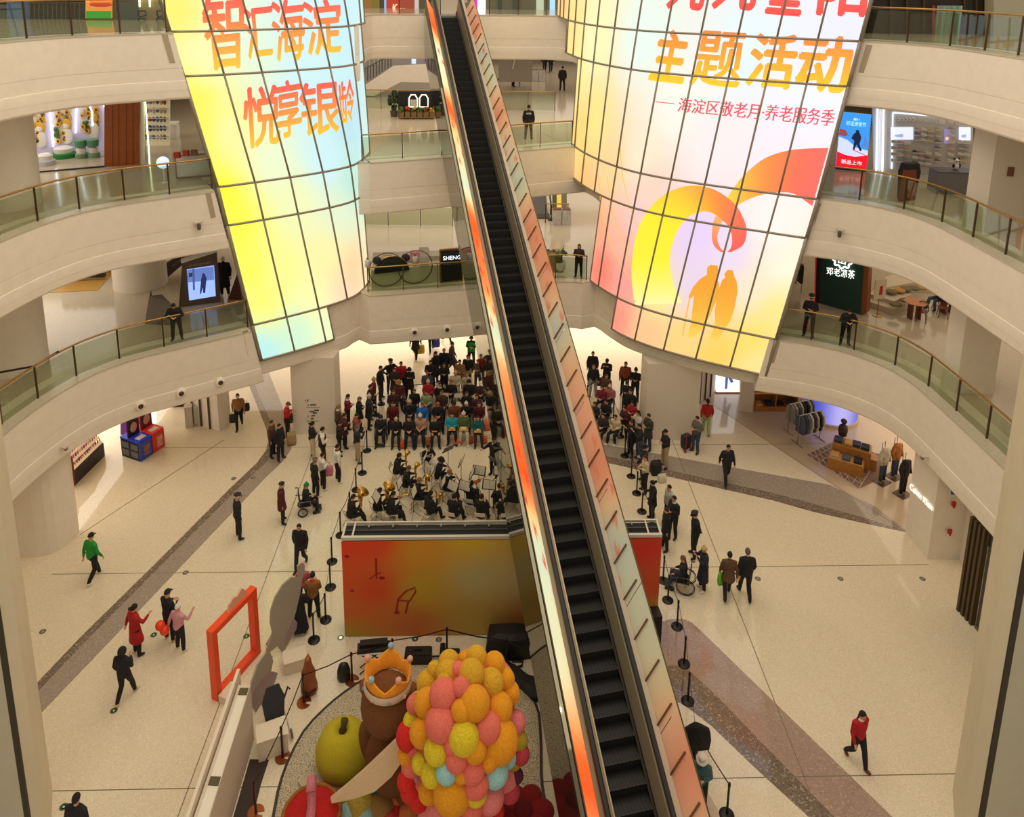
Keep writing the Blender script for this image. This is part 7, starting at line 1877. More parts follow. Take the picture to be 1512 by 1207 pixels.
def wood_chair(p, rz, lab):
 t = thing('wooden_chair', lab, 'chair', p, rz, 'wooden tea shop chairs'); m = mat((110, 62, 30), .45)
 b = MB(); b.lathe((0, 0, .42), [(.2, 0), (.22, .02), (.2, .04)], 16); b.build('seat', m, t)
 for x, y in ((-.17, -.17), (.17, -.17), (.17, .17), (-.17, .17)):
  b = MB(); b.tube([(x * 1.1, y * 1.1, 0), (x * .8, y * .8, .42)], .018, 6); b.build('leg', m, t)
 b = MB(); b.tube([(.22 * math.cos(a), -.2 * math.sin(a) * 1 - .02, .45 + .36 * math.sin(a) ** .5 if math.sin(a) > 0 else .45) for a in [PI * k / 12 for k in range(13)]], .022, 6); b.build('backrest', m, t)
wood_chair(at(1360, 474, 6), 2.6, 'wooden chair beside the round orange brown table'); wood_chair(at(1391, 468, 6), 1.2, 'wooden chair next to the seated person in jeans')
wood_chair(at(1383, 459, 6) + Vector((.2, .2, 0)), -1.2, 'wooden chair under the seated person in jeans')
person(at(1383, 459, 6) + Vector((.2, .2, 0)), 255, 'sit_fold', 'person in black jacket and jeans sitting in the tea shop', BLK, (70, 84, 110), BLK, 'short', h=1.7)
t = thing('menu_stand', 'slim white menu stand with a red mark beside the tea shop wall', 'sign', at(1295, 466, 6), .3)
b = MB(); b.lathe((0, 0, 0), [(.2, 0), (.2, .02), (.02, .03), (.02, .8)], 14); b.build('foot', BRASS, t)
b = MB(); b.box((0, 0, 1.2), (.62, .03, .9)); b.build('menu_board', mat((216, 200, 176), .5), t)
b = MB(); b.box((.04, -.02, 1.15), (.16, .01, .4)); b.build('red_label', mat((190, 30, 30), .5), t)
b = MB(); b.prism([tuple(at(*p, 6).xy) for p in ((1388, 571), (1411, 582), (1466, 582), (1470, 560), (1395, 555))], 6, 9.58); o = b.build('wall_column_second_right', CREAM2); struct(o)
b = MB(); b.prism([tuple(at(*p, 12).xy) for p in ((1420, 335), (1452, 344), (1508, 344), (1512, 330), (1425, 326))], 12, 15.58); o = b.build('wall_column_third_right', mat((214, 204, 190), .6)); struct(o)
t = thing('clothes_rail', 'clothes on a brass rail behind the right video wall edge', 'rack', at(1170, 432, 6))
b = MB(); b.tube([(-.4, 0, 0), (-.4, 0, 1.4), (.4, 0, 1.4), (.4, 0, 0)], .02, 6); b.build('rail', BRASS, t)
for k, c in enumerate(((190, 110, 100), (70, 50, 46), (40, 36, 38))):
 b = MB(); b.rings([[(-.3 + .3 * k + dx * f, dy, z) for dx, dy in ((-.06, -.2), (.06, -.2), (.06, .2), (-.06, .2))] for z, f in ((.5, 1), (1.0, 1), (1.3, .9), (1.38, .3))]); b.build('garment', mat(c, .8), t)
# ---- third floor, right: shoe shop
w = WP((1233, 249), (1279, 253), 12)
t = root('illuminated_poster', 'bright blue and red ski poster lightbox on the third floor', 'poster', w)
Q = lambda u, v: (1242 + (1286.5 - 1242) * u + (1233.7 - 1242) * v + .4 * u * v, 164.6 + 4.4 * u + 80.4 * v)
b = MB(); w.slab(b, [Q(0, 0), Q(1, 0), Q(1, 1), Q(0, 1)], 0, .12); b.build('light_box', E_((56, 150, 236), 1.0), t)
b = MB(); w.slab(b, [Q(0, 1), Q(1, 1), (1278.5, 253), (1233, 249)], 0, .12); b.build('stand_foot', mat((90, 90, 96), .5), t)
b = MB(); w.slab(b, [Q(0, .45), Q(.3, .5), Q(.6, .62), Q(1, .66), Q(1, .82), Q(0, .78)], .12, .13); b.build('snow_picture', E_((206, 216, 250), 1), t)
b = MB(); w.slab(b, [Q(0, .72), Q(.25, .77), Q(.6, .79), Q(1, .74), Q(1, 1), Q(0, 1)], .13, .14); b.build('red_foot', E_((236, 20, 40), 1), t)
b = MB(); w.slab(b, [Q(0, .3), Q(.2, .32), Q(.3, .4), Q(.22, .44), Q(0, .42)], .125, .14); b.build('roof_picture', E_((150, 70, 80), 1), t)
b = MB(); w.slab(b, [Q(.5, .36), Q(.66, .34), Q(.74, .42), Q(.7, .56), Q(.8, .66), Q(.74, .68), Q(.6, .56), Q(.56, .66), Q(.5, .66), Q(.52, .5), Q(.42, .46), Q(.44, .42)], .14, .15); w.slab(b, [Q(.54, .30), Q(.64, .30), Q(.66, .36), Q(.55, .36)], .14, .15); w.slab(b, [Q(.5, .655), Q(.95, .74), Q(.96, .755), Q(.5, .67)], .15, .16, 1); b.build('skier_picture', [E_((20, 30, 60), 1), E_((200, 40, 60), 1)], t)
b = MB(); w.slab(b, [Q(.86, .36), Q(.94, .5), Q(.98, .6), Q(.78, .6), Q(.82, .5)], .125, .14); b.build('tree_picture', E_((80, 130, 200), 1), t)
w.text('poster_lettering', '新品上市', (Q(.16, .85), Q(.84, .86), Q(.84, .94), Q(.16, .93)), E_((255, 255, 255), 1.2), t, .0, .16)
w.text('poster_lettering', '双11', (Q(.42, .09), Q(.62, .09), Q(.62, .13), Q(.42, .13)), E_((255, 255, 255), 1.1), t, .01, .16)
w.text('poster_lettering', '好运滑雪节', (Q(.2, .15), Q(.85, .15), Q(.85, .23), Q(.2, .23)), E_((190, 240, 255), 1.1), t, .0, .16)
w = WP((1290, 252), (1436, 264), 12)
t = root('shoe_wall', 'pale lit shoe display wall with rows of small ledges', 'display wall', w)
b = MB(); w.slab(b, [(1288, 140), (1440, 140), (1436, 264), (1290, 253)], -.25, -.15); b.build('wall_panel', mat((206, 202, 196), .6), t)
for x in (1296, 1300.5, 1305):
 b = MB(); w.bar(b, ((x, 160), (x - 2, 254)), .04, -.05); b.build('light_strip', E_((240, 244, 250), 1.6 if x != 1300.5 else .5), t)
b = MB(); w.bar(b, ((1317, 250), (1319, 167), (1436, 176)), .03, -.1); b.build('light_strip', E_((220, 236, 255), 1.8), t)
for x0, y0, x1, y1 in ((1316, 189, 1349, 207), (1417, 189, 1434, 208), (1395, 192, 1404, 213)):
 b = MB(); w.rect(b, x0, y0, x1, y1, -.15, -.1); s_ = b.build('screen', E_((206, 214, 250) if x0 != 1395 else (120, 110, 160), 1.1), t)
 b = MB(); a, h = w.pix((x0 + x1) / 2, (y0 + y1) / 2 + 3); b.ball(tuple(w.loc(a, h, -.1)), (.2 * (x1 - x0) / 20, .02, .08), 10, 6); b.build('shoe_picture', E_((150, 160, 200) if x0 != 1395 else (240, 190, 120), 1), s_)
w.text('wall_lettering', '安踏儿童 专业运动', ((1355, 172), (1442, 181), (1442, 189), (1355, 180)), mat((236, 234, 230), .5), t, .02, -.08)
for k in range(5):
 x = 1327 + 5.4 * k; b = MB(); w.bar(b, ((x, 174.5), (x + 3, 177.5), (x - .5, 180)), .03, -.1); b.build('arrow_mark', mat((236, 234, 230), .5), t)
SH0 = [None]; cnt = 0
def shoe_proto():
 t = thing('shoe', 'x', 'shoe');
 b = MB(); b.prism([(-.14, -.045), (.1, -.05), (.16, -.02), (.16, .02), (.1, .05), (-.14, .045)], 0, .03); b.build('sole', mat((226, 220, 206), .5), t)
 b = MB(); b.rings([[(x, y * wy, .03 + z) for y, z in ((-.045, 0), (-.04, h * .7), (-.018, h), (.018, h), (.04, h * .7), (.045, 0))] for x, wy, h in ((-.14, .8, .10), (-.08, 1, .11), (.0, 1, .09), (.08, 1, .05), (.15, .7, .03))]); b.build('upper', WHITE, t)
 return t
rnd = random.Random(11)
grids = [(1321, 211, 9.4, 9.2, 3, 4, 'lower left group'), (1355, 192, 9.6, 7.6, 3, 3, 'upper middle group'), (1352, 226, 9.4, 8.0, 3, 3, 'lower middle group'), (1386, 192, 10, 9.4, 1, 6, 'centre column'), (1405, 192, 8.5, 9.4, 1, 6, 'column right of the small screen'), (1419, 211, 9, 9.0, 2, 4, 'right group')]
for gx, gy, sx, sy, nx_, ny_, gname in grids:
 for r in range(ny_):
  for c in range(nx_):
   a, h = w.pix(gx + c * sx - r * .3, gy + r * sy + c * .8); p = w.A + w.loc(a, h, -.02)
   lab = 'shoe in row %s of the %s, %s' % (('one', 'two', 'three', 'four', 'five', 'six')[r], gname, ('left', 'middle', 'right')[c] if nx_ == 3 else (('left', 'right')[c] if nx_ == 2 else 'single'))
   if SH0[0] is None: SH0[0] = shoe_proto(); o = SH0[0]; o['label'] = lab; o.location = p; o.rotation_euler = (0, 0, w.rz); o.scale = (.88,) * 3
   else: o = dup(SH0[0], p, w.rz, lab, scale=(.88,) * 3)
   o['group'] = 'shoes on the shoe wall'
   for ch in o.children:
    if ch.name.startswith('upper'):
     ch.material_slots[0].link = 'OBJECT'; ch.material_slots[0].material = mat(rnd.choice([(206, 196, 180), (150, 146, 150), (60, 58, 64), (190, 170, 120), (216, 206, 200), (110, 104, 112), (196, 150, 140)]), .6)
   b = MB(); b.box(tuple(w.loc(a, h - .03, -.05)), (.2, .14, .012), w.rz)
   b.build('ledge', WHITE, t)
box3('cash_counter', 'grey counter in front of the shoe wall beside the big column', 'counter', at(1402, 283, 12), (1.4, .8, .85), -.1, mat((120, 118, 116), .5), mat((90, 88, 90), .4))
t = thing('panda_toy', 'small black and white panda toy on the grey shoe shop counter', 'toy', at(1402, 283, 12) + Vector((.15, .05, .89)))
b = MB(); b.ball((0, 0, .13), (.13, .11, .14), 12, 8); b.build('body', WHITE, t, True)
b = MB(); b.ball((0, 0, .33), (.12, .11, .11), 12, 8); b.build('head', WHITE, t, True)
for s in (-1, 1):
 b = MB(); b.ball((.09 * s, 0, .43), .045, 8, 6); b.build('ear', BLACK, t, True)
 b = MB(); b.ball((.05 * s, -.09, .34), .028, 8, 6); b.build('eye_patch', BLACK, t, True)
 b = MB(); b.ball((.12 * s, -.04, .16), (.05, .05, .09), 8, 6); b.build('arm', BLACK, t, True)
t = thing('standee', 'brown standee with a black bag behind the right third floor glass', 'sign', at(1338, 296, 12), .2)
b = MB(); b.rings([[(x * f, y, z) for x, y in ((-.33, -.05), (.33, -.05), (.33, .05), (-.33, .05))] for z, f in ((0, 1), (.9, .9), (1.2, .75))]); b.build('panel', mat((130, 64, 34), .5), t)
b = MB(); b.rings([[(x * f + .12, y * f + .15, z) for x, y in ((-.35, -.18), (.35, -.18), (.38, .18), (-.35, .18))] for z, f in ((0, .8), (.6, .9), (1.1, 1), (1.42, .8))]); b.build('bag', mat((34, 32, 38), .7), t)
b = MB(); b.box((0, 0, 0), (.2, .04, .3)); o = b.build('alarm_box', mat((110, 76, 60), .5)); p = at(1478, 344, 12); o.location = p + Vector((0, -.03, 2.1)); tag(o, 'small brown box mounted on the third floor column', 'box')
# ---- top floor, right
w = WY(31.5)
t = root('restaurant', 'dark restaurant behind the top floor glass at the right with a pale curtain', 'shop', w)
b = MB(); w.rect(b, 1270, -60, 1512, 74, -.3, -.2); b.build('dark_wall', mat((44, 32, 22), .6, noise=.3, nscale=1.5), t)
for x in (1316, 1340, 1365, 1425, 1443):
 b = MB(); w.rect(b, x, -60, x + 3, 70, -.2, -.1); b.build('dark_post', mat((70, 46, 30), .5), t)
b = MB(); n = 16
R = [[tuple(w.loc(w.pix(1380 + 36 * i / n, 40)[0], w.pix(1380, y)[1], .08 * math.sin(i * 1.7))) for i in range(n + 1)] for y in (70, 8)]
b.rings(R, False, closed=False); b.build('curtain', mat((150, 176, 160), .7), t)
b = MB(); w.rect(b, 1376, 8, 1380, 66, 0, .06); b.build('red_banner', mat((150, 60, 34), .6), t)
b = MB(); w.rect(b, 1456, -60, 1540, 76, -.1, .5); o = b.build('wall_column_top_right', mat((180, 176, 150), .5)); o.location = w.A; struct(o)
# ---- centre, third floor
FARRAIL = []
def far_rail(p0, p1, z, lab):
 a, c = at(*p0, z), at(*p1, z); balustrade([Vector((a.x, a.y)), Vector((c.x, c.y))], z, lab, 1.7)
far_rail((524, 161), (640, 161), 12, 'straight glass balustrade behind the black kiosk on the third floor')
far_rail((740, 163), (819, 164), 12, 'straight glass balustrade behind the guard on the third floor')
far_rail((526, 332), (668, 334), 6, 'straight glass balustrade behind the cafe on the second floor')
w = WP((586, 174), (640, 174), 12)
t = root('kiosk', 'black plant kiosk with two white arch outlines on the third floor', 'kiosk', w)
b = MB(); w.rect(b, 588, 135, 640, 173, -.25, 0); b.build('black_board', BLACK, t)
for x0, x1 in ((604, 616), (619.5, 632)):
 b = MB(); w.bar(b, ((x0, 158), (x0, 145), ((x0 + x1) / 2 - 3, 140), ((x0 + x1) / 2 + 3, 140), (x1, 145), (x1, 158), (x0, 158)), .04, .03); b.build('arch_outline', E_((240, 236, 220), 1), t)
b = MB(); w.rect(b, 606, 147, 614, 157, .0, .03); b.build('shelf_picture', mat((206, 200, 180), .5), t)
rnd = random.Random(5)
for k in range(6):
 x = 590 + 9 * k
 b = MB(); w.rect(b, x, 164, x + 7.5, 172.5, .1, .5); pb_ = b.build('planter_box', mat((130, 100, 56), .5), t)
 b = MB(); a, h = w.pix(x + 3.5, 163)
 for i in range(9): b.ball(tuple(w.loc(a + rnd.uniform(-.1, .1), h + rnd.uniform(-.05, .2), .3 + rnd.uniform(-.1, .1))), rnd.uniform(.05, .11), 6, 4, i % 2)
 b.build('plant', [mat(((70, 100, 40), (190, 60, 40), (210, 170, 50))[k % 3], .7), mat((60, 90, 40), .7)], pb_)
t = thing('potted_tree', 'bushy dark green tree at the left end of the black kiosk', 'plant', at(582, 172, 12))
b = MB(); b.lathe((0, 0, 0), [(.2, 0), (.24, .35)], 12); b.build('pot', mat((90, 70, 50), .6), t)
b = MB()
for i in range(60):
 a = rnd.uniform(0, 6.3); z = rnd.uniform(.4, 1.5); r = .3 * math.sin((z - .3) * 2.4); b.ball((r * math.cos(a), r * math.sin(a), z), rnd.uniform(.06, .12), 6, 4)
b.build('foliage', mat((44, 64, 30), .8), t)
w = WY(52)
t = root('stair_flight', 'pale stair parapet with dark railing bars far behind the third floor', 'stairs', w)
b = MB(); w.slab(b, [(518, 140), (580, 98), (642, 95), (642, 122), (592, 121), (552, 142)], -.4, 0); b.build('parapet', CREAM2, t)
for k in range(14):
 x = 521 + k * 4.3; y = 133 - k * 2.65
 b = MB(); w.bar(b, ((x, y), (x, y - 22 + k * .35)), .04, -.1, 4); b.build('railing_bar', mat((96, 92, 84), .5), t)
b = MB(); w.bar(b, ((519, 112), (579, 80), (592, 80)), .05, -.1); b.build('handrail', mat((96, 92, 84), .5), t)
w = WY(60)
t = root('far_shops', 'bright far shop fronts behind the third floor stairs', 'shop', w)
b = MB(); w.rect(b, 512, 62, 645, 150, -.2, 0); b.build('back_wall', mat((190, 186, 184), .6), t)
for x0, y0, x1, y1, c in ((516, 72, 522, 88, (70, 130, 230)), (517, 92, 523, 112, (90, 150, 240)), (602, 74, 606, 86, (80, 90, 220)), (626, 70, 632, 88, (120, 60, 220)), (560, 74, 572, 82, (230, 230, 226)), (608, 70, 614, 94, (190, 214, 230))):
 b = MB(); w.rect(b, x0, y0, x1, y1, 0, .1); b.build('lit_panel', E_(c, 1.0), t)
for x in (540, 545, 552, 558):
 b = MB(); w.rect(b, x, 70, x + 1.2, 96, 0, .12); b.build('white_post', WHITE, t)
w = WY(56)
b = MB(); w.rect(b, 736, 40, 786, 121, -.5, 0); o = b.build('wall_far_third', mat((150, 140, 124), .6)); o.location = w.A; struct(o)
b = MB(); w.bar(b, ((761, 66), (760, 88), (757, 102)), .05, .05); put(b, 'hanging_banner', mat((226, 214, 180), .6), w, 'thin pale hanging banner on the far third floor wall', 'banner')
t = thing('phone_table', 'small white table with phone displays on the third floor', 'table', at(767, 128, 12))
b = MB(); b.lathe((0, 0, .7), [(.6, 0), (.62, .03), (.6, .05)], 20); b.build('tabletop', WHITE, t)
b = MB(); b.lathe((0, 0, 0), [(.3, 0), (.06, .05), (.06, .7)], 14); b.build('pedestal', mat((140, 170, 200), .4), t)
b = MB(); b.rings([[(x * f, y * f, z) for x, y in ((-.2, -.15), (.2, -.15), (.2, .15), (-.2, .15))] for z, f in ((.75, 1), (1.0, .9), (1.2, .5))]); b.build('phone_display', mat((226, 226, 230), .4), t)
for x, y, lab in ((738, 118, 'slim black post at the far left of the third floor wall'), (784, 118, 'slim black post beside the litter bin on the third floor')):
 b = MB(); b.lathe((0, 0, 0), [(.22, 0), (.22, .1), (.07, .14), (.07, 1.1)], 12); o = b.build('queue_post', BLACK); o.location = at(x, y, 12); tag(o, lab, 'post')
def bins(p, lab):
 t = thing('litter_bin', lab, 'bin', p)
 for k in (-1, 1):
  b = MB(); b.box((.27 * k, 0, .45), (.5, .45, .9)); b.build('bin_body', mat((206, 200, 190), .4, noise=.15, nscale=4), t)
  b = MB(); b.box((.27 * k, -.0, .92), (.46, .4, .05)); b.build('lid', mat((110, 74, 46), .5), t)
bins(at(795, 120, 12), 'pair of pale litter bins far on the third floor'); bins(at(829, 331, 6), 'pair of pale marble litter bins on the second floor')
# guard's back lettering and armband
p = at(780, 206, 12)
lettering('back_word', '特勤', p + Vector((-.13, -.155, 1.3)), (1, 0, 0), (0, 0, 1), .26, .11, mat((230, 228, 220), .6)).name = 'back_word'
o = bpy.data.objects['back_word']
for q in bpy.data.objects:
 if q.get('label', '').startswith('guard seen from behind'):
  mw = o.matrix_world.copy(); o.parent = q; q_m = Matrix.Translation(q.location) @ q.rotation_euler.to_matrix().to_4x4() @ Matrix.Diagonal((*q.scale, 1)); o.matrix_parent_inverse = q_m.inverted()
# ---- centre, second floor: cafe
w = WP((549, 428), (656, 416), 6)
t = root('cafe_counter', 'pale cafe counter with interlocking ring decoration on the second floor', 'counter', w)
b = MB(); w.slab(b, [(548, 400), (652, 391), (656, 416), (549, 428)], -.6, 0); b.build('body', mat((206, 200, 176), .5), t)
for cx, cy in ((571, 398), (613, 394)):
 a, h = w.pix(cx, cy); r = .80; b = MB(); b.tube([tuple(w.loc(a + r * math.cos(q), max(.04, h + r * math.sin(q)), .03)) for q in [2 * PI * k / 48 for k in range(49)]], .02, 6); b.build('ring', mat((90, 64, 36), .5, .4), t)
t = root('bear_panel', 'black half round panel with two bear ears on the cafe counter', 'sign', w)
a, h = w.pix(578, 401); RR = .80; b = MB()
P2 = [(a + RR * math.cos(q), h + RR * .95 * math.sin(q)) for q in [PI * k / 24 for k in range(25)]]
k_ = MB(); k_.prism(P2, .03, .10); b.v = [tuple(w.loc(x, y, z)) for x, y, z in k_.v]; b.f = k_.f; b.m = k_.m; b.build('face_disc', mat((24, 34, 28), .5), t)
b = MB(); b.tube([tuple(w.loc(x, y, .07)) for x, y in P2], .025, 6); b.build('gold_rim', BRASS, t)
for s in (-1, 1):
 b = MB(); b.ball(tuple(w.loc(a + .66 * s, h + .62, .06)), (.2, .05, .2), 14, 8); b.build('ear', mat((24, 34, 28), .5), t, True)
w2 = WP((650, 419), (682, 416), 6)
t = root('cafe_sign', 'black sign with glowing white SHENG lettering in a gold frame', 'sign', w2)
b = MB(); w2.slab(b, [(649, 369), (681, 366), (684, 415), (650, 418)], -.1, 0); b.build('gold_frame', BRASS, t)
b = MB(); w2.slab(b, [(651, 371), (680, 368.5), (682, 413), (652, 416)], 0, .03); b.build('black_board', mat((20, 24, 30), .5), t)
w2.text('sign_lettering', 'SHENG', ((654, 378), (680, 376.5), (680, 382), (654, 384)), E_((235, 246, 255), 1.6), t, 0, .06)
for x, y, c, sz, lab in ((613, 378, (226, 150, 160), (.5, .3, .35), 'pink box on the cafe back table'), (626, 370, (226, 220, 210), (.5, .25, .3), 'white rack above the pink box in the cafe'), (572, 376, (226, 214, 196), (.5, .4, .2), 'open white tray behind the black bear panel'), (626, 384, (176, 170, 160), (.4, .3, .3), 'grey coffee machine in the cafe')):
 t = thing('cafe_item', lab, 'cafe equipment', at(x, y + 6, 7.0), .1)
 b = MB(); b.box((0, 0, sz[2] / 2), sz); b.build('body', mat(c, .5), t)
 b = MB(); b.box((0, 0, sz[2] + .02), (sz[0] * .9, sz[1] * .9, .04)); b.build('lid', mat(tuple(int(v * .85) for v in c), .5), t)
box3('cafe_table', 'long pale back table behind the cafe counter', 'table', at(608, 404, 6), (3.6, .7, .96), .1, mat((206, 196, 178), .5))
for x, y, lab in ((543, 394, 'glass jar at the left end of the cafe counter'), (613, 389, 'glass jar right of the bear panel on the cafe counter')):
 t = thing('glass_jar', lab, 'jar', at(x, y, 7.0)); b = MB(); b.lathe((0, 0, 0), [(.14, 0), (.14, .3), (.08, .36)], 14); b.build('jar', mat((206, 210, 200), .1), t, True)
 b = MB(); b.ball((0, 0, .39), .06, 8, 6); b.build('stopper', mat((150, 90, 50), .5), t)
t = thing('escalator_landing', 'far black escalator landing with curved handrails on the second floor', 'escalator', at(800, 322, 6))
b = MB(); b.box((-.1, .3, .03), (1.2, .9, .06)); b.build('comb_plate', mat((60, 56, 40), .5, .4), t)
b = MB(); b.rings([[(x, .6, .06) for x in (-.6, .4)] + [(x, .6, .02) for x in (.4, -.6)], [(x, 3.2, 1.4) for x in (-.6, .4)] + [(x, 3.2, 1.3) for x in (.4, -.6)]]); b.build('step_band', mat((90, 84, 78), .5), t)
for s in (-.72, .52):
 b = MB(); b.tube([(s, -.1, .25), (s, -.3, .6), (s, -.1, .95), (s, .5, 1.05), (s, 3.2, 2.5)], .05, 8); b.build('handrail', RUB, t, True)
 b = MB(); b.quad((s, 0, .1), (s, 3.2, 1.4), (s, 3.2, 2.4), (s, .1, .9)); b.build('side_glass', GL2, t)
b = MB(); b.lathe((0, 0, 0), [(.2, 0), (.22, .08), (.03, .1), (.03, .9)], 14); o = b.build('queue_post', BLACK); o.location = at(814, 325, 6); tag(o, 'black post with round base beside the far escalator landing', 'post')
w = WP((820, 312), (836, 312), 6)
t = root('lit_column', 'yellow lit panel column behind the marble litter bins', 'column', w)
b = MB(); w.rect(b, 816, 250, 822, 318, -.3, 0); b.build('green_side', mat((110, 120, 80), .5), t)
b = MB(); w.rect(b, 822, 250, 829, 313, -.2, 0); b.build('yellow_panel', E_((220, 190, 90), .7), t)
b = MB(); w.rect(b, 829, 250, 837, 313, -.25, -.02); b.build('grey_side', mat((150, 140, 116), .5), t)
t = thing('brass_railing', 'short brass railing beside the marble litter bins', 'railing', at(838, 329, 6))
for s in (-1.3, 0):
 b = MB(); b.tube([(s, 0, 0), (s, 0, 1.15)], .03, 6); b.build('post', BRONZE, t)
b = MB(); b.tube([(-1.3, 0, 1.15), (0.05, 0, 1.15)], .035, 8); b.build('handrail', BRASS, t)
t = thing('potted_plant', 'leafy green plant in a round white pot behind the short railing', 'plant', at(826, 400, 6))
b = MB(); b.lathe((0, 0, 0), [(.2, 0), (.3, .2), (.32, .45), (.28, .5), (.24, .42)], 20); b.build('pot', WHITE, t, True)
b = MB(); rnd = random.Random(9)
for i in range(16):
 a = rnd.uniform(0, 6.28); L_ = rnd.uniform(.4, .75); h_ = rnd.uniform(.5, 1.2); d_ = Vector((math.cos(a), math.sin(a), 0)); s_ = Vector((-d_.y, d_.x, 0))
 p0, p1, p2 = Vector((0, 0, .45)), d_ * L_ * .5 + Vector((0, 0, .45 + h_ * .7)), d_ * L_ + Vector((0, 0, .4 + h_ * .6))
 b.tube([p0, p1 * .6 + p0 * .4, p1], .012, 4); n = len(b.v); b.v += [tuple(p1), tuple(p1.lerp(p2, .5) + s_ * .1), tuple(p2), tuple(p1.lerp(p2, .5) - s_ * .1)]; b.face((n, n + 1, n + 2, n + 3))
b.build('foliage', mat((58, 92, 52), .6), t)
t = box3('book_counter', 'olive and orange counter with books beside the potted plant', 'counter', at(810, 399, 6), (1.2, .7, .9), .1, mat((130, 110, 40), .5), mat((150, 130, 60), .5))
b = MB(); b.box((.58, -.2, .45), (.06, .3, .9)); b.build('orange_corner', mat((206, 100, 40), .5), t)
for k in range(4):
 b = MB(); b.box((0, 0, .02), (.16, .12, .04)); b.box((0, 0, .045), (.15, .11, .012)); o = b.build('book', mat(((210, 214, 220), (60, 70, 90), (226, 220, 200), (190, 60, 40))[k], .5)); o.location = at(805 + 4.2 * k, 370, 6.96); tag(o, ('pale', 'dark blue', 'cream', 'red')[k] + ' book lying on the olive counter', 'book')
# ---- centre, top floor
w = WY(50)
t = root('fashion_shop', 'colourful shop windows behind the top floor left of the escalator head', 'shop', w)
b = MB(); w.rect(b, 505, -60, 645, 24, -.3, -.2); b.build('back_wall', mat((96, 84, 60), .6), t)
for x0, x1, c, e in ((508, 518, (130, 100, 70), .2), (530, 548, (150, 110, 60), .3), (548, 560, (126, 116, 50), .3), (567, 570, (120, 170, 220), .8), (570, 612, (176, 60, 40), .5), (612, 618, (220, 200, 226), .7)):
 b = MB(); w.rect(b, x0, -40, x1, 21, -.2, -.1); b.build('window_panel', E_(c, e), t)
w.text('poster_lettering', 'K', ((580, 6), (588, 6), (587, 16), (579, 16)), E_((220, 190, 150), 1), t, .03, -.05); w.text('poster_lettering', '22', ((590, 12), (599, 12), (598, 16), (590, 16)), E_((220, 190, 150), 1), t, .02, -.05)
t = root('fashion_shop', 'pale shop windows behind the top floor right of the escalator head', 'shop', w)
b = MB(); w.rect(b, 690, -60, 850, 26, -.3, -.2); b.build('back_wall', mat((120, 110, 90), .6), t)
for x0, x1, c, e in ((700, 705, (230, 40, 170), 1), (705, 717, (220, 236, 250), 1), (735, 741, (60, 56, 46), .1), (757, 768, (70, 64, 56), .1), (792, 803, (200, 206, 200), .8), (812, 820, (150, 196, 226), .9)):
 b = MB(); w.rect(b, x0, -40, x1, 21, -.2, -.1); b.build('window_panel', E_(c, e), t)
# ---- ground floor, right: clothing shop
w = WP((1058, 581), (1093, 581), 0)
t = root('light_box', 'glowing white light box with a jeans picture at the shop corner', 'light box', w)
b = MB(); w.rect(b, 1058, 520, 1092, 580, -.1, 0); b.build('lit_face', E_((245, 248, 255), 1.6), t)
b = MB(); w.slab(b, [(1069, 530), (1081, 530), (1080, 556), (1083, 564), (1079, 566), (1075, 558), (1074, 574), (1070, 575), (1071, 560)], 0, .02); b.build('jeans_picture', E_((70, 90, 150), 1), t)
b = MB(); w.rect(b, 1057, 579, 1093, 581, -.12, .03); b.build('foot_rail', WOOD, t)
w = WP((1093, 581), (1180, 596), 0)
b = MB(); w.slab(b, [(1093, 500), (1240, 540), (1240, 610), (1180, 597), (1093, 582)], -1.6, -1.5); o = b.build('wall_shop_back', mat((150, 100, 50), .5, noise=.1)); o.location = w.A; struct(o)
t = root('garment_row', 'row of dark hanging clothes behind the wooden jeans cabinet', 'clothes', w)
for k in range(9):
 b = MB(); a = .6 + k * .42; b.rings([[tuple(w.loc(a + dx * f, z, -1.2 + dy)) for dx, dy in ((-.14, -.12), (.14, -.12), (.14, .12), (-.14, .12))] for z, f in ((.9, .9), (1.4, 1), (1.8, 1.1), (1.95, .3))]); b.build('garment', mat(((34, 36, 46), (52, 50, 54), (70, 66, 70), (30, 28, 30))[k % 4], .8), t)
o = box3('white_totem', 'white slab totem beside the wooden jeans cabinet', 'sign', at(1101, 607), (.62, .16, 1.75), -.3, mat((226, 214, 200), .5))
t = thing('display_cabinet', 'oak cabinet with two layers of folded jeans', 'cabinet', at(1145, 608) + Vector((0, .3, 0)), -.02)
b = MB(); b.box((0, .1, .12), (2.1, .8, .24)); b.build('base', WOOD, t)
b = MB(); b.box((0, .45, .6), (2.1, .06, 1.0)); b.build('back', WOOD, t)
for x in (-1.03, 0, 1.03):
 b = MB(); b.box((x, .1, .6), (.05, .75, .75)); b.build('divider', WOOD, t)
b = MB(); b.box((0, .12, .92), (2.14, .8, .05)); b.build('top', mat((206, 150, 80), .4, emit=.05), t)
JC = [(58, 66, 92), (36, 38, 50), (206, 160, 100), (50, 60, 90), (40, 36, 44), (90, 92, 104)]
def folded(p, rz, k, lab, sz=(.32, .4)):
 b = MB()
 for i in range(3): b.rings([[(x * f, y * f, .035 * i + zz) for x, y in ((-sz[0] / 2, -sz[1] / 2), (sz[0] / 2, -sz[1] / 2), (sz[0] / 2, sz[1] / 2), (-sz[0] / 2, sz[1] / 2))] for f, zz in ((.95, 0), (1, .01), (1, .025), (.95, .034))])
 o = b.build('folded_clothes', mat(JC[k % len(JC)], .8)); o.location = p; o.rotation_euler = (0, 0, rz); tag(o, lab, 'clothes', 'folded clothes in the clothing shop')
p0 = at(1145, 608) + Vector((0, .3, 0)); NTH = ('first', 'second', 'third', 'fourth', 'fifth')
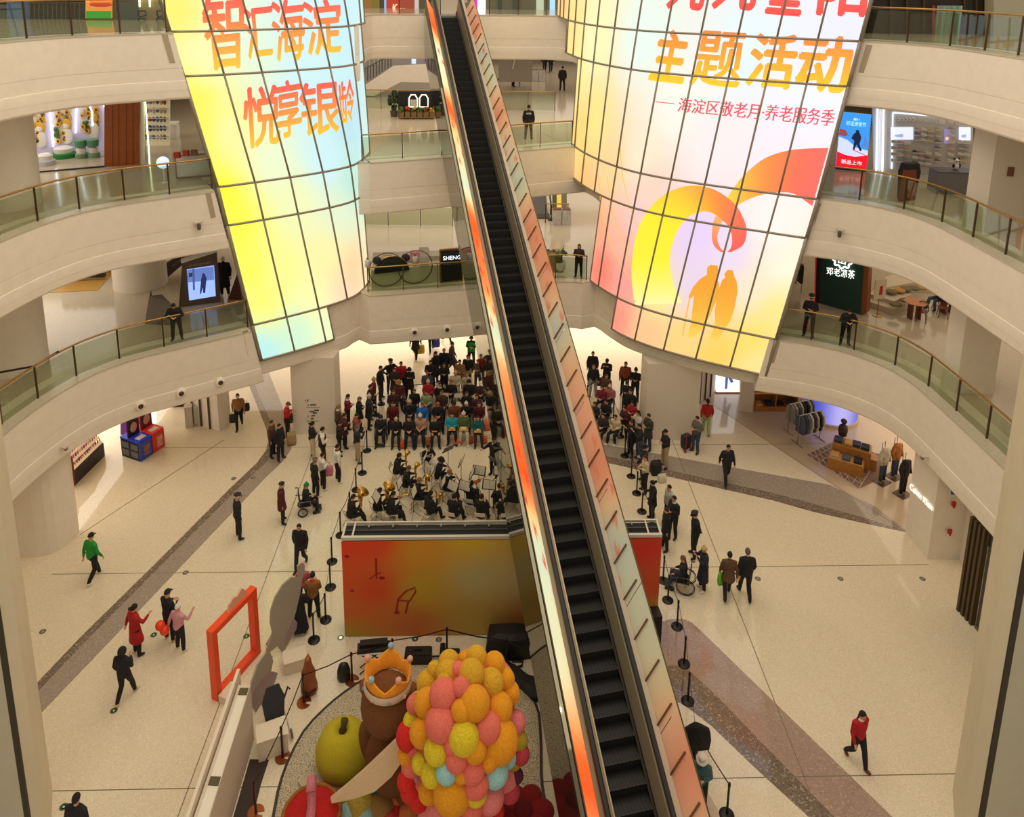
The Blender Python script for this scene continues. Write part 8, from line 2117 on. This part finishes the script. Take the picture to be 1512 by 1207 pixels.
for k in range(5): folded(p0 + Vector((-.82 + .41 * k, .05, .945)), 0, k, NTH[k] + ' folded jeans pile from the left on top of the oak cabinet')
for k in range(4): folded(p0 + Vector((-.78 + .52 * k, -.05, .245)), 0, k + 2, NTH[k] + ' folded pile from the left on the lower shelf of the oak cabinet')
def rack(p, rz, lab, cols):
 t = thing('clothes_rack', lab, 'rack', p, rz)
 for s in (-1, 1):
  b = MB(); b.tube([(.62 * s, -.32, .02), (.62 * s, .32, .02)], .02, 6); b.build('foot', STEEL, t)
  b = MB(); b.tube([(.62 * s, 0, .02), (.62 * s, 0, 1.4)], .02, 6); b.build('post', STEEL, t)
 b = MB(); b.tube([(-.66, 0, 1.4), (.66, 0, 1.4)], .02, 6); b.build('bar', STEEL, t)
 for k, c in enumerate(cols):
  b = MB(); x = -.55 + 1.1 * k / (len(cols) - 1)
  b.rings([[(x + dx, dy * f, z) for dx, dy in ((-.045, -.24), (.045, -.24), (.045, .24), (-.045, .24))] for z, f in ((.55, 1), (.9, .95), (1.2, 1), (1.33, .5), (1.38, .1))]); g = b.build('garment', mat(c, .85), t)
  for s in (-1, 1):
   q = MB(); q.tube([(x, .2 * s, 1.25), (x, .27 * s, .8)], .05, 6); q.build('sleeve', mat(c, .85), g)
rack(at(1183, 640) + Vector((0, .3, 0)), .35, 'rear clothes rack with grey and pale jackets', [(150, 146, 140), (190, 186, 176), (110, 108, 110), (206, 200, 190), (60, 58, 64), (40, 38, 44), (190, 180, 164), (120, 116, 116)])
rack(at(1195, 654) + Vector((0, .1, 0)), .35, 'front clothes rack with denim, white and dark jackets', [(84, 88, 108), (70, 74, 96), (110, 114, 130), (206, 200, 188), (60, 56, 60), (196, 186, 166), (30, 30, 34), (206, 196, 176)])
cc = at(1240, 640) + Vector((.2, 1.6, 0)); t = thing('curved_screen', 'glowing blue violet curved screen in the clothing shop', 'screen', cc)
b = MB(); R = []; cr = []
for z in (.15, 2.6):
 ring = []
 for i in range(17):
  a = PI + PI * i / 16; ring.append((1.25 * math.cos(a), 1.25 * math.sin(a), z)); f = math.exp(-((i / 16 - .5) / .22) ** 2); cr.append(lin((60 + 130 * f, 70 + 110 * f, 190 + 55 * f)))
 R.append(ring)
b.rings(R, False, closed=False); b.build('screen_face', emit_attr_mat(1.0, 'violet screen'), t, True, colors=cr)
b = MB(); b.lathe((0, 0, 0), [(1.32, 0), (1.32, .15), (1.2, .16)], 32); b.build('plinth', mat((206, 190, 160), .5), t)
t = thing('display_table', 'oak table with a lower tray of folded clothes on the patterned rug', 'table', at(1258, 692) + Vector((0, .2, 0)), -.52)
b = MB(); b.box((0, .25, .42), (1.5, .7, .84)); b.build('upper_block', WOOD, t)
b = MB(); b.box((-.15, -.4, .25), (1.4, .6, .5)); b.build('lower_tray', WOOD, t)
b = MB(); b.box((-.15, -.4, .505), (1.3, .5, .02)); b.build('tray_lining', mat((226, 180, 110), .5), t)
b = MB(); b.box((.85, .3, .25), (.3, .5, .5)); b.build('side_block', WOOD, t)
R_ = Matrix.Rotation(-.52, 3, 'Z'); pt = at(1258, 692) + Vector((0, .2, 0))
for k, (x, y, z, c, l) in enumerate(((-.55, .3, .845, 0, 'blue jeans at the far end of the oak table'), (-.15, .25, .845, 2, 'pale orange pile mid oak table'), (.15, .3, .845, 3, 'dark blue pile on the oak table'), (.5, .25, .845, 1, 'dark jeans at the near end of the oak table'), (-.6, -.4, .52, 2, 'cream pile in the low tray'), (-.15, -.4, .52, 5, 'grey blue pile in the low tray'), (.3, -.4, .52, 4, 'black pile in the low tray'))):
 folded(pt + R_ @ Vector((x, y, z)), -.52, c, l)
t = thing('bust_form', 'dark bust with a cap at the far end of the oak table', 'mannequin', pt + R_ @ Vector((-.45, .95, 0)))
b = MB(); b.lathe((0, 0, 0), [(.2, 0), (.2, .02), (.03, .03), (.03, .7), (.16, .75), (.2, 1.0), (.17, 1.2), (.06, 1.3)], 14); b.build('torso', mat((66, 50, 44), .6), t, True)
b = MB(); b.ball((0, 0, 1.42), (.13, .15, .1), 12, 8); b.build('cap', mat((60, 44, 40), .7), t, True)
b = MB(); rp = [at(*p) for p in ((1190, 672), (1232, 652), (1300, 672), (1299, 708), (1268, 722))]; rc = sum(rp, Vector()) / 5
b.prism([tuple((p - rc).xy) for p in rp], 0, .008)
A_, B_, C_, D_ = [p - rc for p in (rp[0], rp[1], rp[2], rp[4])]
for k in range(9):
 f = k / 8; q = .012
 for s0, s1, e0, e1 in ((A_, D_, B_, C_), (A_, B_, D_, C_)):
  a_, c_ = s0.lerp(s1, f), e0.lerp(e1, f); b.tube([(a_.x, a_.y, q), (c_.x, c_.y, q)], .016, 4, mi=1)
for k in range(7):
 a_, c_ = A_.lerp(B_, k / 7), A_.lerp(D_, k / 7); b.tube([(a_.x, a_.y, .012), (c_.x, c_.y, .012)], .016, 4, mi=1)
 a_, c_ = C_.lerp(B_, k / 7), C_.lerp(D_, k / 7); b.tube([(a_.x, a_.y, .012), (c_.x, c_.y, .012)], .016, 4, mi=1)
o = b.build('patterned_rug', [mat((136, 108, 92), .8), mat((206, 186, 168), .8)]); o.location = rc; tag(o, 'brown rug with a white triangle line pattern under the oak table', 'rug')
for px, py, top, pan, lab in ((1302, 712, (206, 196, 176), (56, 76, 92), 'headless mannequin in a cream fur top and jeans'), (1320, 704, (176, 110, 54), (56, 72, 96), 'headless mannequin in an orange brown puffer jacket'), (1332, 730, (40, 30, 36), (28, 26, 30), 'headless mannequin all in black beside the pier')):
 t = thing('mannequin', lab, 'mannequin', at(px, py), .5)
 b = MB(); b.box((0, 0, .01), (.6, .5, .02)); b.build('base_plate', mat((90, 74, 54), .4, .5), t)
 for s in (-1, 1):
  b = MB(); b.tube([(.1 * s, 0, .08), (.1 * s, .0, .5), (.09 * s, 0, .95)], [.06, .075, .1], 10); b.build('trouser_leg', mat(pan, .8), t, True)
  b = MB(); b.tube([(.2 * s, 0, 1.42), (.29 * s, .02, 1.15), (.27 * s, -.08, .9)], [.085, .08, .06], 10); b.build('sleeve', mat(top, .85, noise=.25, nscale=9), t, True)
 b = MB(); b.rings([ell((0, 0, z), rx, ry, 14) for z, rx, ry in ((.86, .19, .14), (1.05, .2, .15), (1.3, .24, .16), (1.45, .19, .13), (1.52, .08, .08))]); b.build('jacket', mat(top, .85, noise=.25, nscale=9), t, True)
 b = MB(); b.tube([(-.06, .12, 0), (-.06, .12, 1.75), (.12, .12, 1.75), (.12, .12, 1.5)], .014, 6); b.build('hanger_post', STEEL, t)
w = WP((1336, 785), (1369, 826), 0)
o = w.text('brand_lettering', 'Calvin Klein', ((1346, 713), (1379, 747), (1378, 755), (1345, 722)), E_((255, 252, 236), 1.7), None, 0, .05)
o.location = w.A; tag(o, 'glowing white lettering on the right ground floor pier', 'sign')
# dark shutter and door at the right
b0, b1 = Vector((15.48, 21.24, 0)), Vector((15.71, 19.6, 0))
t = thing('shutter_door', 'dark slatted shutter and glass door at the far right', 'door', b0)
for k in range(4):
 q = (b1 - b0) * (k * .11); b = MB(); b.box((q.x, q.y - .06, 1.75), (.16, .11, 3.5)); b.build('slat', mat((84, 70, 44), .5, .4), t)
q0 = (b1 - b0) * .45; q1 = (b1 - b0) * 1.6
b = MB(); b.prism([(q0.x, q0.y), (q1.x, q1.y), (q1.x + .08, q1.y), (q0.x + .08, q0.y)], .12, 3.0); b.build('dark_glass', mat((52, 48, 52), .12), t)
b = MB(); b.prism([(q0.x - .03, q0.y), (q1.x - .03, q1.y), (q1.x + .1, q1.y), (q0.x + .1, q0.y)], 0, .12); b.build('bottom_rail', mat((120, 112, 100), .4, .6), t)
for k in range(12):
 q = q0.lerp(q1, k / 11); b = MB(); b.box((q.x, q.y, 3.25), (.1, .07, .45)); b.build('grille_bar', mat((60, 48, 36), .5), t)
for y_, z_, lab in ((22.9, 2.3, 'upper red fire call point on the right wall'), (22.9, 1.2, 'lower red fire call point on the right wall')):
 b = MB(); b.box((0, 0, 0), (.14, .05, .16)); b.box((0, -.03, -.1), (.06, .04, .08)); o = b.build('fire_call_point', mat((190, 30, 24), .5)); o.location = (16.3, 23.37, z_); tag(o, lab, 'alarm')
b = MB(); b.box((0, 0, 0), (.42, .06, .26)); b.box((0, 0, 0), (.44, .04, .28), mi=1); o = b.build('exit_sign', [E_((40, 60, 90), .4), BLACK]); o.location = (16.25, 23.2, 2.95); tag(o, 'small dark hanging sign under the right balcony', 'sign')
o2 = lettering('sign_lettering', '1F', (16.12, 23.165, 2.87), (1, 0, 0), (0, 0, 1), .2, .16, E_((220, 236, 255), 2), None, .02); o2.parent = o; o2.matrix_parent_inverse = Matrix.Translation(o.location).inverted()
# ---- ground floor, left: cosmetics
a0, a1 = at(112, 716), at(155, 673); d = a1 - a0; rz = math.atan2(d.y, d.x); L_ = d.length
t = thing('cosmetics_shelf', 'lit cosmetics shelf with slanted rows beside the left pier', 'shelf', a0, rz)
b = MB(); b.box((L_ / 2, .35, .3), (L_, .7, .6)); b.build('dark_base', mat((50, 44, 44), .5), t)
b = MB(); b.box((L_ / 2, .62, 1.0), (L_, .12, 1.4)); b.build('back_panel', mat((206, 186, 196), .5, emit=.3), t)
rnd = random.Random(2)
for r in range(4):
 z, y = .68 + .2 * r, .1 + .13 * r
 b = MB(); b.box((L_ / 2, y, z), (L_ * .98, .14, .1)); tr_ = b.build('tier', mat((226, 190, 150), .4, emit=.5), t)  # tiers are no lamps; emission added to brighten the rows of bottles
 b = MB()
 for k in range(14): b.lathe((.1 + (L_ - .2) * k / 13, y, z + .05), [(.03, 0), (.03, .1 + .05 * rnd.random()), (.015, .16)], 6, k % 4)
 b.build('bottles', [mat(c, .4) for c in ((226, 120, 110), (236, 214, 190), (190, 160, 150), (120, 90, 160))], tr_)
b = MB(); b.box((-.08, .3, .65), (.14, .62, 1.3)); b.build('end_panel', mat((136, 44, 50), .5), t)
for k in range(5):
 b = MB(); b.box((-.2, .3, .25 + .25 * k), (.1, .5, .12)); b.build('end_shelf', mat(((200, 60, 70), (226, 200, 200))[k % 2], .5), t)
R0 = at(207, 683)
for k, (dx, dy, c, lab, back) in enumerate(((0, 0, (34, 50, 170), 'blue cosmetics stand with a face picture', (40, 60, 190)), (.85, .55, (206, 30, 30), 'red cosmetics stand with a face picture', (220, 50, 40)))):
 t = thing('promotion_stand', lab, 'display stand', R0 + Matrix.Rotation(1.13, 3, 'Z') @ Vector((.33 + .66 * k, .55, 0)), 1.13)
 b = MB(); b.box((0, 0, .42), (.62, 1.05, .84)); b.build('body', mat((22, 22, 28), .4), t)
 b = MB(); b.box((0, -.54, .42), (.62, .04, .84)); fp_ = b.build('front_print', mat((56, 84, 190) if k == 0 else (222, 60, 56), .5, noise=.12, nscale=3), t)
 b = MB(); b.box((.05, -.565, .4), (.3, .012, .5)); b.build('print_picture', mat((150, 96, 100) if k == 0 else (240, 150, 140), .5, noise=.4, nscale=6), fp_)
 b = MB(); b.box((0, 0, .87), (.64, 1.08, .06)); b.build('top', mat(back, .4, emit=.15), t)
 b = MB(); b.box((0, -.3, .91), (.36, .26, .03)); b.build('tray', WHITE, t)
 b = MB(); b.box((0, .1, 1.3), (.56, .06, .8)); bp_ = b.build('picture_panel', mat((40, 24, 40) if k == 0 else (110, 20, 30), .4), t)
 b = MB(); b.ball((0, .06, 1.3), (.17, .03, .24), 14, 10); b.ball((-.02, .065, 1.4), (.21, .02, .2), 14, 8, 1); b.build('face_picture', [mat((206, 150, 130), .5), mat((50, 26, 26), .6)], bp_)
 for sd in (-.26, .26):
  for zz in (.25, .6):
   b = MB(); b.box((-.315, sd, zz), (.02, .4, .26)); b.build('open_shelf', mat((96, 98, 106), .4), t)
w = WP((178, 642), (222, 636), 0)
t = root('magenta_panel', 'magenta and violet promotion wall behind the cosmetics stands', 'panel', w)
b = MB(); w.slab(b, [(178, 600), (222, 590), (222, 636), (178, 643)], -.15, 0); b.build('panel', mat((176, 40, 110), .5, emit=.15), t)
b = MB(); w.slab(b, [(178, 618), (188, 616), (188, 642), (178, 643)], 0, .02); b.build('violet_part', mat((120, 50, 150), .5, emit=.1), t)
w = WP((222, 640), (240, 608), 0)
b = MB(); w.rect(b, 222, 600, 226, 640, -.1, 0); w.rect(b, 228, 600, 231, 634, -.1, 0); put(b, 'light_strip', E_((240, 246, 255), 1.2), w, 'white and dark striped light panel behind the cosmetics stands', 'lamp')
box3('dark_display', 'black display rack under the balcony edge left of the slotted wall', 'rack', at(276, 600) + Vector((-.2, .2, 0)), (1.0, .5, 1.0), .1, mat((36, 32, 30), .5))
box3('small_kiosk', 'small pale bollard box beside the slotted wall', 'box', at(280, 630), (.3, .3, 1.0), .3, mat((206, 196, 176), .5))
# wall directory on the left column
Yc = 31.345
def wallpt(px, py): return aty(px, py, Yc)
t = thing('wall_directory', 'small printed floor directory on the left ground floor column', 'sign', wallpt(460, 610))
o_ = wallpt(460, 610); dk = mat((70, 58, 46), .6)
p = wallpt(451, 594) - o_; lettering('directory_lettering', '1F', (p.x, -.01, p.z), (1, 0, 0), (0, 0, 1), .16, .12, dk, t, .01)
for y, x0, x1 in ((602, 452, 473), (622, 452, 471)):
 b = MB(); a_, c_ = wallpt(x0, y) - o_, wallpt(x1, y) - o_; b.box(((a_.x + c_.x) / 2, -.01, a_.z), (c_.x - a_.x, .012, .01)); b.build('rule_line', dk, t)
for x0, y, x1 in ((454, 598.5, 456), (458, 598, 467), (457, 608, 464), (464, 606, 471), (454, 614.5, 456), (460, 614, 465), (459, 618.5, 463), (462, 610, 468)):
 b = MB(); a_, c_ = wallpt(x0, y) - o_, wallpt(x1, y) - o_; b.box(((a_.x + c_.x) / 2, -.01, a_.z), (c_.x - a_.x, .012, .05)); b.build('text_mark', dk, t)
# ---- fittings on the fascias
def fix_at(px, py, path, z):
 """point of the pixel on the fascia face"""
 best = None
 f = offset_path(path, .46); dr = CM @ Vector((px - XC, py - YC, FPX)); ax2 = Vector((dr.x, dr.y)).normalized()
 for a, c in zip(f, f[1:]):
  den = ax2.x * (c - a).y - ax2.y * (c - a).x
  if abs(den) < 1e-9: continue
  s = (a.x * (c - a).y - a.y * (c - a).x) / den; u = (a.x * ax2.y - a.y * ax2.x) / den
  if 0 <= u <= 1 and s > 5:
   tt = s / Vector((dr.x, dr.y)).length; p = Vector((dr.x * tt, dr.y * tt, CAMH + dr.z * tt)); t2 = (c - a).normalized()
   if best is None or s < best[0]: best = (s, p, Vector((t2.y, -t2.x, 0)))
 return (best[1], best[2]) if best else None
for px, py, nm, lab in ((207, 599, 'second', 'leftmost round spotlight housing on the left balcony edge'), (267, 580, 'second', 'middle round spotlight housing on the left balcony edge'), (325, 564, 'second', 'right round spotlight housing on the left balcony edge'), (612, 490, 'second', 'round spotlight housing above the audience'), (660, 486, 'second', 'round spotlight housing next to the escalator above the audience')):
 r = fix_at(px, py, PATHS[nm], 6)
 if not r: continue
 p, n_ = r; p.z = min(p.z, 4.25); t = thing('spotlight_housing', lab, 'spotlight', p - n_ * .02, math.atan2(-n_.x, n_.y) + PI, 'spotlight housings on the balcony edge')
 b = MB(); b.ball((0, -.02, 0), (.2, .12, .2), 18, 10); b.build('dome', CREAM, t, True)
 b = MB(); b.ball((0, -.12, 0), (.1, .05, .1), 12, 8); b.build('lens', mat((60, 44, 30), .3), t, True)
for px, py, nm, lab in ((292, 327, 'third', 'small hanging camera on the left third floor balcony edge'), (1241, 338, 'third', 'small hanging camera on the right third floor balcony edge'), (91, 660, 'second', 'tiny bracket on the left balcony underside'), (1369, 674, 'second', 'tiny bracket on the right balcony underside')):
 r = fix_at(px, py, PATHS[nm], 6)
 if not r: continue
 p, n_ = r; t = thing('camera', lab, 'camera', p + n_ * .0, math.atan2(-n_.x, n_.y) + PI, None)
 b = MB(); b.box((0, -.1, .0), (.3 if 'hanging' in lab else .16, .2, .05)); b.build('bracket', mat((206, 196, 178), .5), t)
 b = MB(); b.lathe((0, -.16, -.3 if 'hanging' in lab else -.12), [(.03, 0), (.07, .05), (.07, .22 if 'hanging' in lab else .08), (.03, .28 if 'hanging' in lab else .1)], 12); b.build('camera_body', mat((90, 80, 70), .5) if 'hanging' in lab else mat((120, 90, 50), .5), t)
for nm, sd, cs in (('fourth', 'left', ((238, 49), (247, 48.5), (259, 93), (251, 93.5))), ('fourth', 'right', ((1279, 66), (1288, 67), (1275, 108), (1267, 107))), ('third', 'left', ((303, 285), (311, 284), (319, 321), (312, 323))), ('third', 'right', ((1205, 300), (1213, 301), (1202, 334), (1194, 333))), ('second', 'left', ((359, 490), (366, 488), (374, 524), (367, 527))), ('second', 'right', ((1146, 502), (1153, 503), (1143, 537), (1134, 536)))):
 q = [fix_at(x, y, PATHS[nm], 0) for x, y in cs]
 if not all(q): continue
 b = MB(); f_ = [p - n_ * .025 for p, n_ in q]; k_ = [p - n_ * .08 for p, n_ in q]; b.rings([k_, f_]); struct(b.build('trim_strip_%s_%s' % (nm, sd), mat((176, 160, 134), .5)))
# recessed spot lamps of the atrium roof, high above the frame
b = MB(); k = 0
lm = mat((255, 240, 214), .4, emit=26)
for i in range(6):
 for j in range(6):
  t = thing('roof_spotlight', 'small bright spotlight under the atrium roof above the frame', 'lamp', (-11 + 4.4 * i + .6 * (j % 2), 5 + 4.3 * j, 33.5), 0, 'atrium roof spotlights')
  b = MB(); b.lathe((0, 0, 0), [(.16, 0), (.18, .02), (.18, .14)], 14); b.build('ring', STEEL, t)
  b = MB(); b.lathe((0, 0, -.01), [(.15, 0), (.14, .01)], 14); b.build('lens', lm, t)
